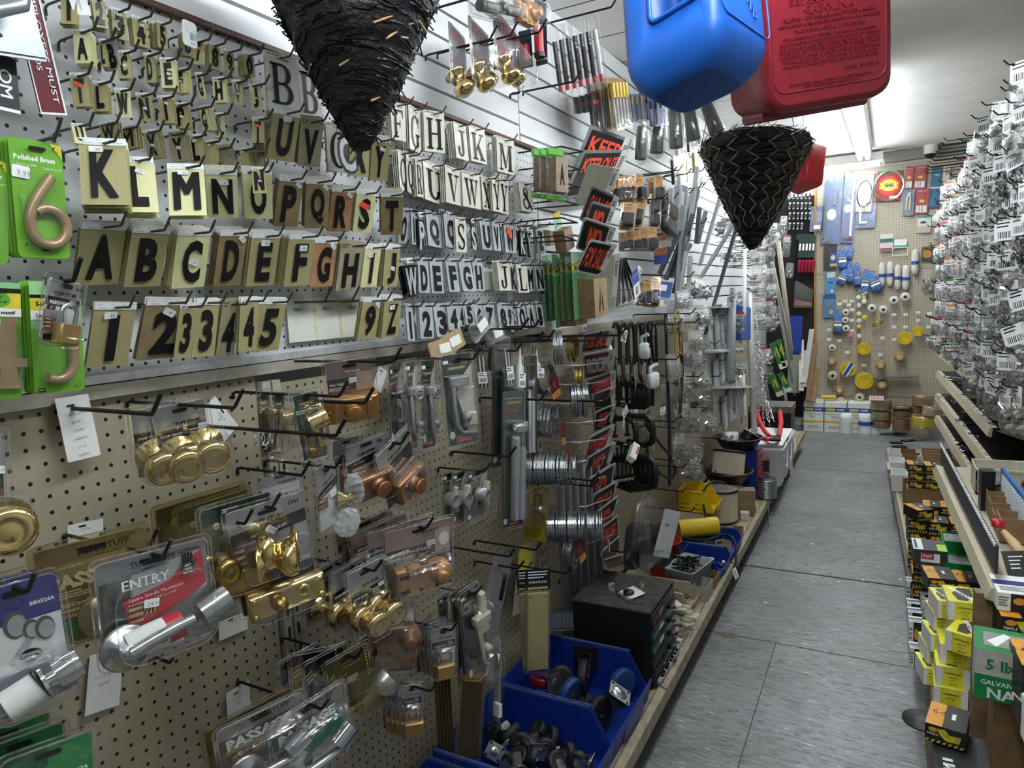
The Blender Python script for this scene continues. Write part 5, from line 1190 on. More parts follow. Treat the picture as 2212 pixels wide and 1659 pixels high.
LO=[((1510,105),(1832,50),(1530,300),'FOR SALE','w'),((1520,320),(1835,265),(1560,570),'ROOM','m'),((1575,585),(1852,480),(1615,800),'APARTMENT','g'),((1630,730),(1855,650),(1650,930),'','w'),((1660,915),(1865,828),(1640,1130),'NO','w'),((1610,1170),(1862,1038),(1540,1450),'FOR RENT','w'),((1580,1390),(1870,1220),(1530,1640),'NO','w')]
for i,(a,b_,c_,wd,st) in enumerate(LO):sign(pq(Z13,a,b_,c_,.14+.006*i,.05+.006*i),wd,st,('FOR SALE sign at the top of the lower rack','maroon ROOM sign in the lower rack','APARTMENT sign in the lower rack','blank white sign in the middle of the lower rack','NO sign in the middle of the lower rack','FOR RENT sign in the lower rack','NO sign in the lower rack beside the clamps')[i])
LO2=[((1600,160),(1880,-10),(1560,500)),((1640,330),(1890,180),(1600,650)),((1660,520),(1900,340),(1620,800)),((1690,700),(1915,530),(1700,930)),((1720,930),(1920,750),(1740,1080)),((1740,1010),(1940,950),(1790,1110))]
for i,(a,b_,c_) in enumerate(LO2):sign(pq(Z14,a,b_,c_,.17+.006*i,.07+.006*i),('NO','STOP','NO','PARKING','','')[i],'w',('NO sign halfway down the lower rack','STOP sign low in the lower rack','second NO sign low in the lower rack','PARKING sign low in the lower rack','blank white sign low in the lower rack','lowest white sign in the lower rack')[i],False)
def rack(label,Z,rows,x,m,ln):
    o=empty('wire_rack',T(0,0,0),label,'rack')
    for (a,c_) in rows:
        p,q=onx(*zp(Z,*a),x),onx(*zp(Z,*c_),x+.05);b=MB();mid=(p+q)/2;b.tube(m,[(0.0,p.y-.01,p.z),(p.x,p.y,p.z),(mid.x+.03,mid.y,mid.z-.012),tuple(q),(0.0,q.y+.03,q.z+.01)],.0028,6);b.obj('wire_pocket',None,o)
rack('white wire rack holding the lower signs',Z13,[((1500,430+200*i),(1850,300+195*i)) for i in range(7)]+[((1560+20*i,1900+190*i),(1900,1650+190*i)) for i in range(3)],.14,mat('#c9ccce',.3,.3),.0)
rack('black wire rack holding the upper signs',Z15,[((160,560+185*i),(400-20*i,610+185*i)) for i in range(6)],.16,DWIRE,0)
# --- stencil packs
BROWNB=mat('#7b6248',.7,0,.2,40);GRN=mat('#5f9a62',.5,0,.1);MINT=mat('#a9cdb0',.5)
def stencil(F,label,block=True,group=None,tilt=False):
    M,w,h=F;o=empty('stencil_pack',M,label,'stencil pack',group);c=Card(w,h,GRN,.003);c.rect(MINT,0,0,1,.3);c.poly(INK,[(0,.19),(1,.03),(1,.09),(0,.25)]);c.poly(YEL,[(0,.2),(1,.05),(1,.14),(0,.28)]);c.tx(INK,'Stencils',.3,.21,None,.4,.03,8);c.ell(mat('#4fa34a',.5),.85,.09,.09,.025);c.obj('printed_card',None,o)
    b=MB();b.box(BROWNB,(w*.1,-h*.2,.03),(w*.72,h*.58,.06));q=Card(w*.72,h*.58,mat('#a08a6a',.6,0,.15,40),.001);q.text(INK,'A',0,0,q.up(),h*.4,w*.3,.06);q.rect(mat('#a08a6a',.6),.46,.1,.54,.9);b.obj('stencil_block',None,o);q.obj('top_stencil',T(w*.1,-h*.2,.061),o)
for i,(a,b_,c_,x) in enumerate((((285,215),(482,210),(265,932),.17),((215,220),(400,215),(208,930),.14),((150,200),(330,220),(155,935),.115),((68,235),(250,230),(90,1010),.09),((18,240),(200,235),(20,940),.06),((-22,250),(150,245),(-20,945),.035))):
    stencil(pq(Z16,a,b_,c_,x,x,lim=.03),('front green stencil pack with letter A block','second green stencil pack from the front','third green stencil pack from the front','fourth green stencil pack, hanging lowest','fifth green stencil pack from the front','rearmost green stencil pack')[i])
LG=mat('#58b82e',.35)
for i,(a,b_,c_,x) in enumerate((((1705,480),(1882,510),(1715,1030),.14),((1628,490),(1740,520),(1650,1010),.1),((1550,490),(1680,520),(1560,1000),.06))):
    M,w,h=pq(Z10,a,b_,c_,x,x);o=empty('stencil_bag',M,('front','middle','rear')[i]+' bright green topped bag of brown stencils','stencil pack');b=MB();b.box(LG,(0,h*.42,.012),(w,h*.16,.014),None,.006);b.box(LG,(0,-h*.45,.012),(w,h*.1,.012),None,.005);b.obj('green_band',None,o);b=MB();b.box(BROWNB,(w*.1,-h*.02,.022),(w*.7,h*.66,.036));b.obj('stencil_block',None,o);q=Card(w*.7,h*.66,mat('#a08a76',.6),.001);q.text(INK,'A',0,0,q.up(),h*.4,w*.3,.06);q.obj('top_stencil',T(w*.1,-h*.02,.041),o);m=MB();m.box(CLEAR,(0,0,.022),(w,h,.044),None,.01);m.obj('bag',None,o)
M,w,h=quad(Z10,(1725,1175),(1800,1130),(1880,1560),.12);M2,w2,h2=pq(Z10,(1700,1180),(1815,1140),(1880,1540),.12);o=empty('stencil_pack',M,'small stencil bundle hanging crooked above the green stencil packs','stencil pack');b=MB();b.box(BROWNB,(0,-h*.2,.02),(w*1.1,h*.5,.04));b.box(mat('#a08a76',.6),(0,-h*.2,.041),(w*1.1,h*.5,.003));b.obj('stencil_block',None,o);c=Card(w,h*.4,MINT,.002);c.rect(YEL,0,0,1,.3);c.obj('header_card',T(0,h*.25,.01),o)
b=MB();p=onx(*zp(Z10,1740,1420),.05);b.box(mat('#b09a76',.6),(0,0,0),(.04,.03,.05));tag(b.obj('stencil_block',T(*p)),'tan stencil block half hidden right of the silver Z','stencil pack')
# --- knee pads / gloves on orange cards
OC=mat('#c9943f',.5,var=.08);PADM=mat('#1b1c1e',.7,0,.2,80)
def kneepad(F,label,two=False,group=None,m=PADM):
    M,w,h=F;o=empty('sander_pack',M,label,'carded pad',group);c=Card(w,h,OC,.004);c.fine(INK,.15,.16,.85,.3,4,.35);c.flat(BLACK,rrect(w*.4,h*.03,.002,1,0,h*.42),c.up());c.obj('printed_card',None,o)
    for v in ((.12,-.28) if two else (-.2,)):MB().box(m,(0,h*v,.018),(w*.84,h*(.34 if two else .46),.034),None,.008).obj('black_pad',None,o)
    blister(w,h,[(0,-h*.18 if not two else -h*.08,w*.94,h*(.54 if not two else .8),.042)],r=.004).obj('blister',None,o)
KP=[(Z15,(920,840),(1005,850),(925,1140),.16,0,'front orange pad card of the top row'),(Z15,(862,850),(930,850),(862,1140),.14,0,'second orange pad card of the top row'),(Z15,(800,860),(870,860),(800,1140),.12,0,'third orange pad card of the top row'),(Z15,(742,865),(815,865),(742,1140),.1,0,'fourth orange pad card of the top row'),(Z15,(680,880),(755,880),(690,1140),.08,0,'rear orange pad card of the top row'),
      (Z15,(1120,858),(1208,872),(1115,1130),.16,0,'orange pad card at the right end of the top row'),(Z15,(1050,880),(1120,890),(1050,1130),.12,0,'orange pad card behind the right end of the top row'),(Z15,(955,1112),(1055,1120),(890,1400),.17,0,'tilted orange pad card in the second row'),(Z15,(790,1140),(950,1150),(750,1425),.15,0,'wide orange pad card at the left of the second row'),(Z15,(1075,1050),(1170,1060),(1065,1410),.14,1,'orange pad card with two pads, second row'),(Z15,(1190,1000),(1330,1130),(1165,1425),.18,1,'clear box with two black pads beside the grey brackets'),
      (Z15,(1040,1390),(1150,1400),(1035,1650),.17,0,'front orange pad card of the third row'),(Z15,(965,1410),(1050,1410),(965,1650),.15,0,'second orange pad card of the third row'),(Z15,(895,1430),(980,1430),(895,1650),.13,0,'third orange pad card of the third row'),(Z15,(825,1440),(905,1440),(825,1650),.11,0,'fourth orange pad card of the third row'),(Z15,(750,1455),(830,1455),(755,1650),.09,0,'rear orange pad card of the third row'),
      (Z16,(1095,470),(1195,475),(1070,790),.18,0,'front orange pad card of the lowest row'),(Z16,(1000,485),(1090,490),(995,780),.15,0,'second orange pad card of the lowest row'),(Z16,(930,530),(1010,530),(930,770),.12,0,'rear orange pad card of the lowest row')]
for Z,a,b_,c_,x,two,lab in KP:kneepad(pq(Z,a,b_,c_,x,x),lab,two)
for i,(Z,x,y) in enumerate(((Z15,880,890),(Z15,1060,900),(Z15,900,1150),(Z15,1100,1090),(Z16,1050,90),(Z16,1100,490),(Z15,1240,1030),(Z15,1260,1390))):hook(onx(*zp(Z,x-20,y)),'L',.22,'black hook in the orange pad card rows',DWIRE,'black hooks of the orange pad cards',.003,.025)
BLUEC=mat('#2f4f96',.45)
M,w,h=pq(Z15,(1115,1420),(1250,1400),(1115,1790),.1,.1);c=Card(w,h,BLUEC,.003);c.rect(mat('#c07a4a',.5),0,.2,1,.75);c.rect(PAPER,.3,.35,1,.55);c.tx(WHITE,'PADS',.5,.1,None,.5,.03);tag(c.obj('blue_card_pack',M),'blue card with orange panel right of the third row of pads','pack')
M,w,h=pq(Z16,(1180,515),(1310,530),(1130,840),.12,.12);c=Card(w,h,mat('#8e959c',.5),.003);c.rect(BLUEC,.0,0,1,.5);c.rect(PAPER,.1,.1,.6,.3);c.fine(WHITE,.2,.6,.8,.8,3);tag(c.obj('blue_card_pack',M),'grey and blue card pack beside the lowest orange pads','pack')
# fan shaped bag of black ties
M,w,h=quad(Z16,(700,250),(900,215),(560,850),.16);o=empty('cable_tie_bag',M,'fan shaped clear bag of long black ties with blue label','bag')
b=MB()
for i in range(16):u=-.5+i/15;b.tube(BLACK,[(u*w*.25,h*.4,.01+.01*(i % 3)),(u*w*1.5+.01,-h*.42,.012+.012*(i % 3))],.005,5)
b.obj('black_ties',None,o);m=MB();m.loft(BAG,[[(-w*.2,h/2,0),(w*.2,h/2,0),(w*.2,h/2,.004),(-w*.2,h/2,.004)],[(-w*.85,-h*.4,0),(w*.9,-h*.4,0),(w*.9,-h*.4,.05),(-w*.85,-h*.4,.05)],[(-w*.7,-h*.5,.01),(w*.85,-h*.5,.01),(w*.85,-h*.5,.03),(-w*.7,-h*.5,.03)]]);m.obj('bag',None,o)
c=Card(w*.35,h*.55,BLUEC,.002);c.rect(PAPER,0,.5,1,1);c.tx(WHITE,'30 x 8 x 20',.5,.2,None,.8);c.bars(.3,.6,.7,.9,5);c.obj('blue_label',T(w*.35,-h*.1,.05) @ RZ(12),o)
# --- grey folding brackets
BRK=mat('#a3aaaf',.4,.3,.05);BRKD=mat('#5f676c',.45,.3,.06);BRKW=mat('#ccd0d3',.45,.1,.04)
def bracket(Z,a,b_,x0,x1,w0,w1,m,label,group):
    p,q=onx(*zp(Z,*a),x0),onx(*zp(Z,*b_),x1);d=p-q;L=d.length;M=basis((p+q)/2,(0,1,0),d)
    b=MB();b.loft(m,[[(-w/2,y,0),(-w/2,y,.016),(-w/2+.004,y,.018),(w/2-.004,y,.018),(w/2,y,.016),(w/2,y,0),(w/2-.003,y,.0),(w/2-.003,y,.014),(-w/2+.003,y,.014),(-w/2+.003,y,0)] for y,w in ((-L/2,w1),(-L*.3,w1*1.1),(L*.4,w0),(L/2,w0*.9))],True,True,None,False)
    for t in (.45,.3,-.3,-.44):b.lathe(BLACK,[(.0025,.0185),(0,.0187)],8,T(0,L*t,0))
    tag(b.obj('shelf_bracket',M),label,'bracket',group)
BK=[(Z15,(1270,1010),(1230,1590),BRK),(Z15,(1330,1000),(1290,1600),BRK),(Z15,(1400,990),(1350,1560),BRKW),(Z15,(1470,990),(1410,1420),BRKW),(Z15,(1550,980),(1440,1400),BRK),(Z15,(1600,1050),(1400,1240),BRKW),(Z15,(1690,1060),(1750,1560),BRKW),(Z15,(1640,1230),(1560,1570),BRK),(Z15,(1560,1200),(1560,1560),BRKD),
      (Z16,(1450,50),(1200,430),BRKD),(Z16,(1540,60),(1260,420),BRKD),(Z16,(1480,20),(1330,430),BRKD),(Z16,(1300,30),(1230,380),BRKD),(Z16,(1470,270),(1280,820),BRKW),(Z16,(1500,270),(1430,830),BRKW),(Z16,(1560,280),(1690,520),BRKW),(Z16,(1690,390),(1880,660),BRKD)]
BK += [(Z15,(1290+55*i,1000),(1250+45*i,1600-40*i),BRK) for i in range(6)]+[(Z16,(1500-20*i,40+30*i),(1240+25*i,420),BRKD if i % 2 else BRK) for i in range(5)]
for i,(Z,a,b_,m) in enumerate(BK):bracket(Z,a,b_,.2,.12+.03*(i % 3),.042,.032,m,'light grey folding shelf bracket in the hanging bunch' if m is not BRKD else 'dark grey folding shelf bracket in the hanging bunch','light shelf brackets' if m is not BRKD else 'dark shelf brackets')
# --- G clamps
CLM=mat('#17191b',.4,.2)
def gclamp(p,s,rz,label,group=None):
    o=empty('g_clamp',T(*p) @ RZ(rz) @ Matrix.Scale(s,4),label,'clamp',group);b=MB()
    b.tube(CLM,[(0,.05,.045),(0,-.03,.05),(0,-.055,.035),(0,-.06,0),(0,-.055,-.035),(0,-.03,-.05),(0,.05,-.045)],[.009,.01,.012,.011,.012,.01,.009],8);b.lathe(CLM,[(.012,-.012),(.012,.012)],10,T(0,.05,.045));b.obj('frame',None,o)
    b=MB();b.tube(DGREY,[(0,.05,.09),(0,.05,-.02)],.0055,8);b.lathe(CLM,[(.011,-.026),(.011,-.018)],10,T(0,.05,0));b.tube(STEEL,[(-.03,.05,.085),(.03,.05,.085)],.003,6);b.obj('screw',None,o)
p=onx(*zp(Z17,480,620),.2);gclamp(p,1.25,70,'black clamp hanging alone above the lower clamp bunch')
p=onx(*zp(Z17,330,640),.14);gclamp(p,1.2,62,'black clamp behind the upper single clamp')
for i in range(5):p=onx(*zp(Z17,510-45*i,1050+8*i),.22-.03*i);gclamp(p,1.3,66,'front black clamp of the lower bunch' if i == 0 else 'black clamp in the lower bunch behind the front one',None if i == 0 else 'clamps in the lower bunch')
for i in range(4):p=onx(*zp(Z17,480-50*i,260),.2-.03*i);gclamp(p,1.0,62,'small black clamp in the upper bunch under the barcode tag','small clamps in the upper bunch')
TAGW=tagcard(.05,.036).mesh('barcode_tag')
for i,(Z,x,y,dx,rot) in enumerate(((Z17,450,130,.26,40),(Z17,325,540,.24,35),(Z17,340,430,.16,30),(Z17,440,410,.16,-30),(Z17,640,770,.25,40),(Z17,600,600,.22,75),(Z17,730,420,.2,0),(Z16,815,1075,.22,-65),(Z16,1120,1030,.2,-15),(Z16,400,990,.05,0),(Z16,665,1250,.2,40),(Z13,1965,120,.22,70),(Z16,960,420,.15,50))):
    p=onx(*zp(Z,x,y),dx);tag(link('barcode_tag',TAGW,T(*p) @ wall_frame('L',(0,0,0)) @ RY(rnd.uniform(-20,20)) @ RZ(rot)),'white barcode tag dangling among the black clamps and hoses','tag','barcode tags among clamps and hoses')
F=pq(Z17,(390,790),(450,830),(330,930),.22,.22);M,w,h=F;b=MB();b.box(PAPER,(0,0,.02),(w,h,.03));b.box(REDM,(w*.3,h*.1,.036),(w*.2,h*.5,.001));tag(b.obj('small_carton',M),'small white carton with red mark resting on the lower clamps','carton')
# black hoses and straps
def hose(name,label,pts,r,m=RUBBER,cat='hose',n=8):
    P=[onx(*zp(Z,x,y),dx) for Z,x,y,dx in pts];Q=[]
    for i in range(len(P)-1):
        p0,p1,p2,p3=P[max(i-1,0)],P[i],P[i+1],P[min(i+2,len(P)-1)]
        for k in range(5):
            t=k/5;Q.append(.5*((2*p1)+(p2-p0)*t+(2*p0-5*p1+4*p2-p3)*t*t+(3*p1-p0-3*p2+p3)*t*t*t))
    Q.append(P[-1]);return tag(MB().tube(m,Q,r,n).obj(name),label,cat)
hose('rubber_hose','long black rubber hose hanging straight in front of the white bags, left one',[(Z16,1240,850,.2),(Z16,1250,1250,.2),(Z17,775,0,.2),(Z17,800,600,.2),(Z17,800,1200,.2)],.008)
hose('rubber_hose','shorter straight black hose in front of the white bags, right one',[(Z16,1390,930,.22),(Z16,1410,1400,.22),(Z17,930,60,.22),(Z17,900,590,.22)],.009)
hose('rubber_hose','black rubber hose looping low under the clamps',[(Z17,590,420,.18),(Z17,560,560,.2),(Z17,700,760,.2),(Z17,840,940,.2),(Z17,850,1080,.2),(Z17,780,1120,.2),(Z17,620,980,.2),(Z17,560,740,.18),(Z17,650,640,.16)],.007)
for i in range(6):hose('rubber_hose',('first','second','third','fourth','fifth','sixth')[i]+' doubled black hose from the left on the upper hose hook',[(Z16,690+85*i,1350,.16),(Z16,690+80*i,1060,.17),(Z16,720+80*i,950,.18),(Z16,760+75*i,1050,.17),(Z16,760+78*i,1380,.16)],.0075)
for i in range(5):hose('rubber_hose',('first','second','third','fourth','fifth')[i]+' black hanging tube below the upper hoses, left to right',[(Z16,700+90*i,1300,.12),(Z16,720+85*i,1500,.14),(Z17,260+90*i,150,.14),(Z17,270+88*i,360,.12)],.009)
hose('elastic_strap','black and yellow speckled bungee cord doubled over a hook',[(Z16,1350,1400,.23),(Z16,1340,900,.23),(Z16,1365,830,.23),(Z16,1390,900,.23),(Z16,1400,1280,.23)],.0055,mat('#a9803a',.6,0,.9,160),'bungee')
hose('bungee_hook','black twisted hook at the end of the speckled bungee',[(Z16,1350,1400,.23),(Z16,1380,1500,.23),(Z16,1340,1560,.23),(Z16,1360,1600,.23),(Z16,1370,1550,.23)],.003,DWIRE,'bungee')
for i,(Z,x,y,s) in enumerate(((Z16,1020,1240,1),(Z16,1120,1540,.9),(Z17,620,110,.9))):
    p=onx(*zp(Z,x,y),.22);b=MB();b.box(SW,(0,0,0),(.045,.03,.07),None,.008);b.tube(SW,[(-.01,0,.03),(-.01,0,.06),(.02,0,.07)],.008,8);b.lathe(BLACK,[(.008,.0226),(0,.0228)],12,RY(90) @ T(-.02,0,0));tag(b.obj('white_fitting',T(*p) @ RZ(30*i)),('white plastic holder with round hole in front of the hoses','white plastic guard hanging by a cord','second white plastic guard below the hoses')[i],'fitting')
for i,(Z,x,y,L) in enumerate(((Z16,720,980,.3),(Z16,700,1330,.3),(Z16,900,870,.3),(Z16,1180,1580,.25),(Z17,480,580,.2),(Z17,480,910,.2),(Z17,520,980,.22),(Z17,560,1225,.2),(Z17,850,380,.2),(Z17,880,1050,.22),(Z17,900,690,.25),(Z16,950,960,.3))):hook(onx(*zp(Z,x,y)),'L',L,'dark hook among black hoses and clamps',DWIRE,'dark hooks among hoses and clamps',.003,.025)
for Z,x,y,L in ((Z14,1420,850,.24),(Z17,620,60,.28),(Z17,325,510,.27),(Z15,800,1150,.22)):hook(onx(*zp(Z,x-50,y)),'L',L,'dark hook among black hoses and clamps',DWIRE,'dark hooks among hoses and clamps',.003,.025)
# --- bags of hardware
BG=[(Z16,1480,560,170,260,3),(Z16,1620,600,170,230,3),(Z16,1400,720,150,200,0),(Z16,1450,930,190,230,4),(Z16,1560,880,150,220,3),(Z16,1640,900,140,200,2),(Z16,1300,980,150,220,1),(Z16,1540,1140,170,220,1),(Z16,1640,1180,120,200,0),(Z16,1440,1300,170,280,2),(Z16,1560,1380,150,260,0),(Z16,1300,1420,160,280,4),(Z16,1450,1500,160,260,5),
      (Z17,760,260,150,260,4),(Z17,970,200,200,320,0),(Z17,1110,120,150,260,2),(Z17,1130,300,150,250,2),(Z17,760,480,160,260,4),(Z17,920,500,200,300,0),(Z17,1060,520,130,240,1),(Z17,1260,480,180,250,5),(Z17,1180,560,120,240,2),(Z17,880,830,160,330,0),(Z17,1010,820,190,330,0),(Z17,960,1080,150,180,2),(Z17,1070,1080,150,190,1),(Z17,1000,1000,200,200,2)]
BN=('screws','nuts','flat plates','dark screws','long pins','white plates')
for i,(Z,x,y,w,h,k) in enumerate(BG):
    dx=.14+.03*(i % 4);F=quad(Z,(x-w/2,y-h/2),(x+w/2,y-h/2-8),(x-w/2+rnd.uniform(-10,25),y+h/2),dx);bag(F,k,'clear bag of %s hanging between the hoses and the white brackets' % BN[k],'hanging bags of '+BN[k],0 if i % 4 == 2 else None)
for i in range(12):
    Z,x,y=((Z16,1600,880),(Z16,1700,990),(Z16,1680,1120),(Z16,1500,1170),(Z16,1590,1340),(Z17,1050,60),(Z17,1090,330),(Z17,1180,80),(Z17,1210,410),(Z16,1780,770),(Z16,1700,1040),(Z16,1760,1480))[i];hook(onx(*zp(Z,x-60,y)),'L',.2,'dark hook among the clear bags of hardware',DWIRE,'dark hooks among the hardware bags',.0028,.022)
# --- white closet brackets
def wbracket(Z,a,b_,c_,x,label,n=3):
    M,w,h=pq(Z,a,b_,c_,x,x);o=empty('white_bracket',M,label,'bracket');c=Card(w,h,BRKW,.003,.004)
    for v in (.08,.5,.92):c.ell(BLACK,.9,v,.02,None,8)
    c.obj('back_plate',None,o)
    for i in range(n):MB().box(BRKW,(-w*.25+w*.22*i,0,.02),(w*.1,h*.95,.022),RZ(14) @ T(0,0,0),.003).obj('support_arm',None,o)
    MB().box(BRKW,(0,h*.5,.04),(w*1.1,.012,.09)).obj('top_flange',None,o)
wbracket(Z16,(1690,790),(1885,780),(1690,1225),.12,'upper white shelf bracket beside the grey post',3)
wbracket(Z16,(1655,1250),(1915,1220),(1660,1600),.15,'middle white shelf bracket with four arms',4)
wbracket(Z17,(1220,180),(1505,170),(1300,550),.17,'lower white shelf bracket nearest the dark bowls',4)
# --- long tubes, mouldings and packs near the far end
GLV=mat('#b9bab8',.4,.2,.05);TANW=mat('#c0a67c',.6,var=.15);CLT=mat('#b8b3ab',.45)
for i,(Z,a,b_,r,m,lab) in enumerate(((Z18,(240,100),(235,690),.012,WHITE,'thin white pole hanging above the long grey tube'),(Z18,(268,520),(310,1590),.022,GLV,'long pale grey tube standing in front of the chains'),(Z18,(140,560),(130,1200),.03,mat('#83888c',.5),'grey flat post right of the white brackets'),(Z18,(150,1080),(220,1500),.008,GLV,'thin light rod standing below the upper brackets'),(Z18,(225,1120),(240,1450),.012,CLT,'slim beige rod left of the long grey tube'),(Z18,(480,80),(585,960),.02,mat('#d2c8b4',.5),'cream moulding leaning beside the dark doorway'),(Z18,(440,300),(640,1270),.018,CLT,'beige moulding leaning at the end of the wall'),(Z18,(500,680),(610,1290),.012,GLV,'grey rod leaning near the blue panel'),(Z18,(380,1150),(430,1410),.014,mat('#6f6a62',.5),'dark moulding behind the wooden box'),(Z18,(520,1180),(560,1410),.014,ALU,'aluminium strip behind the wooden box'))):
    p,q=onx(*zp(Z,*a),.2),onx(*zp(Z,*b_),.26);d=p-q;L=d.length;tag(MB().box(m,(0,0,0),(2*r,2*r,L),None,r*.5).obj('long_profile',T(*((p+q)/2)) @ d.to_track_quat('Z','Y').to_matrix().to_4x4()),lab,'profile')
GP=mat('#2f7a3a',.5)
for i,(a,b_,c_) in enumerate((((440,900),(490,880),(480,1110)),((470,880),(510,870),(520,1080)),((420,1150),(470,1130),(470,1310)),((490,1130),(530,1110),(540,1280)))):
    M,w,h=quad(Z18,a,b_,c_,6.0,'B');c=Card(w,h,GP,.002,.01);c.rect(PAPER,0,.8,1,1);c.rect(YEL,.55,.2,.8,.6);c.tx(WHITE,'SWEEP',.3,.4,None,.9,0,70);tag(c.obj('door_sweep_pack',M),('upper left','upper right','lower left','lower right')[i]+' green labelled strip pack near the chains','strip pack')
FB=[(100,20,150,90),(60,60,120,120),(180,60,150,110),(150,250,200,110),(200,170,180,60),(360,60,160,130),(330,150,160,140),(400,140,150,150),(440,80,110,140),(310,270,160,100),(390,260,150,110),(300,400,130,120),(360,380,130,120),(420,400,100,110),(310,500,150,110),(390,500,150,110),(440,520,100,110),(330,620,140,100),(400,640,140,110),(460,700,100,150),(350,740,120,110),(420,760,110,110),(390,1000,130,120),(400,1140,110,130),(200,600,70,150),(140,570,60,150),(200,750,100,150),(190,900,110,150),(210,1100,120,90),(520,60,70,200),(550,180,60,160),(570,360,60,110)]
for i,(x,y,w,h) in enumerate(FB):
    k=(0,2,5,1,2)[i % 5];yy=min(onx(*zp(Z18,x,y),.2).y,6.35);F=quad(Z18,(x-w/2,y-h/2),(x+w/2,y-h/2),(x-w/2+4,y+h/2),yy-.1*(i % 3),'B');bag(F,k,'small clear pack of %s in the crowded far part of the left wall' % BN[k],'far left packs of '+BN[k],(0,4,1,None)[i % 4])
M,w,h=quad(Z18,(165,680),(245,690),(160,820),.2);tag(MB().box(mat('#1f4a9c',.5,0,.3,50),(0,0,.02),(w,h*1.9,.04),None,.01).obj('blue_gloves',M),'bundle of blue gloves beside the long grey tube','gloves')
for i in range(36):
    x,y=20+rnd.random()*170,60+rnd.random()*300
    if i > 20:x,y=280+rnd.random()*260,180+rnd.random()*700
    hp_=onx(*zp(Z18,x,y));hook((0,min(hp_.y,6.6+.3*rnd.random()),hp_.z),'L',.18,'steel peg hook in the crowded far part of the left wall',WIRE,None,.0025,.02,far=True)
# chains
def chainmesh(n,s=.014):
    b=MB();y=0
    for i in range(n):
        M=T(rnd.uniform(-.003,.003),rnd.uniform(-.003,.003),-y) @ RZ(90*(i % 2)+rnd.uniform(-20,20))
        b.tube(CHROME,[(s*.5*_c(R_(a)),0,s*(1.0*_s(R_(a))+(.5 if _s(R_(a)) > 0 else -.5))) for a in range(15,375,45)],s*.19,5,True,M);y += s*2.35
    return b.mesh('chain')
for i,(a,b_,x) in enumerate((((300,770),(345,1480),.24),((330,760),(385,1600),.27),((345,900),(410,1500),.3),((355,1050),(430,1560),.33),((370,1250),(470,1520),.35))):
    p,q=ony(*zp(Z18,*a),5.75-x*.3),ony(*zp(Z18,*b_),5.6-x*.5);L=(p-q).length;tag(link('steel_chain',chainmesh(int(L/.0329)),T(*p) @ (q-p).to_track_quat('-Z','Y').to_matrix().to_4x4()),('leftmost','second','middle','fourth','rightmost')[i]+' bright steel chain hanging down to the white buckets','chain')
# --- packs on the slat wall at the top
RED_BLUE=[mat('#b5303c',.5),mat('#474a6c',.5)]
def d_top(c):
    c.rect(mat('#9a9aa0',.5,0,.2,30),0,0,1,1);c.rect(RED_BLUE[0],0,.06,1,.22);c.tx(WHITE,'ENTRY',.3,.36,None,.4,.05);c.fine(RED_BLUE[0],.04,.5,.6,.65,3,.5)
Z9=(920,0,4.809)
for i,(a,b_,c_,x) in enumerate((((690,60),(965,400),(720,690),.2),((435,150),(640,370),(480,800),.16),((230,215),(400,400),(260,860),.12))):
    M,w,h=quad(Z9,a,b_,c_,(x,x-.02,x));M,w,h=pq(Z9,a,b_,c_,x,x);o=empty('knob_lock_pack',M,('front','middle','rear')[i]+' red striped brass knob pack hanging high on the slat wall','lock pack');c=Card(w,h,WHITE,.004);d_top(c);c.obj('printed_card',None,o)
    MB().lathe(BRASS,[(.03,0),(.031,.006),(.022,.012),(.012,.03),(.026,.04),(.028,.055),(.02,.064),(0,.066)],22,T(-w*.25,-h*.28,.0) @ RX(60)).obj('brass_knob',None,o);MB().lathe(BRASS,[(.022,0),(.026,.01),(.024,.03),(.01,.036),(0,.036)],20,T(w*.2,-h*.3,.0) @ RX(50)).obj('brass_knob',None,o);blister(w,h,[(0,-h*.26,w*.95,h*.44,.06)],r=.006).obj('blister',None,o);p=M @ Vector((0,h*.2,0));hook((0,p.y,p.z),'L',p.x+.1,('front','middle','rear')[i]+' hook of the red striped knob packs on the slat wall',DWIRE,None,.003,.03)
M,w,h=quad(Z9,(870,-60),(1150,60),(900,240),.24);o=empty('jimmy_lock_pack',M,'tan jimmy proof lock pack cut by the top frame edge','lock pack');jimmy(JT).obj('lock_body',Matrix.Scale(1.1,4),o);blister(w,h,[(0,0,w*.9,h*.8,.05)]).obj('blister',None,o)
for i,(a,b_,c_,x) in enumerate((((380,-60),(640,20),(480,180),.2),((600,-40),(880,60),(680,200),.22))):
    M,w,h=quad(Z9,a,b_,c_,x);o=empty('lock_pack',M,('left','right')[i]+' clear lock pack with dark lever at the top frame edge','lock pack');MB().tube(DGREY,[(-w*.3,0,.02),(w*.3,0,.03)],.014,10).obj('dark_lever',None,o);blister(w,h,[(0,0,w*.9,h*.8,.05)]).obj('blister',None,o)
NAVY=mat('#1c2a45',.5)
for i,(a,b_,c_,x) in enumerate((((1120,0),(1240,-40),(1150,690),.2),((960,330),(1090,300),(985,720),.15))):
    M,w,h=pq(Z9,a,b_,c_,x,x);o=empty('caulk_gun_pack',M,('right','left')[i]+' navy card with red handled tool high on the slat wall','tool pack');Card(w,h,NAVY,.004).rect(YEL,0,.9,1,.93).obj('printed_card',None,o);b=MB();b.tube(REDM,[(w*.1,h*.05,.02),(w*.15,-h*.35,.02)],.014,10);b.tube(BLACK,[(w*.15,-h*.35,.02),(w*.16,-h*.42,.02)],.016,10);b.obj('red_handle',None,o)
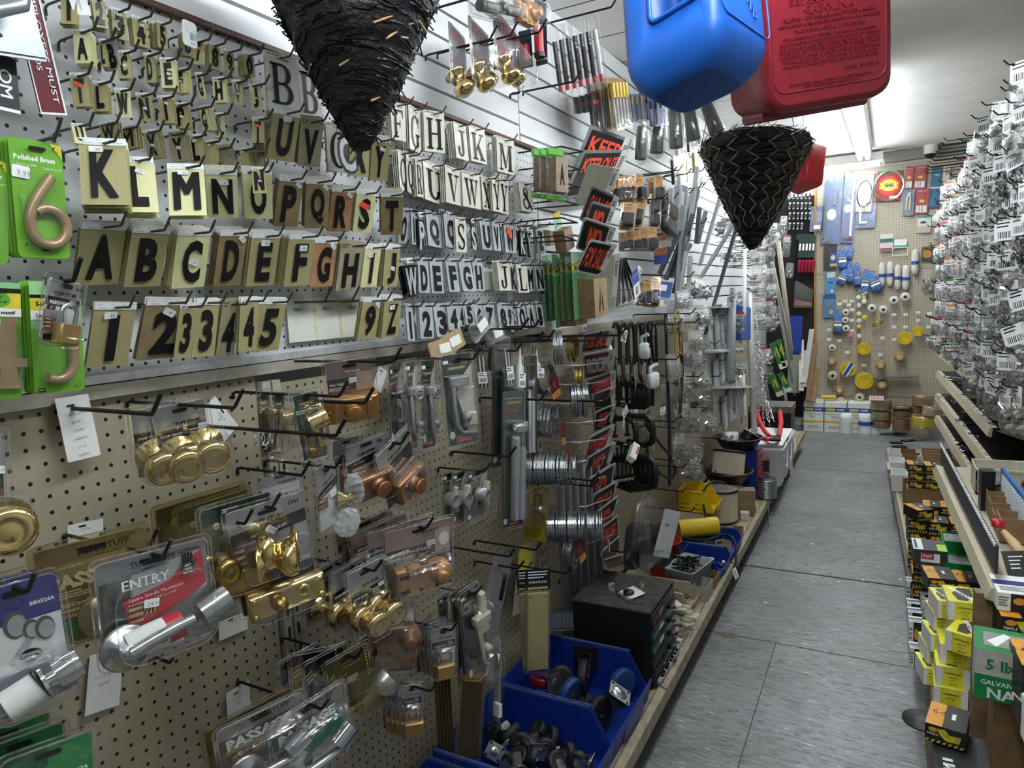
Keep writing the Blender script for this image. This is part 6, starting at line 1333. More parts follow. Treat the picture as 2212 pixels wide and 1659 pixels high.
for i in range(7):
    x=1290+70*i;M,w,h=quad(Z9,(x,290-22*i),(x+75,300-24*i),(x+10,1040-15*i),.08+.022*i);o=empty('chisel_pack',M,'slim clear tool pack in the row hanging below the ceiling' if i < 6 else 'front slim clear tool pack with white handle below the ceiling','tool pack','slim clear tool packs' if i < 6 else None);b=MB();b.tube(mat('#1d2022',.4) if i < 6 else TUBEW,[(0,h*.3,.012),(0,-h*.3,.012)],.009,8);b.tube(RED_BLUE[0],[(0,-h*.3,.012),(0,-h*.4,.012)],.007,8);b.obj('tool',None,o);m=MB();m.box(CLEAR,(0,0,.012),(w*.7,h,.026),None,.004);m.tube(EDGE,[(w*.35,h/2,.02),(w*.35,-h/2,.02)],.0015,4);m.obj('blister',None,o)
for i in range(4):
    x=1520+60*i;M,w,h=quad(Z9,(x,1000-15*i),(x+70,1010-15*i),(x+5,1190-10*i),.07+.025*i);b=MB();b.box(CLEAR,(0,0,.01),(w,h,.02));b.box(mat('#20242c',.5),(0,0,.006),(w*.8,h*.9,.006));b.box(RED_BLUE[0],(0,0,.0095),(w*.7,h*.2,.001));tag(b.obj('blade_pack',M),'short dark blade pack below the slim tool packs','tool pack','short dark blade packs')
GOLDT=mat('#b79a3e',.3,.6);SILT=mat('#c9ccd0',.25,.8)
def driver(Z,x,y,w,h,x0,hm,bm,label,group=None,n=5,card=None):
    M,w,h=quad(Z,(x-w/2,y-h/2),(x+w/2,y-h/2),(x-w/2,y+h/2),x0);o=empty('screwdriver_card',M,label,'tool pack',group);Card(w,h,card or mat('#8d7a4a',.5),.003).obj('printed_card',None,o)
    for i in range(n):
        u=-w*.4+w*.8*i/max(1,n-1);b=MB();b.tube(hm,[(u,h*.4,.01),(u,h*.12,.01)],w*.07,6);b.tube(bm,[(u,h*.12,.01),(u,-h*.45,.01)],w*.035,6);b.obj('screwdriver',None,o)
    m=MB();m.box(CLEAR,(0,0,.01),(w,h,.022));m.obj('bag',None,o)
driver(Z15,740,130,170,560,.2,GOLDT,SILT,'front gold screwdriver set card below the blue can')
driver(Z15,600,130,120,560,.15,GOLDT,SILT,'second gold screwdriver set card');driver(Z15,500,160,110,500,.1,mat('#5a4520',.5),SILT,'dark gold screwdriver card at the rear')
for i in range(8):driver(Z15,850+48*i,150-4*i+(80 if i > 4 else 20),50,300,.1+.02*i,mat('#a79a3a',.4) if i < 4 else BLACK,SILT if i % 2 else DGREY,'narrow tool card with black and yellow handle below the blue can','narrow tool cards below the blue can',1,mat('#2b4f9c',.5))
for i,(x,y,w,h,r) in enumerate(((1020,540,190,420,10),(1190,480,220,400,5),(1370,380,230,520,20),(1530,330,230,440,30),(1740,290,260,380,50))):
    p=onx(*zp(Z15,x,y),.2);M,w_,h_=quad(Z15,(x-w/2,y-h/2),(x+w/2,y-h/2),(x-w/2,y+h/2),min(p.y,4.2+.15*i),'B');w_ *= .8;o=empty('wheel_bag',M @ RZ(r*.6),('first','second','third','fourth','fifth')[i]+' clear bag with a dark grey rubber roll under the blue can, left to right','bag')
    MB().tube(mat('#33373a',.6),[(0,h_*.4,.04),(0,-h_*.4,.05)],[w_*.3,w_*.38],16).obj('rubber_roll',None,o);b=MB();b.loft(BAG,[[(x_*(1+rnd.uniform(-.06,.06)),v*h_,.045+z_*(1+rnd.uniform(-.2,.2))) for x_,z_ in circ(w_*k,14)] for v,k in ((.55,.3),(.42,.44),(0,.5),(-.4,.48),(-.52,.3),(-.56,.06))]);b.obj('bag',None,o)
for i in range(9):
    x,y=((1930,370),(1960,340),(1950,440),(2010,470),(2050,520),(2080,510),(1280,850),(1000,850),(1240,1020))[i];hook(onx(*zp(Z15,x,y),0) if i < 6 else onx(*zp(Z15,x-60,y+15)),'L',.22,'dark hook sticking out below the ceiling near the far bags' if i < 6 else 'dark hook on the slat wall above the orange pads',DWIRE,'hooks below the ceiling' if i < 6 else 'slat wall hooks above the pads',.003,.025)
hook(onx(1128,200),'L',.2,'bare dark hook on the slat wall below the red handled tools',DWIRE,None,.0035,.03);hook(onx(1100,205),'L',.04,'short black bracket stub on the slat wall',BLACK,None,.004,.02)
hook(onx(1150,60),'L',.3,'dark hook below the ceiling above the slim tool packs',DWIRE,None,.0035,.03);hook(onx(940,20),'L',.2,'dark hook at the top beside the large basket',DWIRE,None,.0035,.03)
for i,(x,y,w,h,m) in enumerate(((1540,700,90,330,YEL),(1370,800,70,500,WHITE),(1500,560,130,160,DGREY),(1310,830,60,330,BLACK),(1580,860,90,260,DGREY),(1640,860,80,260,DGREY),(1600,560,100,200,mat('#1a2346',.5)),(1970,480,150,130,mat('#7d7a2a',.5)),(1440,830,40,260,YEL),(1560,900,70,200,mat('#3b4a44',.5)))):
    M,w_,h_=quad(Z15,(x-w/2,y-h/2),(x+w/2,y-h/2),(x-w/2,y+h/2),.15);o=MB();o.box(m,(0,0,.01),(w_*.7,h_*.8,.015),None,.003);o.box(CLEAR,(0,0,.012),(w_,h_,.026));o.box(PAPER,(0,h_*.42,.014),(w_*.8,h_*.12,.006));tag(o.obj('hanging_tool_pack',M),('yellow','white','dark','slim black','left grey green','right grey green','navy','olive','slim yellow','mossy grey')[i]+' tool pack on the wall between the blue can and the second basket','tool pack')
# ---------------------------------------------------------------- left base shelf
Z21,Z25=(1200,1080,4.809),(1500,880,2.8)
BINB=mat('#102f86',.42,var=.08);BINE=mat('#3a4d86',.4)
def yz(prof,y0,y1):
    return [[(x,y0,z) for x,z in prof],[(x,y1,z) for x,z in prof]]
def stack_bin(x0,x1,y0,y1,z0,hb,hf,label,m=BINB,name='stacking_bin'):
    o=empty(name,T(0,0,0),label,'bin');t=.004;b=MB();xm=x1-(hb-hf)*.75
    side=[(x0,z0),(x1,z0),(x1+.0,z0+hf*.6),(xm,z0+hb),(x0,z0+hb)]
    for y in (y0,y1-t):b.loft(m,yz(side,y,y+t),True,True,None,False)
    b.box(m,((x0+x1)/2,(y0+y1)/2,z0+t/2),(x1-x0,y1-y0,t));b.box(m,(x0+t/2,(y0+y1)/2,z0+hb/2),(t,y1-y0,hb));b.obj('bin_shell',None,o)
    b=MB();b.loft(m,yz([(x1-t,z0),(x1,z0),(x1+.018,z0+hf),(x1+.013,z0+hf)],y0,y1),True,True,None,False);b.box(BINE if m is BINB else m,(x1+.011,(y0+y1)/2,z0+hf*.5),(.006,(y1-y0)*.5,hf*.5));b.obj('front_lip',None,o)
    for y in (y0,y1):MB().box(BINE if m is BINB else m,((x0+xm)/2,y,z0+hb),(xm-x0,.01,.008)).obj('rim',None,o)
    return o
stack_bin(.055,.432,1.752,2.10,.181,.165,.085,'large blue stacking bin with big wheel casters, beside the black cabinet')
stack_bin(.055,.432,1.395,1.745,.181,.165,.085,'large blue stacking bin with small steel casters, nearer one')
stack_bin(.04,.42,1.03,1.388,.181,.14,.08,'blue stacking bin at the bottom edge, mostly cut off')
BR_=mat('#2b1d16',.5);tag(MB().box(BR_,(.40,1.47,.222),(.012,.13,.07)).obj('brown_divider'),'dark brown strip standing inside the nearer blue bin','strip')
PLT=mat('#b5b8ba',.25,.9,.06);DPL=mat('#3a3b3d',.4,.7)
def caster(p,r,wd,wm,rx,ry,rz,label,tyre=None,group=None,pm=None,fork=True):
    pm=pm or PLT;o=empty('caster',T(*p) @ RZ(rz) @ RY(ry) @ RX(rx),label,'caster',group)
    b=MB();M=RX(90);k=wd/2
    b.lathe(tyre or wm,[(r*.72,-k),(r*.95,-k),(r,-k*.6),(r,k*.6),(r*.95,k),(r*.72,k)],24,M);b.lathe(wm,[(0,-k*.6),(r*.3,-k*.7),(r*.72,-k*.8),(r*.72,k*.8),(r*.3,k*.7),(0,k*.6)],20,M);b.lathe(PLT,[(.005,-k*1.3),(.005,k*1.3)],8,M);b.obj('wheel',None,o)
    if fork:
        b=MB()
        for s in (-1,1):b.loft(pm,[[(-.012,s*k*1.25,-.006),(.012,s*k*1.25,-.006),(.012,s*k*1.25+.002,-.006),(-.012,s*k*1.25+.002,-.006)],[(-r*.75,s*k*1.35,r*1.15),(r*.3,s*k*1.35,r*1.15),(r*.3,s*k*1.35+.002,r*1.15),(-r*.75,s*k*1.35+.002,r*1.15)]],True,True,None,False)
        b.lathe(pm,[(r*.6,r*1.15),(r*.62,r*1.2),(r*.4,r*1.28),(r*.4,r*1.33)],18,T(-r*.2,0,0));b.obj('fork',None,o)
        b=MB();b.prism(pm,rrect(r*1.7,r*1.5,.006,2,-r*.2,0),r*1.33,r*1.33+.003);b.lathe(pm,[(r*.42,r*1.333),(r*.3,r*1.38),(r*.15,r*1.4),(0,r*1.4)],16,T(-r*.2,0,.003))
        for sx in (-1,1):
            for sy in (-1,1):b.lathe(BLACK,[(.0045,r*1.3332+.0031),(0,r*1.3332+.0032)],8,T(-r*.2+sx*r*.65,sy*r*.55,0))
        b.obj('mounting_plate',None,o)
BLUW=mat('#1d3f77',.45);REDW=mat('#7d1620',.3,coat=.4)
def cz_(x,y,z):p=onz(*zp(Z20,x,y),z);return (min(max(p.x,.11),.40),p.y,z)
caster(cz_(1130,925,.285),.045,.028,REDW,80,10,75,'red wheeled caster lying at the back of the blue bin',REDW)
caster(cz_(1285,905,.28),.042,.034,DGREY,20,150,40,'black wheeled caster beside the red one',RUBBER,None,DPL)
caster(cz_(1470,890,.285),.055,.03,BLACK,5,80,110,'large black wheeled caster standing high in the bin',RUBBER,None,DPL)
caster(cz_(1355,1030,.27),.052,.026,BLACK,-15,150,70,'caster with blue tyre and black hub',BLUW,None,DPL)
caster(cz_(1590,1215,.25),.06,.028,BLACK,0,190,75,'large black wheel facing the aisle at the front of the bin',RUBBER,None,DPL,False)
caster(cz_(1800,950,.265),.05,.026,BLACK,4,170,60,'wheel with blue rim behind the bright square plate',BLUW,None,DPL,False)
def plate_(p,M,m,lab):b=MB();b.prism(m,rrect(.075,.062,.006,2),0,.003);b.lathe(m,[(.026,.003),(.018,.008),(.009,.006),(.006,.009),(0,.009)],18);[b.lathe(BLACK,[(.005,.0032),(0,.0034)],8,T(sx*.029,sy*.023,0)) for sx in (-1,1) for sy in (-1,1)];tag(b.obj('caster_plate',T(*p) @ M),lab,'caster')
plate_(cz_(1815,1045,.30),RZ(20) @ RY(35) @ RX(10),PLT,'bright plated square caster plate with raised centre');plate_(cz_(1735,1075,.285),RZ(70) @ RX(50) @ RY(20),DPL,'dark caster plate leaning beside the bright one')
for i,(x,y,z,r,a,b_,c_,m) in enumerate(((735,1510,.275,.026,60,30,20,PLT),(850,1360,.285,.032,-50,170,70,PLT),(940,1450,.275,.028,10,-160,10,PLT),(1040,1440,.28,.03,90,190,40,PLT),(1050,1560,.265,.028,-20,150,100,PLT),(1200,1400,.275,.028,30,160,-40,DPL),(1090,1335,.29,.024,80,150,15,DPL),(1340,1540,.265,.028,-20,140,130,PLT),(1250,1615,.26,.028,45,200,60,PLT),(1420,1600,.26,.026,15,100,20,PLT),(930,1560,.265,.025,60,160,10,PLT),(700,1340,.28,.024,60,150,10,DPL),(1150,1500,.27,.028,10,170,30,DPL),(800,1600,.26,.026,10,170,30,PLT))):
    caster(cz_(x,y,z),r*1.15,.02,DGREY,a,b_,c_,('steel caster with black wheel in the nearer blue bin' if m is PLT else 'dark forked caster in the nearer blue bin'),RUBBER,'steel casters in the nearer bin' if m is PLT else 'dark casters in the nearer bin',m)
# black drawer cabinet with green drawers
CAB=mat('#0d0d0e',.5,var=.05);DUST=mat('#3a3833',.8,var=.5,scale=35);GRND=mat('#0d5c38',.3,var=.1,coat=.3)
o=empty('parts_cabinet',T(0,0,0),'black steel parts cabinet with green plastic drawers and a dusty top','cabinet')
x0,x1,y0,y1,z0,z1=.14,.428,2.165,2.455,.181,.462
b=MB();b.box(CAB,((x0+x1)/2-.01,(y0+y1)/2,(z0+z1)/2-.002),(x1-x0-.02,y1-y0,z1-z0-.004));
b.box(CAB,(x1-.01,y0+.004,(z0+z1)/2),(.02,.008,z1-z0));b.box(CAB,(x1-.01,y1-.004,(z0+z1)/2),(.02,.008,z1-z0));b.obj('cabinet_body',None,o)
MB().box(DUST,((x0+x1)/2,(y0+y1)/2,z1),(x1-x0+.004,y1-y0+.004,.005)).obj('dusty_top',None,o)
for i in range(5):
    zc=z1-.035-.052*i;d=MB();mm=mat('#3a2624',.4) if i == 0 else GRND if i < 3 else mat('#26292a',.4);d.box(mm,(x1+.001,(y0+y1)/2,zc),(.012,y1-y0-.024,.046),None,.003);d.box(CAB,(x1+.004,(y0+y1)/2,zc-.027),(.02,y1-y0-.016,.004));dd=d.obj('drawer',None,o)
    MB().lathe(CAB,[(.015,0),(.016,.004),(.012,.008),(0,.008)],14,T(x1+.018,y0+.2,zc-.025)).obj('drawer_pull',None,dd)
    if i < 3:MB().box(PAPER if i else mat('#7d7b78',.5),(x1+.0076,(y0+y1)/2-.04,zc),(.001,.05,.018)).obj('label_strip',None,dd)
F=(onz(*zp(Z21,760,970),.47));o=empty('caster_pack',T(F.x,F.y,.4655) @ RZ(-38),'opened clear pack with a small black felt disc lying on the cabinet top','pack')
Card(.075,.075,WHITE,.003).obj('white_card',T(.0,.01,.004) @ RX(8),o);MB().lathe(BLACK,[(.019,0),(.021,.006),(.017,.011),(.008,.012),(.007,.014),(0,.014)],24,T(0,.0,.004)).obj('black_disc',None,o);MB().lathe(CLEAR,[(.024,0),(.021,.014),(0,.015)],20,T(.01,.045,.02) @ RX(70)).obj('clear_dome',None,o)
b=MB();b.box(EDGE,(0,-.03,.002),(.14,.026,.002));b.box(EDGE,(-.07,-.03,.014),(.002,.026,.024));b.box(EDGE,(.07,-.03,.012),(.002,.026,.02));b.obj('clear_tray',None,o)
# goods between cabinet and bins on the deck
REDB=mat('#a8161c',.35,var=.06);WBIN=mat('#c9c6bd',.5);GBIN=mat('#8f949a',.5);BBIN=mat('#b5a98c',.5)
def tub(p,rx,ry,h,m,label,name='bucket',rz=0,taper=.8,cat='bucket',round_=True,th=.003):
    M=T(*p) @ RZ(rz);b=MB();n=24;f=(lambda k,z,e:[((rx*k-e)*_c(2*math.pi*j/n),(ry*k-e)*_s(2*math.pi*j/n),z) for j in range(n)]) if round_ else (lambda k,z,e:[(x,y,z) for x,y in rrect(2*rx*k-2*e,2*ry*k-2*e,min(rx,ry)*.3,5)])
    b.loft(m,[f(taper,0,0),f(1,h,0),f(1.03,h,0),f(1.03,h+.004,0),f(1,h+.004,th),f(taper,.004,th)],True,True);return tag(b.obj(name,M),label,cat)
def heap(name,p,rx,ry,n,kind,m,label,cat,group=None,s=1.0,zr=.02,rnd_=None):
    for i in range(n):
        a=rnd.uniform(0,6.28);k=math.sqrt(rnd.random());q=T(p[0]+rx*k*_c(a),p[1]+ry*k*_s(a),p[2]+rnd.uniform(0,zr)) @ RZ(rnd.uniform(0,360)) @ RY(rnd.uniform(60,120)) @ Matrix.Scale(s,4)
        if ('h',kind,m) not in HOOKM:
            b=MB()
            if kind == 'bolt':b.tube(m,[(0,0,-.025),(0,0,.022)],.0035,6);b.lathe(m,[(.0075,.022),(.0075,.028)],6)
            elif kind == 'lag':b.tube(m,[(0,0,-.04),(0,0,.03)],.005,6);b.lathe(m,[(.009,.03),(.009,.037)],6)
            elif kind == 'cap':b.tube(m,[(0,0,-.014),(0,0,.014)],.012,10)
            elif kind == 'nail':b.tube(m,[(0,0,-.03),(0,0,.03)],.0012,4);b.lathe(m,[(.004,.03),(.004,.031)],6)
            else:b.box(m,(0,0,0),(.03,.018,.006),None,.001)
            HOOKM[('h',kind,m)]=b.mesh(name)
        tag(link(name,HOOKM[('h',kind,m)],q),label,cat,group or label)
tub((.185,3.17,.181),.085,.085,.17,REDB,'red plastic bucket behind the hanging grey bag')
o=tub((.335,3.05,.181),.075,.11,.115,mat('#9aa0a6',.5),'translucent grey parts tray heaped with black bolts','tray',-12,.82,'tray',False)
heap('black_bolt',(.325,3.05,.278),.05,.08,46,'lag',BLACK,'black bolt heaped in the translucent grey tray','bolt',None,.8,.03)
tub((.28,2.70,.181),.085,.06,.075,WBIN,'oval white tub holding black plugs','tub',20,.85,'tub');heap('pipe_plug',(.31,2.70,.225),.05,.035,14,'cap',BLACK,'black plug lying in the oval white tub','plug',None,.9,.02)
stack_bin(.21,.40,2.80,2.93,.181,.075,.04,'cream stacking bin of thin nails in front of the bolts tray',BBIN);heap('wire_nail',(.32,2.86,.205),.06,.045,40,'nail',DGREY,'thin nail in the cream stacking bin','nail',None,.9,.02)
stack_bin(.24,.445,3.20,3.42,.181,.075,.045,'front blue parts bin with white pieces beside the bolts tray')
stack_bin(.12,.45,3.43,3.72,.181,.075,.05,'rear blue parts bin with a cardboard ring and cable in it')
for i in range(16):p=(.27+.16*rnd.random(),3.23+.16*rnd.random(),.195+.02*rnd.random());tag(MB().box(WHITE if i % 3 == 0 else BLACK,(0,0,0),(.03,.015,.012),None,.003).obj('small_fitting',T(*p) @ RZ(rnd.uniform(0,360)) @ RY(rnd.uniform(-30,30))),'small white fitting in the front blue parts bin' if i % 3 == 0 else 'small black fitting in the front blue parts bin','fitting','white fittings' if i % 3 == 0 else 'black fittings')
for i in range(14):p=(.16+.22*rnd.random(),3.48+.2*rnd.random(),.2+.025*rnd.random());tag(MB().tube(RUBBER,[(-.03,0,0),(.03,.004*i % .02,0)],.008,8).obj('rubber_piece',T(*p) @ RZ(rnd.uniform(0,360))),'short black rubber piece in the rear blue parts bin','rubber piece','rubber pieces')
tag(MB().lathe(CARDB,[(.04,0),(.04,.05),(.037,.05),(.037,0)],20).obj('cardboard_ring',T(.39,3.55,.186)),'brown cardboard ring in the rear blue parts bin','ring')
def cable(name,label,pts,r,m=RUBBER,cat='cable'):
    P=[Vector(p) for p in pts];Q=[]
    for i in range(len(P)-1):
        p0,p1,p2,p3=P[max(i-1,0)],P[i],P[i+1],P[min(i+2,len(P)-1)]
        for k in range(6):
            t=k/6;Q.append(.5*((2*p1)+(p2-p0)*t+(2*p0-5*p1+4*p2-p3)*t*t+(3*p1-p0-3*p2+p3)*t*t*t))
    return tag(MB().tube(m,Q+[P[-1]],r,8).obj(name),label,cat)
cable('black_cable','stiff black cable bent over the blue parts bins with a white tag',[(.2,3.45,.27),(.32,3.42,.28),(.42,3.46,.31),(.48,3.40,.29),(.5,3.3,.2)],.007)
tag(Card(.045,.05,WHITE,.001).bars(.3,.1,.7,.9,8).obj('paper_tag',T(.505,3.27,.19) @ RZ(80) @ RX(70)),'white tag on the end of the bent black cable','tag')
def openbox(x0,x1,y0,y1,z0,h,m,label,name='cardboard_box',t=.003,cat='box'):
    b=MB();b.box(m,((x0+x1)/2,(y0+y1)/2,z0+t/2),(x1-x0,y1-y0,t))
    for c,d in ((((x0+x1)/2,y0,z0+h/2),(x1-x0,t,h)),(((x0+x1)/2,y1,z0+h/2),(x1-x0,t,h)),((x0,(y0+y1)/2,z0+h/2),(t,y1-y0,h)),((x1,(y0+y1)/2,z0+h/2),(t,y1-y0,h))):b.box(m,c,d)
    return tag(b.obj(name),label,cat)
openbox(.36,.45,3.06,3.17,.181,.05,CARDB,'open cardboard box of dark bolts by the front blue bin');heap('dark_bolt',(.405,3.115,.2),.034,.04,26,'bolt',DGREY,'dark bolt in the open cardboard box','bolt',None,.7,.02)
openbox(.385,.45,2.92,3.03,.181,.07,mat('#a9a297',.7),'pale cardboard box with torn flap, at the shelf lip');openbox(.39,.445,3.74,3.82,.181,.06,CARDB,'small cardboard box behind the rear blue bin')
# loose clear packs and boxes along the lip
for i in range(26):
    y=2.48+.3*rnd.random();p=(.36+.085*rnd.random(),y,.185+.02*(i % 4));k=i % 3
    b=MB();b.box((CLEAR,EDGE,mat('#cfc7b2',.4))[k],(0,0,0),(.03+.05*rnd.random(),.03+.02*rnd.random(),.012),None,.003)
    if k == 0:b.box(STEEL,(0,0,-.001),(.03,.015,.006))
    tag(b.obj('small_pack',T(*p) @ RZ(rnd.uniform(-40,40)) @ RY(rnd.uniform(-12,12))),('clear','shiny','cream')[k]+' small pack in the jumble on the shelf lip beside the cabinet','small pack',('clear','shiny','cream')[k]+' packs beside the cabinet')
for i in range(5):tag(MB().tube(mat('#b9ae97',.4),[(-.05,0,0),(.05,0,0)],.011,12).obj('plastic_tube',T(.40-.01*i,2.66+.025*i,.215+.012*(i % 2)) @ RZ(10*i-20)),'short cream tube on the heap of packs beside the cabinet','tube','cream tubes beside the cabinet')
for i in range(9):tag(MB().box((GREY,STEEL)[i % 2],(0,0,0),(.012,.05,.02),None,.001).obj('hinge_strip',T(.444,2.22+.028*i,.193) @ RZ(rnd.uniform(-8,8))),'small steel strip pack squeezed between cabinet and shelf lip','strip','steel strips by the cabinet')
# grey bag hanging, yellow bin, sheets
p=onx(*zp(Z21,940,350),.26);o=empty('mat_bag',basis(p,(.55,.83,0),(0,0,1)),'large translucent grey bag with black rubber mats hanging above the red bucket','bag')
b=MB();H=.3;rg=[]
for v,wd,d in ((.5,.05,.008),(.44,.09,.015),(.25,.15,.03),(0,.2,.04),(-.25,.21,.045),(-.42,.16,.04),(-.5,.08,.02)):
    rg.append([(wd*.5*_c(2*math.pi*j/18)*(1+rnd.uniform(-.08,.08)),v*H+rnd.uniform(-.01,.01),d*_s(2*math.pi*j/18)*(1+rnd.uniform(-.5,.5))) for j in range(18)])
b.loft(BAG,rg);b.obj('bag',None,o)
for i in range(3):MB().prism(mat('#26292c',.6),rrect(.10,.2,.04,5,-.05+.055*i,-.05-.01*i),.01*i-.01,.01*i-.004).obj('rubber_mat',RZ(8*i-8),o)
Card(.09,.2,mat('#b9bbbb',.5),.002).rect(TXT,.25,.3,.5,.36).obj('paper_insert',T(.07,-.0,.05) @ RZ(-20),o)
hook(onx(*zp(Z21,900,70)),'L',.26,'dark hook carrying the translucent grey bag',DWIRE,None,.003,.025)
YB=mat('#d8b81c',.42,var=.06)
stack_bin(.10,.30,3.74,3.93,.315,.12,.05,'yellow stacking bin with handwritten marker notes',YB);hb=MB()
for i,t in enumerate(('1/2 Bolt','5/16','REPLACE','Removal')):hb.text(INK,t,-.055+.07*(i % 2),-.025*(i//2),.0,.011,None,.01)
tag(hb.obj('marker_note',T(.20,3.738,.365) @ RX(90)),'handwritten marker words on the yellow bin','lettering')
M=T(.24,3.62,.275) @ RZ(35);b=MB();b.tube(YB,[(-.11,0,0),(.11,0,0)],.05,20);tag(b.obj('yellow_roll',M),'bright yellow rolled sheet lying under the yellow bin','roll')
cable('looped_cable','black cable looping from the yellow bin over the filter',[(.33,3.92,.45),(.27,3.85,.47),(.235,3.78,.42),(.26,3.72,.33),(.3,3.66,.26)],.006)
PLEAT=mat('#c9c0a8',.7,var=.05)
def filt(M,r,h,label,top):
    o=empty('vacuum_filter',M,label,'filter');b=MB();n=120;k=[r*(1 if j % 2 else .955) for j in range(n)]
    b.loft(PLEAT,[[(k[j]*_c(2*math.pi*j/n),k[j]*_s(2*math.pi*j/n),z) for j in range(n)] for z in (.012,h-.012)],False,False,None,False);b.obj('pleated_body',None,o)
    b=MB();b.lathe(BLACK,[(r*.98,h-.014),(r*1.05,h-.012),(r*1.06,h-.002),(r*1.0,h)],32);b.lathe(BLACK,[(r*1.0,0),(r*1.04,.004),(r*1.03,.014),(r*.96,.014)],32);b.obj('rubber_ring',None,o)
    b=MB();b.lathe(top,[(r*1.0,h),(r*.7,h+.003),(0,h+.001)],28,None,False);b.obj('end_cap',None,o)
FOIL=mat('#aeb0b2',.22,.85,.3,35,bump=1.0)
filt(T(.275,4.06,.181),.096,.20,'round pleated filter with shiny wrapped top standing on the shelf',FOIL)
filt(T(.255,4.36,.372) @ RZ(20) @ RX(-14) @ RY(8),.098,.165,'tilted pleated filter lying in the lower dark bowl',mat('#2a2624',.6))
POT=mat('#2a1712',.4,var=.2)
def bowl(p,r,h,label):
    b=MB();b.lathe(POT,[(r*.62,0),(r*.7,.006),(r*.9,h*.7),(r*.95,h*.85),(r*1.03,h*.88),(r*1.03,h),(r*.96,h),(r*.86,h*.6),(r*.6,.012),(0,.012)],32);tag(b.obj('plant_bowl',T(*p)),label,'bowl')
for i in range(3):tag(MB().box(CARDB,(0,0,0),(.19-.01*i,.2,.05)).obj('flat_carton',T(.25,4.38,.207+.052*i) @ RZ(3*i)),('bottom','middle','top')[i]+' brown carton in the pile under the lower dark bowl','carton')
bowl((.25,4.38,.337),.155,.075,'lower dark brown plant bowl on cartons, holding a filter');
BLD=mat('#12307e',.42);RDD=mat('#c22430',.35)
o=empty('drawer_cabinet',T(0,0,0),'small blue drawer cabinet with five red drawers','cabinet');b=MB();b.box(BLD,(.335,4.66,.335),(.14,.2,.308));b.obj('cabinet_body',None,o)
for i in range(5):
    d=MB().box(RDD,(.406,4.66,.455-.058*i),(.012,.18,.046),None,.003).obj('drawer',None,o);MB().box(mat('#6d2630',.3),(.4125,4.66,.457-.058*i),(.002,.15,.026)).obj('drawer_window',None,d);MB().box(BLD,(.422,4.60,.437-.058*i),(.03,.02,.006),None,.002).obj('drawer_pull',None,d)
bowl((.27,4.66,.492),.155,.08,'upper dark bowl on the blue drawer cabinet, full of small goods')
b=MB();b.lathe(PAPER,[(.06,0),(.06,.004),(0,.004)],24);b.tube(BLACK,[(0,0,-.05),(0,0,0)],.05,20);tag(b.obj('cord_spool',T(.34,4.72,.585) @ RY(30) @ RX(-20)),'black cord spool with pale end leaning in the upper bowl','spool');bag((T(.22,4.62,.57) @ RX(40),.12,.1),2,'clear bag of plates lying in the upper bowl')
def spool(p,r,h,core,m,label,M=None):
    o=empty('wire_spool',T(*p) @ (M or Matrix()),label,'spool');b=MB();b.lathe(core,[(r,0),(r*1.02,.004),(r,.006),(.0,.006)],26);b.lathe(core,[(0,h),(r*.85,h),(r*.87,h+.004),(r*.8,h+.005),(0,h+.005)],26);b.obj('spool_flanges',None,o)
    b=MB();n=12
    for i in range(n):b.tube(m,[(r*(.86-.02*(i % 2))*_c(2*math.pi*j/22),r*(.86-.02*(i % 2))*_s(2*math.pi*j/22),.01+(h-.014)*i/(n-1)) for j in range(22)],(h/n)*.6,5,True)
    b.obj('wound_wire',None,o)
spool((.452,4.62,.181),.07,.125,BLACK,mat('#a9b0b2',.3,.8),'spool of galvanised steel wire standing at the shelf lip');spool((.40,4.83,.30),.045,.085,mat('#b3202a',.4),mat('#2a2320',.6),'dark twine spool with red top on the wire spool',None)
# white buckets, box, bolt cutter
WB=mat('#d7dade',.4,var=.04)
for i,y in enumerate((5.0,5.24,5.48)):
    o=empty('white_bucket',T(.42,y,.181),('nearest','middle','farthest')[i]+' tall white plastic tote under the chains','bucket');b=MB();b.loft(WB,[[(x,y_,z) for x,y_ in rrect(.2*k,.21*k,.03,4)] for z,k in ((0,.85),(.24,1),(.25,1.05),(.27,1.05),(.27,1.0),(.02,.84))],True,True);b.obj('tub',None,o);b=MB();b.tube(WHITE,[(.104,-.09,.22),(.11,-.06,.14),(.11,.0,.12),(.11,.06,.14),(.104,.09,.22)],.004,6);b.obj('carry_handle',None,o)
c=MB();c.box(WHITE,(.36,5.25,.462),(.3,.62,.008));tag(c.obj('printed_board',RX(0)),'white printed board lying across the white totes','board')
RBC=mat('#d0202a',.35);o=empty('bolt_cutter',T(.44,5.05,.50) @ RZ(12),'large red handled bolt cutter lying on the white totes','bolt cutter')
for s in (-1,1):h_=MB().tube(RBC,[(.03*s,-.05,.01),(.05*s,.1,.015),(.075*s,.3,.05),(.085*s,.52,.09)],[.016,.016,.019,.019],10).obj('handle',None,o);MB().tube(BLACK,[(.085*s,.52,.09),(.086*s,.58,.1)],.017,10).obj('grip_end',None,h_)
MB().box(mat('#2a2a2b',.4,.5),(0,-.1,.01),(.07,.13,.02),None,.006).obj('jaw',None,o);MB().lathe(RBC,[(.035,0),(.035,.02),(.02,.024),(0,.024)],18,T(-.05,-.12,0)).obj('red_disc',None,o)
o=empty('wooden_crate',T(.3,6.0,.5),'grey wooden crate with black front behind the bolt cutter','crate');b=MB();b.box(mat('#6d6760',.7,var=.25,scale=20),(0,0,.06),(.34,.3,.05));b.obj('top_board',None,o);MB().box(BLACK,(0,-.02,-.05),(.33,.28,.17)).obj('black_side',None,o);MB().box(mat('#77706a',.7),(0,.0,-.23),(.3,.26,.19)).obj('lower_box',None,o)
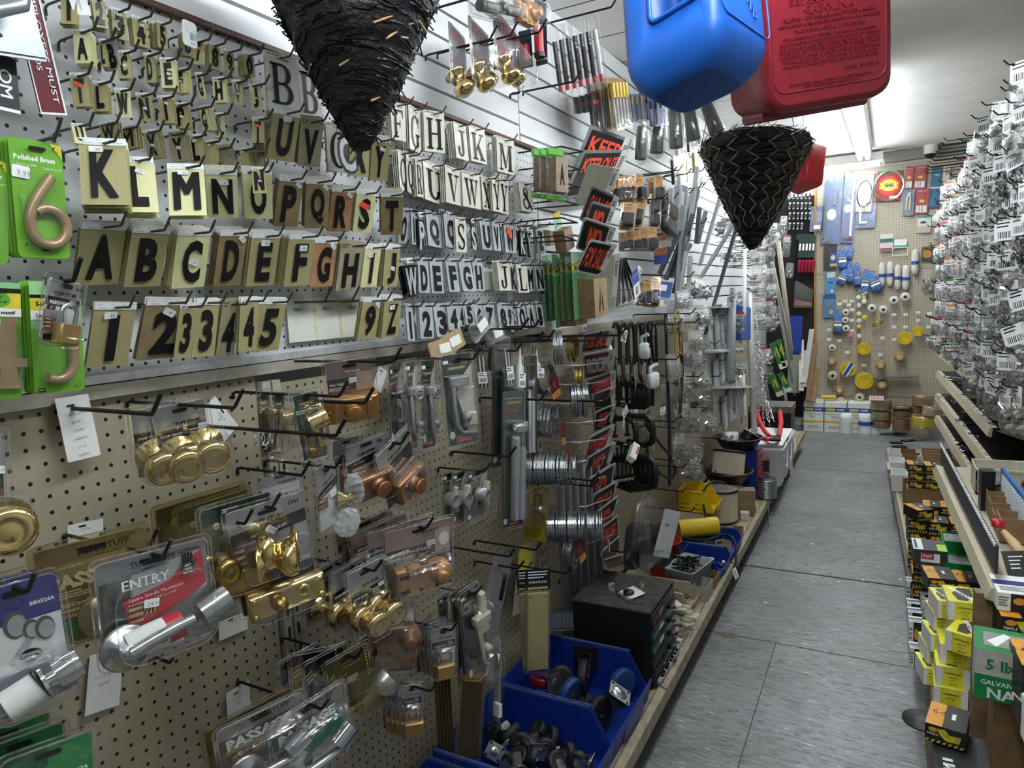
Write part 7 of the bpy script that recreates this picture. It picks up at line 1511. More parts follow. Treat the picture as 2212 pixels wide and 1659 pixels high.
tag(Card(.055,.1,mat('#cfc4a4',.7),.006,.001).rect(TXT,.1,.2,.2,.8).obj('manila_tag',T(.482,5.72,.115) @ RZ(70) @ RX(86)),'manila tag hanging from the far end of the left shelf lip','tag')
tag(MB().box(mat('#d8c9c4',.5),(0,0,.022),(.05,.05,.044)).obj('small_carton',T(.40,4.13,.181) @ RZ(15)),'small white carton with red print alone on the deck','carton')
for i in range(3):tag(MB().box(mat('#8f7a5c',.8),(0,0,0),(.13,.09,.05)).obj('flat_carton',T(.375,4.24,.207+.051*i) @ RZ(8*i)),('bottom','middle','top')[i]+' worn carton in the pile between the filter and the blue drawers','carton')
tag(MB().tube(CHROME,[(0,0,0),(0,0,-.16)],.004,5).obj('bead_chain',T(.475,4.55,.17)),'thin chain dangling below the shelf lip','chain')
# ---------------------------------------------------------------- back wall
Z26,Z27=(1740,340,5.531),(1720,620,4.879)
YB_=8.12
def bq(Z,x0,y0,x1,y1,y=YB_):return quad(Z,(x0,y0),(x1,y0-(x1-x0)*.06),(x0,y1),y,'B')
BLP=mat('#6f7fae',.4,.0,.15,20);TEALC=mat('#1b6c8c',.4);CARDR=mat('#b3283a',.45);CARDS=mat('#8e99b2',.45)
def bpack(Z,x0,y0,x1,y1,m,label,det=(),clear=True,cat='pack',y=YB_):
    M,w,h=bq(Z,x0,y0,x1,y1,y);o=empty('hanging_pack',M,label,cat);c=Card(w,h,m,.004)
    for d in det:
        if d[0] == 'r':c.rect(d[1],*d[2:])
        elif d[0] == 'e':c.ell(d[1],*d[2:])
        elif d[0] == 't':c.tx(d[1],d[2],d[3],d[4],None,d[5],.03)
    c.obj('printed_card',None,o);B=MB()
    for d in det:
        if d[0] == 'b':
            x,yy=c.xy((d[2]+d[4])/2,(d[3]+d[5])/2);B.box(d[1],(x,yy,d[6]/2+.001),((d[4]-d[2])*w,(d[5]-d[3])*h,d[6]),None,.002)
        elif d[0] == 'o':
            x,yy=c.xy(d[2],d[3]);B.tube(d[1],[(x+d[4]*w*_c(R_(a)),yy+d[5]*h*_s(R_(a)),.008) for a in range(0,360,20)],d[6],6,True)
    if B.v:B.obj('contents',None,o)
    if clear:m_=MB();m_.box(CLEAR,(0,0,.014),(w,h,.026));m_.obj('clear_sleeve',None,o)
    p=M @ Vector((0,h*.44,0));hook((p.x,8.146,p.z),'B',.06,'small hook holding the '+label[:60],WIRE,None,.002,.016,far=True)
    return o
bpack(Z26,205,195,430,1040,BLP,'tall blue clear pack with long chrome rail, left end of back wall',[('b',CHROME,.12,.1,.22,.94,.02),('b',CHROME,.12,.92,.55,.97,.02),('b',CHROME,.55,.2,.7,.45,.02),('e',PAPER,.5,.58,.25,.08)])
bpack(Z26,445,195,600,1025,BLP,'second tall blue clear pack with a white rail',[('b',WHITE,.66,.1,.82,.93,.02),('b',CHROME,.2,.9,.9,.95,.02),('e',PAPER,.4,.5,.3,.06)])
bpack(Z26,612,180,805,655,mat('#b9aca4',.5),'pack with a black oval ring gasket',[('r',CARDR,.1,.1,.45,.2),('o',BLACK,.5,.55,.46,.33,.005)],y=8.10)
bpack(Z26,605,560,835,850,BLP,'blue pack with chrome elbow below the oval ring',[('b',CHROME,.15,.1,.28,.75,.02),('b',CHROME,.15,.72,.6,.82,.02)])
bpack(Z26,55,590,215,890,BLP,'blue pack overlapping the wooden edge post',[('b',PAPER,.3,.75,.8,.92,.02),('r',CARDS,.1,.2,.9,.6)])
def d_hose():pass
M,w,h=bq(Z26,815,150,1180,545);o=empty('hose_pack',M,'large red card with yellow ribbon label inside a coiled clear hose','pack');c=Card(w*.8,h*.9,mat('#a81f22',.45),.004);c.poly(mat('#2f7a3a',.5),[(0,0),(1,0),(.9,.08),(.1,.12)]);c.ell(mat('#d23a34',.4),.5,.5,.42,.32);c.ell(YEL,.5,.48,.34,.2);c.poly(YEL,[(.1,.4),(.9,.4),(.84,.5),(.9,.6),(.1,.6),(.16,.5)]);c.tx(mat('#2b3f9a',.5),'GAS',.5,.48,.12,None,.06);c.tx(WHITE,'CONNECTOR',.5,.63,None,.4,.02);c.rect(WHITE,.55,.84,.9,.92);c.obj('printed_card',None,o)
b=MB()
for i in range(4):b.tube(CLEAR if i % 2 else EDGE,[(w*(.46+.01*i)*_c(R_(a)),h*(.42+.01*i)*_s(R_(a)),.01+.006*i) for a in range(0,360,15)],.006,6,True)
b.obj('coiled_hose',None,o)
for i,(a,lab) in enumerate((((1195,110,1285,375),'left red card of picture hooks in the upper right corner'),((1300,100,1445,375),'upper red card with colored strips'),((1310,375,1470,675),'lower red card with colored strips'))):bpack(Z26,*a,CARDR,lab,[('t',WHITE,'HARDWARE',.5,.1,.7),('r',PAPER,.1,.68,.9,.95),('r',mat('#7a8fb0',.5),.5,.7,.6,.93),('r',mat('#d98aa0',.5),.3,.7,.4,.93),('e',YEL,.5,.5,.2,.06)])
bpack(Z26,1165,385,1300,700,mat('#6a7796',.5),'blue grey card with cream handled cutters',[('b',mat('#cdbb8a',.4),.25,.3,.4,.8,.015),('b',mat('#cdbb8a',.4),.55,.3,.7,.8,.015),('b',STEEL,.3,.1,.65,.3,.015)])
bpack(Z26,1488,115,1620,600,TEALC,'tall teal pack near the right gondola',[('r',WHITE,0,.5,1,.53),('t',WHITE,'TILE',.5,.2,.5)])
bpack(Z26,1625,110,1710,580,PAPER,'white picture card behind the right gondola bags',[('e',mat('#caa545',.5),.6,.15,.3,.08),('e',mat('#caa545',.5),.5,.85,.35,.06)])
bpack(Z26,1330,705,1500,905,PAPER,'clear pack with green header and black clip',[('r',mat('#5aa58a',.5),0,0,1,.12),('e',BLACK,.45,.38,.22,.07),('r',mat('#c9c5ba',.5),0,.6,1,1)])
bpack(Z26,890,915,1050,1130,PAPER,'bag with green and pink stripes in the middle of the back wall',[('r',mat('#2e6a5a',.5),0,.28,1,.5),('r',mat('#b0607a',.5),0,.8,1,1)])
M,w,h=bq(Z26,1035,985,1228,1185);o=empty('handle_pack',M,'white wire handle on a green headed card','pack');c=Card(w*.8,h*.5,PAPER,.002);c.rect(mat('#5aa58a',.5),0,.7,1,1);c.obj('header_card',T(0,h*.25,0),o);MB().tube(WHITE,[(-w*.45,h*.0,.01),(-w*.48,-h*.45,.01),(w*.48,-h*.45,.01),(w*.45,0,.01),(-w*.45,0,.01)],.006,8).obj('white_handle',None,o)
bpack(Z26,220,1060,375,1345,mat('#22242c',.45),'black and blue boxed fastener pack on the left',[('r',mat('#2a50b0',.5),.5,.3,1,.9),('e',PAPER,.7,.5,.18,.1),('r',YEL,.5,.75,1,.85)]);bpack(Z26,235,1375,355,1640,mat('#4a9ad0',.45),'sky blue card with black funnel drawing',[('r',PAPER,.2,0,1,.25),('r',BLACK,.35,.45,.75,.5),('e',PAPER,.7,.85,.15,.07)]);bpack(Z27,285,90,420,325,mat('#5a93b8',.45),'blue box with faucet drawing below the sky blue card',[('r',mat('#33589a',.5),0,0,1,.18),('e',GREY,.5,.38,.3,.06),('r',GREY,.45,.38,.55,.75),('e',mat('#d8c0a0',.5),.6,.75,.2,.1)])
bpack(Z26,1385,1070,1535,1245,mat('#6d5a22',.5),'gold and dark green pack near the right gondola',[('e',mat('#c98a2a',.5),.45,.5,.35,.3),('r',GREENCARD,0,.75,1,1)]);bpack(Z26,1535,1085,1640,1260,mat('#5f6a72',.5),'grey blue pack beside the gold one',[('e',WHITE,.5,.5,.2,.2)]);bpack(Z26,1525,1480,1625,1720,mat('#8a8494',.5),'clear pack with two pink white rods',[('b',mat('#e2d4d4',.4),.2,.12,.42,.9,.02),('b',mat('#e2d4d4',.4),.58,.12,.8,.9,.02)]);bpack(Z26,1580,660,1700,1050,mat('#a59fa6',.5),'clear bag with blue swirl print at the right',[('r',mat('#5a7ac0',.5),.05,.75,.95,.88),('r',mat('#b05a60',.5),0,.9,1,1)]);bpack(Z27,1480,380,1580,615,GREENCARD,'dark green card behind the end of the upper right shelf',[('r',GREY,.25,.2,.8,.8)])
for i,(a,k) in enumerate((((1380,1350,1520,1620),2),)):bag(bq(Z26,*a),k,'clear bag of white anchors on the right of the back wall')
# rope hanks and twine
RB=mat('#5878b0',.6,0,.55,45);RBD=mat('#33549a',.55);WTW=mat('#cfccc4',.6,0,.08,80);TAN=mat('#a58660',.75,0,.2,70);TANL=mat('#cbb891',.7,0,.1,70);YLR=mat('#d9bd1e',.5,0,.15,60);SPW=mat('#d6d4cd',.6)
def hank(Z,x0,y0,x1,y1,label,rot=0,m=RB,label_m=None):
    M,w,h=bq(Z,x0,y0,x1,y1,8.08);o=empty('rope_hank',M @ RZ(rot),label,'rope hank');b=MB()
    for i in range(5):
        u=(-.36+.18*i)*w;b.tube(m,[(u*.4,h*.5,0),(u,h*.3,.012),(u*1.15,-h*.3,.012),(u*.9,-h*.48,0),(u*.8,-h*.3,-.012),(u*.7,h*.3,-.012)],w*.13,7,True)
    b.obj('rope_strands',None,o);c=Card(w*.9,h*.26,label_m or RBD,.002,.002);c.rect(YEL if label_m is None else mat('#2a4fa0',.5),0,.15,1,.35);c.rect(WHITE,0,.6,1,1) if label_m is None else None;c.obj('paper_band',T(0,-h*.02,w*.28),o)
    p=M @ Vector((0,h*.46,0));hook((p.x,8.146,p.z),'B',.07,'small hook holding the '+label[:60],WIRE,None,.002,.016,far=True)
for a,l,r in (((395,1080,495,1350),'upper left blue rope hank',3),((490,1060,570,1230),'blue rope hank behind the upper left one',-5),((400,1340,500,1530),'short blue rope hank under the upper left one',-25),((495,1250,575,1510),'second blue rope hank from the left',0),((578,1265,662,1555),'third blue rope hank from the left',2),((668,1350,765,1640),'fourth blue rope hank, hanging lower',-6),((765,1380,890,1620),'rightmost blue rope hank, slanting',22),((650,1560,740,1680),'low blue rope hank below the fourth',30)):hank(Z26,*a,l,r)
hank(Z27,395,250,490,500,'lone blue rope hank beside the white twine balls',-4)
def cord(Z,x0,y0,x1,y1,label,rot=0):
    M,w,h=bq(Z,x0,y0,x1,y1,8.09);o=empty('cord_hank',M @ RZ(rot),label,'cord hank');MB().loft(WTW,[[(w*.5*k*_c(2*math.pi*j/14),v*h,w*.4*k*_s(2*math.pi*j/14)) for j in range(14)] for v,k in ((.5,.2),(.45,.7),(.3,.95),(0,1),(-.3,.98),(-.45,.75),(-.5,.3))]).obj('cord',None,o);MB().loft(mat('#2a4fa0',.5),[[(w*.52*_c(2*math.pi*j/14),v*h,w*.42*_s(2*math.pi*j/14)) for j in range(14)] for v in (.02,-.12)],False,False).obj('blue_band',None,o)
for a,l in (((872,1255,955,1545),'first white cord hank with blue band, from the left'),((968,1245,1050,1540),'second white cord hank with blue band'),((1062,1280,1142,1580),'third white cord hank with blue band'),((1150,1290,1245,1585),'fourth white cord hank with blue band'),((1265,1095,1355,1400),'highest white cord hank, at the right of the four')):cord(Z26,*a,l)
def twine(Z,x,y,r,kind,label,off=0.0):
    p=ony(*zp(Z,x,y),8.05-off);q=ony(*zp(Z,x+r,y),8.05-off);R=(q-p).length;M=T(*p) @ RX(90);o=empty('twine_ball',M,label,'twine')
    m,hm={'w':(WTW,BLACK),'t':(TAN,BLACK),'l':(TANL,BLACK),'y':(YLR,GREY),'s':(SPW,BLACK),'S':(YLR,BLACK),'p':(mat('#d8709a',.5),BLACK)}[kind]
    d=R*1.1 if kind in 'wtl' else R*.8;b=MB()
    if kind in 'wt':b.lathe(m,[(R*.3,-d*.55),(R*.8,-d*.5),(R,0),(R*.86,d*.4),(R*.55,d*.55),(R*.34,d*.5)],24)
    else:b.lathe(m,[(R*.3,-d*.6),(R,-d*.55),(R,d*.5),(R*.95,d*.58),(R*.4,d*.58)],24)
    if kind == 'y':
        for k in (.5,.66,.82,.95):b.tube(m,[(R*k*_c(R_(a)),R*k*_s(R_(a)),d*.58) for a in range(0,360,15)],R*.08,5,True)
    b.obj('wound_twine',None,o);b=MB()
    if kind in 'tl':b.lathe(TANL if kind == 't' else SPW,[(R*.28,d*.5),(R*.5,d*.56),(R*.48,d*.6),(R*.3,d*.58)],20)
    b.lathe(hm,[(R*.34,d*.5),(R*.3,d*.52),(0,d*.51)],16);b.obj('core',None,o)
    hook((p.x,8.146,p.z),'B',.09+off+(.02 if kind == 'y' else 0),'small hook through the '+label[:60],WIRE,None,.002,.014,far=True)
for x,y,r,k,l in ((523,268,42,'w','upper of three grey white twine balls on the left'),(518,348,40,'w','middle of three grey white twine balls on the left'),(525,435,42,'w','lower of three grey white twine balls on the left'),(575,512,27,'p','small pink twine spool'),(800,225,52,'w','left white twine ball in the upper middle'),(920,240,52,'w','right white twine ball in the upper middle'),(1030,140,54,'w','grey twine ball with a loose white end'),(1150,105,58,'w','large grey white twine ball at the upper right'),
                        (378,640,42,'w','small grey twine ball at the lower left'),(378,785,52,'t','tan twine ball under the small grey one'),(385,932,56,'l','pale tan twine spool at the lower left'),(455,1085,52,'t','tan twine ball above the rope boxes'),(470,1205,52,'l','tan twine spool just over the rope boxes'),(668,1160,52,'l','tan twine spool right of the rope boxes center'),(890,825,60,'t','large tan twine ball in the lower middle'),(905,1030,66,'t','tan twine ball under the silver strip'),(1092,737,68,'t','wide tan twine ball at the right'),
                        (714,648,72,'y','yellow rope coil in the center of the wall'),(545,862,86,'y','yellow rope coil with blue and white label'),(718,985,98,'y','largest yellow rope coil, lower middle'),(1145,538,76,'y','yellow rope coil at the upper right'),(1282,465,60,'y','small yellow rope coil at the far right')):twine(Z27,x,y,r,k,l)
for x,y,r,k,l in ((657,110,26,'s','white mason line spool at the top of the column'),(714,110,24,'S','yellow mason line spool at the top right'),(716,152,30,'s','white mason line spool in front of a yellow one'),(660,192,26,'s','second white mason line spool of the column'),(661,282,26,'s','third white mason line spool of the column'),(718,322,28,'S','yellow mason line spool on its own at the right'),(660,355,27,'s','fourth white mason line spool of the column'),(661,418,26,'S','yellow mason line spool within the column'),(663,518,26,'s','lowest white mason line spool of the column')):twine(Z27,x,y,r,k,l)
p=ony(*zp(Z27,548,872),7.95);c=Card(.055,.15,PAPER,.002);c.rect(mat('#2a4fa0',.5),.2,0,.75,1);tag(c.obj('rope_label',T(p.x,7.985,p.z) @ RX(90) @ RZ(-30)),'blue and white label band on the yellow rope coil','label')
for i in range(24):
    x,y=((460,160),(520,130),(590,130),(560,170),(590,220),(590,330),(590,440),(350,430),(350,530),(460,545),(545,665),(715,800),(885,690),(1030,270),(1150,270),(1280,250),(1400,260),(1030,400),(1150,400),(1280,330),(1390,400),(1030,530),(910,515),(1385,540))[i]
    p=ony(*zp(Z27,x,y),8.146);o=empty('tagged_hook',T(*p),'empty hook with a small white price tag on the back wall','hook','empty tagged hooks on the back wall');MB().tube(WIRE,[(0,0,0),(0,-.07,0),(0,-.08,.015)],.0025,5).obj('wire',None,o);MB().box(PAPER,(0,-.08,-.015),(.04,.002,.03)).obj('price_tag',None,o)
o=MB();p=ony(*zp(Z27,820,965),8.1);q=ony(*zp(Z27,1280,940),8.0);o.box(mat('#8f8a88',.3,.6,.3,8),(0,0,0),((q-p).length,.10,.02));tag(o.obj('hanging_saw',T(*((p+q)/2)) @ RY(-4)),'silver strip lying flat on hooks across the back wall','strip')
p=ony(*zp(Z27,860,385),8.05);tag(MB().tube(mat('#c9a95a',.25,.8),[(.05*_c(R_(a)),0,.05*_s(R_(a))) for a in range(0,360,20)],.01,6,True).obj('wire_roll',T(*p) @ RZ(50) @ RX(60)),'small brass colored wire roll seen edge on','roll')
p=ony(*zp(Z27,335,1215),7.9);b=MB()
for i in range(6):b.tube(YLR,[(-.07,.02*_c(i),.012*i % .03),(.07,.02*_c(i+1),.012*(i+1) % .03)],.012,6)
tag(b.obj('rope_hank',T(p.x,7.98,.345)),'yellow rope hank lying on top of the rope boxes','rope hank')
# rope boxes and rope coils on the floor
for i,(x0,x1,lab) in enumerate(((75,288,'left'),(292,530,'middle'),(535,780,'right'))):
    a,c_=ony(*zp(Z27,x0,1510),7.85),ony(*zp(Z27,x1,1510),7.85);w=c_.x-a.x-.006;o=empty('rope_carton',T((a.x+c_.x)/2,7.85,0),lab+' white carton printed ROPE under the back peg board','carton');MB().box(PAPER,(0,.14,.155),(w,.27,.31)).obj('carton_body',None,o);k=Card(w,.31,PAPER,.001);k.rect(mat('#234a98',.5),0,.16,1,.31);k.rect(YEL,.08,.19,.5,.28);k.tx(WHITE,'ROPE',.74,.235,None,.3,.05);k.tx(INK,'POLYPROPYLENE TWINE',.5,.4,None,.85,.03);k.rect(mat('#e0b53a',.5),0,.62,1,.7);k.fine(TXT,.3,.46,.7,.55,2,.4);k.fine(TXT,.2,.8,.9,.92,3,.3);k.obj('printed_front',T(0,.003,.155) @ RX(90),o)
for x,z,h,lab in ((520,1545,165,'white twine cone standing before the middle rope carton'),(725,1550,165,'white twine cone with blue label before the right rope carton'),(847,1550,170,'white twine tub with blue label')):
    a=onz(*zp(Z27,x,z),0);o=empty('twine_cone',T(a.x,a.y+.04,0),lab,'twine');MB().lathe(WHITE,[(.06,0),(.064,.02),(.058,.08),(.063,.1),(.06,.16),(.056,.205),(.03,.21),(0,.205)],20).obj('wound_twine',None,o)
    if 'blue' in lab:MB().lathe(mat('#2a4fa0',.5),[(.065,.09),(.066,.13)],20).obj('label_band',None,o)
a=onz(*zp(Z27,1000,1555),.0);o=empty('twine_cone',T(a.x,a.y+.03,.06) @ RZ(14) @ RY(90),'white twine cone lying on its side','twine');MB().lathe(WHITE,[(.02,-.11),(.055,-.11),(.06,-.06),(.054,0),(.06,.05),(.052,.11),(.02,.11)],20).obj('wound_twine',None,o)
def ropecoil(Z,x,y,r,h,m,label,yy,tilt=0):
    p=ony(*zp(Z,x,y),yy);q=ony(*zp(Z,x+r,y),yy);R=(q-p).length;H=R*2*h;M=T(*p) @ RY(tilt);o=empty('rope_coil',M,label,'rope coil');b=MB();n=8
    for i in range(n):b.tube(m,[(R*.95*_c(2*math.pi*j/24),R*.95*_s(2*math.pi*j/24),-H/2+H*(i+.5)/n) for j in range(24)],H/n*.6,6,True)
    b.lathe(mat('#8d5a4a',.6),[(R*.95,H/2-.005),(R*.45,H/2-.01),(R*.4,H/2-.05)],22);b.obj('rope_turns',None,o);MB().lathe(BAG,[(R*.9,-H/2),(R*1.04,-H/2+.01),(R*1.05,H/2-.01),(R*.9,H/2+.004)],22).obj('plastic_wrap',None,o)
TR=mat('#9d8458',.6,0,.15,60);TR2=mat('#8a6236',.6,0,.15,60)
for x,y,r,h,m,l,yy,t in ((900,1440,96,.42,TR2,'brown rope coil at the bottom of the left stack',7.85,0),(898,1350,106,.45,TR,'tan rope coil in the middle of the left stack',7.85,0),(898,1235,110,.55,TR,'tan rope coil on top of the left stack, with a red price card',7.85,0),(1108,1450,94,.7,TR2,'brown rope coil at the bottom of the middle stack',7.8,0),(1115,1310,96,.7,TR2,'brown rope coil with black label on the middle stack',7.8,0),(1325,1495,122,.35,TR,'pale rope coil at the bottom of the right stack',7.65,0),(1340,1410,122,.5,YLR,'bright yellow rope coil in the right stack',7.65,0),(1440,1310,110,.45,mat('#b39a7d',.6),'pinkish bagged rope coil tipped on the yellow one',7.6,12),(1335,1190,115,.55,TR,'tan rope coil high at the back of the right stack',7.85,0),(1270,1290,60,.8,TR2,'brown rope coil between the middle and right stacks',7.85,0)):ropecoil(Z27,x,y,r,h,m,l,yy,t)
p=ony(*zp(Z27,845,1170),7.72);c=Card(.13,.045,mat('#e3d3c4',.5),.002,.001);c.tx(REDTAG,'2 for $10',.5,.5,None,.8,.02);tag(c.obj('price_card',T(*p) @ RX(75)),'white card with red print on the left rope stack','card');p=ony(*zp(Z27,1115,1298),7.66);tag(MB().box(BLACK,(0,0,0),(.15,.004,.025)).obj('label_strip',T(*p)),'black label strip across the brown rope coil','label')
# doorway zone left of the back wall
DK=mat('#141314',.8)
b=MB();b.box(DK,(.2,8.16,1.3),(.5,.02,2.4));struct(b.obj('door_1'),'dark panel standing for the unlit opening at the far left end of the aisle')  # near-black sheet painted in place of the darkness inside the opening
def fbox(Z,x0,y0,x1,y1,y,d,m,name,label,cat,rot=0):
    M,w,h=quad(Z,(x0,y0),(x1,y0),(x0,y1),y,'B');return tag(MB().box(m,(0,0,-d/2),(w,h,d)).obj(name,M @ RZ(rot)),label,cat)
M,w,h=quad(Z18,(565,700),(660,700),(565,1270),7.9,'B');o=empty('panel_stack',M,'upright panels, blue above and grey green below, near the doorway','panel');MB().box(mat('#1b3a97',.5),(0,h*.26,0),(w,h*.48,.03)).obj('blue_panel',None,o);MB().box(mat('#9a9c8f',.5),(0,-h*.25,0),(w,h*.5,.03)).obj('grey_panel',None,o)
for i,(a,c_,m,l) in enumerate((((740,800),(680,1230),GLV,'pale strip leaning by the orange post'),((700,960),(672,1200),GLV,'short pale strip left of the leaning one'),((765,900),(710,1330),CARDB,'brown board leaning by the orange post'),((775,1100),(745,1340),CARDB,'second brown board against the orange post'),((660,880),(660,1260),mat('#cfc9bd',.5),'thin cream strip edging the panels'))):
    p,q=ony(*zp(Z18,*a),8.0),ony(*zp(Z18,*c_),7.75);d=p-q;tag(MB().box(m,(0,0,0),(.05,.02,d.length)).obj('leaning_strip',T(*((p+q)/2)) @ d.to_track_quat('Z','Y').to_matrix().to_4x4()),l,'strip')
for i in range(5):
    x=640+25*i;M,w,h=quad(Z18,(x,100),(x+24,100),(x,265),8.05,'B');c=MB();c.box(mat('#17332c',.5),(0,0,0),(w*.95,h,.04));c.box(PAPER,(0,-h*.02,.021),(w*.6,h*.3,.002));tag(c.obj('green_roll',M),'dark green roll with white label in the doorway rack','roll','dark green rolls');M,w,h=quad(Z18,(x-5,280),(x+20,280),(x-5,380),8.05,'B');tag(MB().box(mat('#8f1a33',.3),(0,0,0),(w,h,.1),None,w*.4).obj('red_reel',M),'dark red cord reel below the green rolls','reel','dark red cord reels')
for i in range(7):
    x=610+18*i;M,w,h=quad(Z18,(x,440+10*i),(x+30,440+10*i),(x-6,640),8.06,'B');k=MB();k.box(BAG,(0,0,0),(w,h,.03));k.box(GREY if i % 2 else mat('#c9582a',.5),(0,-h*.3,0),(w*.6,h*.2,.02));tag(k.obj('hanging_bag',M),'clear hanging pack in the dark doorway','pack','clear packs in the dark doorway')
Z28=(1480,280,6.9125)
for i in range(22):
    x,y=1540+(i % 6)*60,930+(i//6)*150;M,w,h=quad(Z28,(x,y),(x+46,y),(x,y+130),8.05,'B');k=MB();k.box(DGREY if i % 3 else mat('#6a6a72',.4),(0,0,0),(w*.6,h*.8,.03));k.lathe(STEEL,[(w*.3,.016),(w*.2,.02),(0,.02)],10,T(0,-h*.3,0));k.box(PAPER,(0,h*.36,.012),(w*.7,h*.12,.01));tag(k.obj('dark_tool_pack',M),'dark tool pack hanging left of the blue faucet packs','tool pack','dark tool packs at the back')
for i in range(14):hook(ony(*zp(Z28,1450+rnd.random()*400,950+rnd.random()*650),8.17),'B',.14,'steel hook in the rack left of the blue faucet packs',WIRE,None,.003,.02,far=True)
fbox(Z28,1660,1560,1930,1650,8.05,.05,mat('#16352c',.5),'green_carton','dark green carton under the steel hooks by the edge post','carton')
# ---------------------------------------------------------------- right gondola (turned slightly) and its goods
Z22,Z23,Z24,Z29,Z30=(1880,860,5.184),(1900,1140,5.926),(1900,1380,3.413),(1980,160,4.147),(1980,520,4.366)
G=T(1.38,0,0) @ RZ(2.06)
def gx(x,y,z):return G @ Vector((x,y,z))
LIP=mat('#b9b096',.45,.1);DARKSH=mat('#2b2c2b',.5,.3,.3,8)
def gshelf(x0,x1,y0,y1,z,label,deck=DARKSH,strip=True,hh=.045):
    o=empty('gondola_shelf',G,label,'shelf');MB().box(deck,((x0+x1)/2+.01,(y0+y1)/2,z-.006),(x1-x0,y1-y0,.012)).obj('deck',None,o);MB().loft(LIP,yz([(x0,z+.004),(x0+.012,z+.004),(x0+.006,z-hh),(x0-.012,z-hh+.004)],y0,y1),True,True,None,False).obj('front_lip',None,o)
    MB().loft(LIP,yz([(x0+.02,z-.012),(x1,z-.012),(x1,z-.1),(x1-.1,z-.1)],y0+.002,y0+.006),True,True,None,False).obj('end_bracket',None,o)
    if strip:
        b=MB()
        for i in range(int((y1-y0)/.045)):b.box(mat('#d9b8a4',.5) if i % 3 else PAPER,(x0+.019,y0+.02+.045*i,z+.003),(.016,.03,.002))
        b.obj('price_labels',None,o)
b=MB();b.box(PEGR,(.70,4.6,1.3),(.02,3.7,2.3));tag(b.obj('pegboard_panel',G),'peg board back of the right gondola behind the hanging bags','pegboard')
for z,n in ((1.0,'top'),(.82,'second'),(.64,'third'),(.46,'lowest')):
    gshelf(.34,.69,3.96,5.15,z,n+' dark shelf with beige lip on the right gondola, near section');gshelf(.34,.69,5.16,6.38,z,n+' dark shelf with beige lip on the right gondola, far section')
gshelf(.0,.69,2.56,6.35,.18,'beige base deck of the right gondola under the nail boxes',DECKL,False,.06)
gshelf(.06,.6,2.02,3.35,.762,'shelf of parts boxes with a white lip and black toothed edge',LIP,False,.03);gshelf(.10,.55,1.2,2.0,.60,'shelf at the right frame edge with a blue and white price strip',mat('#a79f8c',.5),False,.05)
b=MB();b.box(mat('#2f3238',.5),(.075,2.68,.83),(.006,1.25,.075))
for i in range(60):b.box(WHITE,(.071,2.07+.021*i,.866),(.006,.008,.008))
tag(b.obj('toothed_strip',G),'dark strip with a row of white teeth along the parts shelf','strip')
b=MB();b.box(mat('#3f5288',.45),(.087,1.6,.582),(.003,.8,.035))
for i in range(12):b.box(mat('#e0a9a4',.5) if i % 2 else WHITE,(.085,1.23+.065*i,.582),(.003,.03,.03))
tag(b.obj('price_strip',G),'blue price strip with pink tickets on the near right shelf','strip')
tag(MB().box(mat('#7d6547',.7,var=.25,scale=20),(.065,2.06,.37),(.07,.035,.74)).obj('wooden_post',G),'brown wooden post carrying the parts shelf beside the yellow boxes','post')
# hanging bags
WB_=[BAGS[k] for k in (0,1,4,2,3)]
ROWN=('highest','second highest','third','fourth','fifth','sixth','seventh','eighth','ninth','lowest')
r7=random.Random(5)
for row in range(10):
    z=2.33-.133*row;wide=row in (1,4,7);cols=[];y=6.35
    while y > 3.15:cols.append(y);y -= (.125 if y > 4.4 else .19)
    for i,y in enumerate(cols):
        if row == 0 and y > 4.9:continue
        if row == 1 and y > 6.1:continue
        big=y < 4.4;w,h=(.13,.19) if big else (.085,.115);zz=z+r7.uniform(-.02,.02)-(.02 if big else 0);x=.34+r7.uniform(-.04,.03)
        M=G @ T(x,y,zz-h*.5) @ basis((0,0,0),(0,-1,0),(0,0,1)) @ RY(r7.uniform(5,55)) @ RZ(r7.uniform(-6,6) if r7.random() > .1 else r7.uniform(-28,28)) @ Matrix.Diagonal((w,h,min(w,h),1))
        k=r7.choice((0,1,2,4)) if not big else r7.choice((3,3,4,0));lb=r7.choice((0,0,1,4,4,3,2)) if not big else 0
        o=empty('parts_bag',M,'clear bag of hardware with paper header, %s row on the right gondola%s' % (ROWN[row],', near end' if big else ''),'bag of parts','right gondola bags, %s row%s' % (ROWN[row],' near end' if big else ''))
        link('bag',WB_[k % 5][0],None,o);link('contents',WB_[k % 5][1],None,o);link('paper_header',LBLM[lb],T(0,.3,.2) @ Matrix.Scale(1.2,4),o)
        if i % 2 == 0 or big:hook(G @ Vector((.69,y-.01,zz-.004)),'R',.69-x+.06,'',DWIRE,None,.003,.02,far=True)
for i in range(14):hook(G @ Vector((.69,6.3-.1*i,2.36+.01*(i % 3))),'R',.46,'',DWIRE,None,.003,.02,far=True)
for i in range(46):
    zz=r7.choice((1.0,1.0,.82,.64,.46));y=r7.uniform(4.05,6.2);p=G @ T(.37+.12*r7.random(),y,zz+.008+.012*r7.random()) @ RZ(r7.uniform(-50,50))
    m=MB();m.tube(STEEL,[(-.05,0,0),(.05,0,0)],.005,6);m.lathe(STEEL,[(.009,0),(.009,.007),(0,.007)],6,T(-.05,0,0) @ RY(-90));n={1.0:'top',.82:'second',.64:'third',.46:'lowest'}[zz];tag(m.obj('long_bolt',p),'long steel bolt lying on the %s dark shelf' % n,'bolt','bolts on the %s dark shelf' % n)
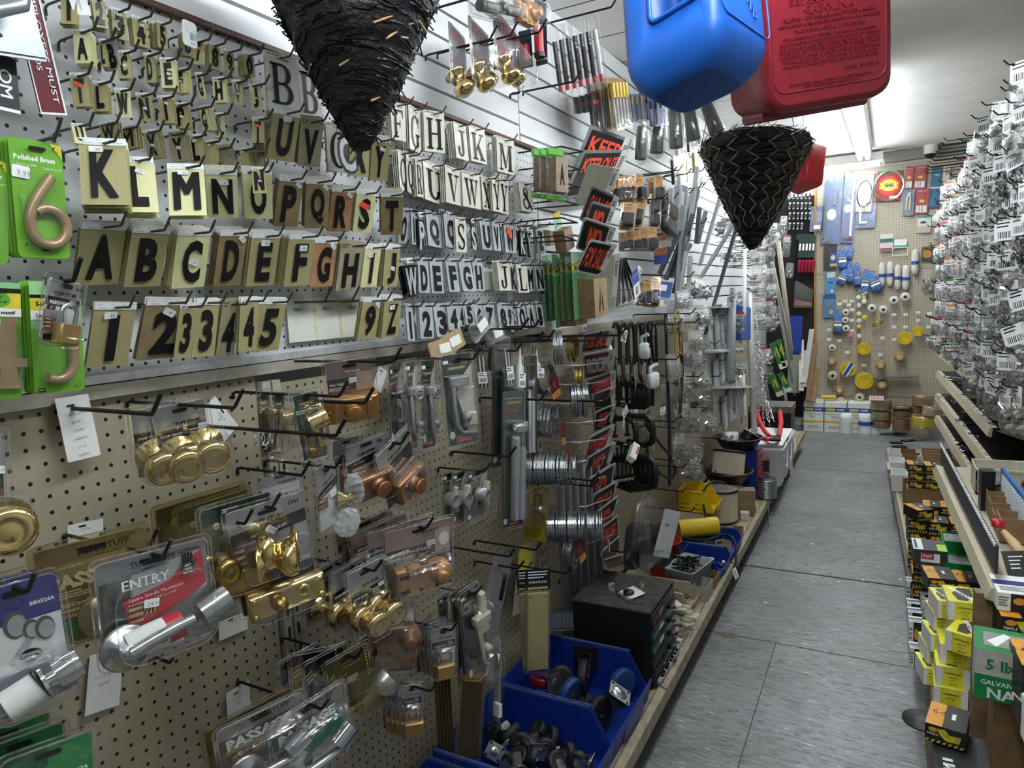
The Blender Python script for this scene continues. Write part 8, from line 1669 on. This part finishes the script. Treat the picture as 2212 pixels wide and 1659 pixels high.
for i in range(40):
    k=0 if i < 24 else 1;p=gx(.40+.05*r7.random(),4.05+.14*r7.random(),.475+.06*r7.random()) if k == 0 else gx(.4+.2*r7.random(),4.1+1.2*r7.random(),1.02+.05*r7.random());m=MB()
    if k == 0:m.tube(STEEL,[(0,0,0),(.16,.0,0)],.004,6);m.lathe(CHROME,[(.011,-.012),(.011,0)],8,RY(90));tag(m.obj('carriage_bolt',T(*p) @ RZ(r7.uniform(-8,8))),'shiny headed bolt in the stack on the lowest dark shelf','bolt','stacked shiny bolts')
    else:m.box((PAPER,CLEAR,REDTAG)[i % 3],(0,0,0),(.07,.03,.012));tag(m.obj('fallen_packet',T(*p) @ RZ(r7.uniform(0,180)) @ RY(15)),('white','clear','red')[i % 3]+' packet fallen on the top dark shelf','packet',('white','clear','red')[i % 3]+' packets on the top dark shelf')
for i,y in enumerate((3.98,3.80)):tag(MB().lathe(BLACK,[(.07,0),(.075,.01),(.075,.03),(.05,.034),(.045,.03),(0,.03)],24).obj('round_lid',G @ T(.42+.1*i,y,1.05+.42*i) @ RY(-70)),('round black disc pack above the top dark shelf','large oval dark pack at the right frame edge')[i],'disc')
# nail boxes
OB=mat('#d9962c',.5);YB2=mat('#cdbb32',.5,0,.4,90);YEB=mat('#e6dd3a',.45);GRN2=mat('#14803f',.4)
def nailbox(M,w,h,d,kind,label,group=None):
    """box whose printed front faces the camera side (-y); origin at the front bottom centre"""
    o=empty('nail_box',M,label,'nail box',group);base={'k':mat('#1b1a18',.45),'y':PAPER,'g':mat('#3b3b3a',.5),'w':PAPER,'G':mat('#b9b6ae',.5)}[kind]
    MB().box(base,(0,d/2,h/2),(w,d,h)).obj('carton',None,o);c=Card(w,h,base,.0005,.0004);t=Card(w,d,base,.0005,.0004)
    if kind == 'k':
        c.poly(YB2,[(.3,.15),(.5,.1),(.6,.35),(.9,.3),(.85,.7),(.55,.75),(.4,.55)]);c.ell(OB,.2,.25,.12,.14,10);c.tx(WHITE,'NAILS',.2,.5,.14,None,.03);z=c.up()
        for i in range(7):c.flat(YB2,[c.xy(*q) for q in ((i/7,.98),(i/7+.07,.98),(i/7+.12,.82),(i/7+.05,.82))],z)
        t.rect(OB,0,0,.42,1);z=t.up();[t.flat(INK,[t.xy(*q) for q in ((.42,k/8),(.5,k/8+.04),(.5,k/8+.1),(.42,k/8+.06))],z) for k in range(8)];t.tx(INK,'16d',.2,.4,.2);t.rect(PAPER,.6,.35,.7,.6)
    elif kind == 'y':
        c.rect(YEB,.2,0,.8,1);c.tx(INK,'CARPENTERS',.5,.3,None,.5,.03);c.tx(INK,'SINCE',.5,.52,.1);c.tx(INK,'1929',.5,.68,.1);c.tx(INK,'CHOICE',.5,.86,None,.25,.02)
        t.rect(YEB,0,0,1,1);t.poly(mat('#4a4a40',.4),[(.2,.5),(.45,.1),(.75,.1),(.85,.5),(.6,.9),(.3,.9)]);t.poly(WHITE,[(.12,.15),(.24,.1),(.9,.85),(.8,.92)]);t.text(INK,'NAILS',0,0,t.up(),d*.08,w*.5,.05,None,R_(-45));t.ell(INK,.85,.2,.1,.1);t.ell(YEB,.85,.2,.06,.06)
    elif kind == 'g':c.rect(WHITE,.22,.2,.78,.8);c.rect(REDM,.24,.2,.6,.6);c.tx(WHITE,'FAST',.42,.4,.2,None,.04);t.rect(WHITE,0,0,.3,1);t.rect(DBLUE,.05,.1,.14,.9);t.rect(mat('#a8e03a',.5),.72,.4,1,1)
    elif kind == 'G':c.rect(GRN2,0,.5,1,1);c.tx(GRN2,'5 lb',.4,.28,.22,None,.03);c.tx(WHITE,'GALVANIZED',.5,.64,None,.8,.05);c.tx(WHITE,'NAILS',.62,.85,.22,None,.05);t.rect(GRN2,0,0,1,1);t.rect(GREY,.15,.2,.9,.8);t.poly(WHITE,[(.2,.6),(.5,.2),(.6,.3),(.35,.8)])
    else:t.rect(DBLUE,0,.3,1,.55);t.fine(TXT,.1,.65,.9,.9,3);c.rect(mat('#1b1a18',.45),.3,0,1,1);c.ell(OB,.5,.4,.15,.2,10);c.fine(TXT,.02,.2,.26,.8,4)
    c.obj('printed_front',T(0,-.0008,h/2) @ RX(90),o);t.obj('printed_top',T(0,d/2,h+.0008),o)
NB=[('farthest stack',1.25,4.40,.078,.048,3,2,'k',.37),('middle stack',1.235,3.62,.078,.062,4,3,'k',.185),('rear stack',1.30,3.90,.075,.06,4,2,'k',.185),('lone column',1.235,3.12,.075,.058,4,1,'k',.185),('near stack',1.27,2.62,.08,.06,4,1,'k',.185),('near right stack',1.355,2.78,.078,.06,5,1,'k',.185),('inner stack',1.29,2.88,.085,.062,4,1,'k',.185)]
CN=('bottom','second','third','fourth','fifth')
for nm,x,y,w,h,n,c_,k,z0 in NB:
    for i in range(n):
        for j in range(c_):nailbox(T(x+w*.5+(w+.004)*j+r7.uniform(-.004,.004),y+r7.uniform(-.006,.006),z0+h*i) @ RZ(2+r7.uniform(-4,4)),w,h-.002,.11,k,'%s black and yellow nail box of the %s on the right deck%s' % (CN[i],nm,('',', second column',', third column')[j]))
tag(MB().box(CARDB,(1.33,4.46,.275),(.17,.12,.186)).obj('carton'),'brown carton under the farthest black and yellow stack','carton')
nailbox(T(1.30,3.60,.44) @ RZ(30),.078,.05,.11,'k','loose nail box turned askew on the middle stack');nailbox(T(1.29,3.02,.44) @ RZ(2),.115,.06,.13,'g','dark grey box with red label lying across the nail boxes');nailbox(T(1.315,2.76,.44) @ RZ(8),.09,.05,.12,'k','orange labelled nail box beneath the green trays')
for i,(x,y,z) in enumerate(((1.40,3.22,.44),(1.40,3.08,.40),(1.42,2.95,.33))):openbox(x-.06,x+.06,y-.06,y+.06,z,.06,GRN2,('far','middle','near')[i]+' green plastic tray of nails in shrink wrap','nail_tray',.005,'tray');tag(MB().box(mat('#9aa09a',.35,.4,.4,60),(x,y,z+.03),(.108,.108,.05)).obj('nails'),('far','middle','near')[i]+' lot of wrapped nails in a green tray','nails');
tag(MB().box(CARDB,(1.42,3.09,.26),(.13,.4,.15)).obj('carton'),'brown carton carrying the green nail trays','carton')
for i in range(9):nailbox(T(1.238+.05*(i % 2)+.008*i*0,2.66+.06*i,.185+.002*i) @ RZ(4),.045,.075+.02*(i % 3),.05,'w','white sided nail box on the outer edge of the right deck','white sided boxes on the deck edge')
YP=[(1.34,2.30,.545,4),(1.325,2.20,.49,-22),(1.32,2.26,.425,2),(1.31,2.24,.365,0),(1.305,2.23,.305,-2)]
for i,(x,y,z,a) in enumerate(YP):nailbox(T(x,y,z) @ RZ(a),.085,.058,.12,'y',('topmost rear yellow box of the yellow nail boxes','large front yellow nail box turned askew','third yellow nail box down the pile','fourth yellow nail box down the pile','lowest yellow nail box in the pile')[i])
for i in range(5):nailbox(T(1.262+.008*i,2.34+.03*(i % 2),.305+.056*i) @ RZ(12),.04,.054,.1,'y','narrow yellow box squeezed on the left of the yellow pile','narrow yellow boxes on the left')
tag(MB().box(CARDB,(1.32,2.35,.15),(.12,.3,.3)).obj('carton'),'brown carton under the yellow nail boxes','carton')
M=onz(*zp(Z24,480,560),.40);nailbox(T(1.265,1.86,.41) @ RZ(-10),.085,.045,.11,'k','black and orange nail box standing alone nearest the aisle end');tag(MB().lathe(mat('#2b2b2b',.5),[(.05,0),(.05,.006),(0,.006)],24).obj('black_disc',T(1.225,1.96,.402)),'flat black disc under the lone nail box','disc')
o=empty('dark_carton',T(1.31,1.72,0),'tall dark grey carton with house pictures at the bottom right','carton');MB().box(mat('#39393b',.5),(0,0,.2),(.14,.44,.40)).obj('carton_body',None,o);c=Card(.13,.4,mat('#2f3032',.5),.001)
for i in range(3):c.rect(PAPER,.15,.45+.18*i,.85,.61+.18*i);c.poly(TANP,[(.15,.6+.18*i),(.15,.5+.18*i),(.5,.46+.18*i),(.62,.6+.18*i)])
c.fine(WHITE,.1,.25,.3,.4,3);c.obj('printed_top',T(0,0,.401),o)
tag(MB().tube(CLEAR,[(-.05,.02,0),(.04,-.03,0)],.018,10).obj('clear_tube',T(1.31,1.72,.42)),'clear plastic tube lying on the dark carton','tube')
nailbox(T(1.365,1.74,.615) @ RZ(-4),.115,.115,.12,'G','green and white five pound box of galvanized nails')
tag(MB().box(PEGT,(1.44,1.66,.3),(.02,.5,.59)).obj('pegboard_panel'),'tan panel under the galvanized nails box','pegboard');tag(MB().box(CARDB,(1.39,1.86,.3),(.07,.1,.6)).obj('wooden_block'),'brown block below the galvanized nails box','block')
for i,(x,y,z,w,h,k,l) in enumerate(((1.43,1.95,.61,.1,.06,'k','lower black nail box stacked by the wooden post'),(1.43,1.95,.672,.1,.055,'k','upper black nail box stacked by the wooden post'),(1.42,1.98,.73,.09,.045,'w','white and blue box lying on the black nail boxes'),(1.43,1.66,.61,.1,.14,'k','tall black box with yellow label at the right frame edge'),(1.42,1.52,.61,.07,.09,'w','white and blue box at the lower right corner'))):nailbox(T(x,y,z) @ RZ(3),w,h,.12,k,l)
# boxes and bins on the parts shelf
stack_bin(1.42,1.62,2.93,3.09,.766,.09,.09,'empty beige bin with a sloped side on the parts shelf',mat('#bdb7a6',.5));r8=random.Random(3)
for i in range(10):x,y=1.43+.11*(i % 2),2.84-.1*(i//2)-.03*(i % 2);tag(openbox(x,x+.09,y-.04,y+.045,.766,.05+.012*(i % 3),CARDB,'tmp%d' % i),('far','second','third','fourth','nearest')[i//2]+(' left' if i % 2 == 0 else ' right')+' open cardboard box on the parts shelf','box')
tag(MB().lathe(STEEL,[(.02,0),(.045,0),(.045,.006),(.02,.006)],24).obj('metal_ring',T(1.455,2.82,.835) @ RX(-8)),'large flat metal ring lying over the cardboard boxes','ring');tag(MB().lathe(STEEL,[(.012,0),(.024,0),(.024,.016),(.012,.016)],6,None,False).obj('hex_nut',T(1.56,2.81,.84)),'large hex nut lying on the cardboard boxes','nut')
o=empty('saw_pack',T(1.44,2.55,.80) @ RZ(2),'blue plastic rack with white bars at the right frame edge','rack');b=MB();b.box(mat('#2f6ab0',.4),(.05,0,.05),(.01,.5,.1));b.obj('blue_back',None,o);b=MB();[b.box(WHITE,(.043,-.22+.03*i,.05),(.004,.012,.07)) for i in range(15)];b.obj('white_bars',None,o);MB().box(BLACK,(.0,.2,.03),(.04,.05,.14)).obj('black_clamp',None,o)
b=MB();b.tube(mat('#c9a878',.5),[(0,0,0),(.02,-.05,-.02),(.03,-.08,-.035)],[.008,.014,.012],12);b.lathe(REDM,[(.016,0),(.016,.02),(0,.02)],14,T(-.01,.03,.005));tag(b.obj('wood_handled_tool',T(1.425,2.3,.83)),'small tool with wooden handle and red end by the toothed strip','tool');tag(Card(.06,.07,BLACK,.002).fine(WHITE,.2,.2,.8,.8,4,.3).obj('black_card',T(1.44,2.16,.79) @ RX(50) @ RZ(10)),'black card with fine white print below the wooden handled tool','card')
# far end of the right deck
for i,(x,y,m,l) in enumerate(((1.20,5.75,PAPER,'white box at the far end of the right deck'),(1.29,5.75,CARDB,'far brown box beside the white one'),(1.21,5.45,WHITE,'white box with green print on the right deck'),(1.30,5.3,CARDB,'large open brown box on the far right deck'),(1.22,5.1,WHITE,'white box beside the open brown ones'),(1.28,4.85,CARDB,'open brown box before the farthest nail stack'))):openbox(x-.045,x+.045,y-.09,y+.09,.185,.11,m,l)
for i in range(14):tag(MB().box(BLACK if i % 2 else CLEAR,(0,0,0),(.09,.05,.012)).obj('small_pack',T(1.20+.2*r8.random(),5.9+.25*r8.random(),.20+.012*i) @ RZ(r8.uniform(-40,40))),'flat dark pack heaped at the far end of the right deck' if i % 2 else 'flat clear pack heaped at the far end of the right deck','pack','dark packs at the far deck end' if i % 2 else 'clear packs at the far deck end')
b=MB();b.box(mat('#3b1f14',.5),(1.47,5.2,.26),(.18,1.5,.006))
for i in range(16):b.box(mat('#a58a62',.5),(1.47,4.5+.095*i,.27),(.18,.006,.04))
tag(b.obj('divided_tray',RX(0)),'long brown divided tray on the far right deck','tray');tag(MB().box(mat('#b9a184',.5),(1.33,5.0,.33),(.02,.2,.03)).obj('paint_brush',RZ(2)),'brush with pale handle lying on the open boxes','brush');tag(MB().box(mat('#8f1f3a',.5),(1.36,5.02,.305),(.1,.16,.01)).obj('red_card'),'dark red card lying on the open boxes','card')
# ---------------------------------------------------------------- things hanging from the ceiling
STRAW=mat('#0b0a0a',.42,0,.6,140,bump=.6);STK=mat('#a9825c',.6);WIRET=mat('#8d7f6b',.5,.1)
def at(px,py,dist):d=ray(px,py);return Vector(CAM+d*dist)
def basket(tip,axis_top,R,H,label,seed,hexes=True,ragged=0):
    r=random.Random(seed);d=axis_top-tip;M=T(*tip) @ d.to_track_quat('Z','Y').to_matrix().to_4x4();o=empty('hanging_basket',M,label,'basket');b=MB();n,k=40,56;rings=[]
    for i in range(k+1):
        v=i/k;rr=R*(.06+.94*v**.86);rr *= 1+.035*abs(math.sin(v*22))
        rings.append([(rr*_c(2*math.pi*j/n)*(1+r.uniform(-.018,.018)),rr*_s(2*math.pi*j/n)*(1+r.uniform(-.018,.018)),v*H+r.uniform(-.003,.003)) for j in range(n)])
    b.loft(STRAW,rings,True,False);b.loft(STRAW,[[(x*.9,y*.9,z) for x,y,z in q] for q in rings[::4]],False,False);b.obj('woven_cone',None,o);b=MB()
    for i in range(420):
        v=r.random()**.8;a=r.uniform(0,6.28);rr=R*(.07+.94*v**.86)*1.02;da=r.uniform(.2,.6)*.05/max(rr,.02);b.tube(STRAW,[(rr*_c(a+da*q),rr*_s(a+da*q),v*H+.004*q*r.uniform(-1,1)+(.0)) for q in (-1,0,1)]+[((rr+r.uniform(0,.012))*_c(a+da*1.6),(rr+r.uniform(0,.012))*_s(a+da*1.6),v*H+r.uniform(-.012,.014))],.0016,3)
    for i in range(60):a=r.uniform(0,6.28);b.tube(STRAW,[(R*_c(a),R*_s(a),H),(R*_c(a+.1)*.98,R*_s(a+.1)*.98,H+r.uniform(.0,.02))],.0012,3)
    b.obj('straw',None,o)
    if ragged:
        b=MB()
        for i in range(26):v=r.uniform(.1,1);a=r.uniform(0,6.28);rr=R*(.07+.94*v**.86)*1.05;L=r.uniform(.02,.06)/rr*.6;b.tube(STK,[(rr*_c(a),rr*_s(a),v*H),(rr*1.03*_c(a+L),rr*1.03*_s(a+L),v*H+r.uniform(-.02,.03))],.0022,5)
        b.obj('stalks',None,o)
    if hexes:
        b=MB();D=2*math.pi/8;dv=1/8
        for row in range(15):
            v0=.18+row*dv*.5
            if v0+dv > 1.02:break
            for j in range(8):
                a0=(j+.5*(row % 2))*D
                for s in (-1,1):b.tube(WIRET,[(R*(.06+.94*v**.86)*1.055*_c(a0+s*u*D),R*(.06+.94*v**.86)*1.055*_s(a0+s*u*D),v*H) for u,v in ((.1,v0),(.22,v0+dv*.16),(.4,v0+dv*.5),(.22,v0+dv*.84),(.1,v0+dv))],.0017,4)
        b.obj('wire_netting',None,o)
    b=MB();top=cz(M.translation.y)
    for j in range(3):a=2.1*j+.4;p=M @ Vector((R*_c(a),R*_s(a),H));b.tube(DWIRE,[M.inverted() @ p,M.inverted() @ Vector((M.translation.x,M.translation.y,top))],.0012,4)
    b.obj('hanger_wires',None,o)
basket(at(779,322,1.2),at(764,-60,1.2),.178,.36,'large black straw cone basket hanging at the top, ragged and close',4,False,1)
basket(at(1625,537,2.15),at(1631,323,2.15),.165,.325,'smaller black cone basket with wire netting hanging beyond the cans',9)
def slab(m,w,d,h,r,b=None,zs=None):
    b=b or MB();rg=[]
    for z,k in zs:rg.append([(x,y,z) for x,y in rrect(w*k if k <= 1 else w,d*k if k <= 1 else d,r,5)])
    return b.loft(m,rg)
def raised(b,m,t,cx,cy,z,h=None,w=None,M=None,bold=.01,e=.0012):
    v,f,tw,th=glyphs(t,bold,1);sy=h/th if h else w/tw;sx=w/tw if w else sy;vs=[(cx+(q[0]-tw/2)*sx,cy+(q[1]-th/2)*sy) for q in v];N=len(vs);ed={}
    for q in f:
        for i in range(len(q)):k=(q[i],q[(i+1) % len(q)]);ed[k]=ed.get(k,0)+1
    side=[(a,c,c+N,a+N) for a,c in ed if (c,a) not in ed]
    b.add([(x,y,z) for x,y in vs]+[(x,y,z+e) for x,y in vs],[[i+N for i in q] for q in f]+side,m,False,M)
BLUE=mat('#1b62c4',.38,var=.04,scale=20);BLUE_SHADE=mat('#144a9a',.4);RED=mat('#821a28',.36,var=.05,scale=20)  # darker blue puts the shade of underside and hollow into the colour
def face_frame(c,right,upv):return basis(c,right,upv)
# blue can: the corner between its two tall faces points at the camera
c0=at(1492,10,1.42);Mb=T(*c0) @ Matrix.Rotation(R_(-13),4,Vector(_r0)) @ RZ(70);o=empty('water_can',Mb,'blue plastic water can hanging at the top beside the red can','can');W_,D_,H_=.19,.235,.44
b=slab(BLUE,W_,D_,H_,.035,None,((-.19,.62),(-.19,.66),(-.168,.86),(-.14,.97),(-.12,1),(.2,1),(.22,.95),(.24,.7)));b.loft(BLUE_SHADE,[[(x,y,z) for x,y in rrect(W_*k,D_*k,.02,4)] for z,k in ((-.1902,.6),(-.1905,.5))],False,True);bo=b.obj('can_body',None,o)
b=MB();Mf=basis((0,D_/2+.001,0),(-1,0,0),(0,0,1));Mg=basis((-W_/2-.001,0,0),(0,-1,0),(0,0,1));Mh=basis((W_/2+.001,0,0),(0,1,0),(0,0,1));Mk=basis((0,-D_/2-.001,0),(1,0,0),(0,0,1))
def cantext(b,m,M,w):
    raised(b,m,'KEROSENE',0,.12,0,None,w*.8,M)
    for i in range(10):raised(b,m,'KEEP OUT OF REACH OF CHILDREN VAPORS',0,.09-.009*i,0,None,w*.74,M,0)
    raised(b,m,'5 GALLON',-w*.24,-.03,0,.008,None,M);raised(b,m,'20 LITER',-w*.24,-.044,0,.008,None,M)
    for i in range(4):b.tube(m,[M @ Vector((w*(.02+.05*i)+.008*_c(R_(a)),-.04-.012*i+.008*_s(R_(a)),.001)) for a in range(45,405,90)],.0012,4,True)
    b.tube(m,[M @ Vector((x,y,.0)) for x,y in rrect(w*.92,.3,.02,4,0,.04)],.0016,5,True)
for M_,w in ((Mf,W_),(Mg,D_),(Mh,D_),(Mk,W_)):
    if M_ is Mk:cantext(b,BLUE,M_,w)
b.obj('raised_lettering',None,o)
# hollow of the handle, cut into the body and baked
cut=MB().box(BLUE_SHADE,(0,0,0),(.11,.19,.13),None,.012).obj('cutter',Mb @ Mg @ T(.025,.035,-.01));bpy.context.view_layer.update()
md=bo.modifiers.new('hollow','BOOLEAN');md.object=cut;md.operation='DIFFERENCE';md.solver='EXACT'
me=bpy.data.meshes.new_from_object(bo.evaluated_get(bpy.context.evaluated_depsgraph_get()));bo.modifiers.clear();bo.data=me;bpy.data.objects.remove(cut)
b=MB();b.tube(BLUE,[Mg @ Vector((x,y,.001)) for x,y in rrect(.118,.198,.016,4,.025,.035)],.005,6,True);b.obj('handle_rim',None,o)
# red can
c0=at(1790,-20,1.62);U=Vector(_rt)*.97+Vector(_up)*.20+Vector(_fw)*.10;V=Vector((0,0,1))*.97-Vector(_rt)*.12-Vector(_fw)*.18;Mr=basis(c0,U,V);o=empty('gas_can',Mr,'dark red plastic fuel can with raised lettering hanging at the top','can');b=MB()
b.loft(RED,[[(x,y,z-.1) for x,y in rrect(w,h,r,6)] for z,w,h,r in ((-.105,.29,.46,.05),(-.10,.325,.5,.055),(.07,.335,.51,.05),(.095,.325,.5,.045),(.1,.30,.475,.04))]);b.loft(RED,[[(x,y,z-.1) for x,y in rrect(w,.03,.012,4,0,-.252)] for z,w in ((-.08,.29),(.03,.29))]);b.obj('can_body',None,o);b=MB();
for i,(t,y,w) in enumerate((('SISTEMA A PRUEBA',-.018,.2),('GASOLINA',-.038,.13),('PELIGRO - EXTREMADAMENTE INFLAMABLE',-.056,.24),('LOS VAPORES PUEDEN SER EXPLOSIVOS O CAUSAR INCENDIO',-.069,.26),('DANINO O MORTAL SI SE INGIERE',-.083,.18),('SI SE HA INGERIDO, NO INDUZCA EL VOMITO, LLAME AL MEDICO',-.098,.24),('FUERA DE ALCANCE DE LOS NINOS. EVITE INHALACIONES PROLONGADAS',-.108,.26),('NO ALMACENARSE EN VEHICULOS O EN EL HOGAR',-.118,.26),('VENTILADA. MANTENGASE ALEJADO DE PILOTOS, ESTUFAS',-.128,.26),('FUENTES DE FLAMAS, A VARIOS METROS DE DISTANCIA',-.138,.26),('NO RELLENAR EN EL VEHICULO, NI EN EL AREA',-.148,.25),('COLOCAR EL RECIPIENTE EN EL PISO CUANDO SE ESTE',-.158,.25),('CARB:  G-25-316',-.178,.09),('THIS CONTAINER COMPLIES WITH U.S. EPA EMISSION REGULATIONS',-.2,.22),('FOR PORTABLE FUEL CONTAINERS',-.208,.14))):raised(b,RED,t,.0 if i != 12 else .08,y+.006,.0001,None,w,None,.012,.002)
b.tube(RED,[(x,y,.0) for x,y in rrect(.295,.44,.03,5,0,.01)],.0022,6,True);b.obj('raised_lettering',None,o)
c0=at(1738,358,3.9);o=empty('gas_can',T(*c0) @ RZ(50) @ RX(-8) @ RY(16),'small bright red fuel can hanging far down the aisle','can');RD2=mat('#c2202e',.38,var=.04);slab(RD2,.13,.19,.26,.02,None,((-.13,.9),(-.12,1),(.09,1),(.12,.7),(.14,.3))).obj('can_body',None,o);b=MB();Mq=basis((.066,0,0),(0,1,0),(0,0,1));[raised(b,RD2,t,0,.05-.03*i,0,.016,.12,Mq,.02,.003) for i,t in enumerate(('GASOLINE','DANGER','VAPORS','EXPLODE'))];b.obj('raised_lettering',None,o)
def string(px,py,d,m,label,dx=0):p=at(px,py,d);tag(MB().tube(m,[tuple(p),(p.x+dx,p.y,cz(p.y))],.0018,4).obj('hanging_string'),label,'string')
string(1735,320,3.9,WHITE,'white cord holding the small red can');string(1500,-30,1.42,DWIRE,'cord holding the blue can');string(1790,-40,1.62,DWIRE,'cord holding the dark red can')
# small far hooks that could only be counted up close
b=MB()
for me,M in FAR:b.add([M @ v.co for v in me.vertices],[list(p.vertices) for p in me.polygons],me.materials[0],True)
o=b.obj('peg_hook');o['kind']='stuff';tag(o,'many small peg hooks on the back wall, the far left wall and the right gondola','hook')
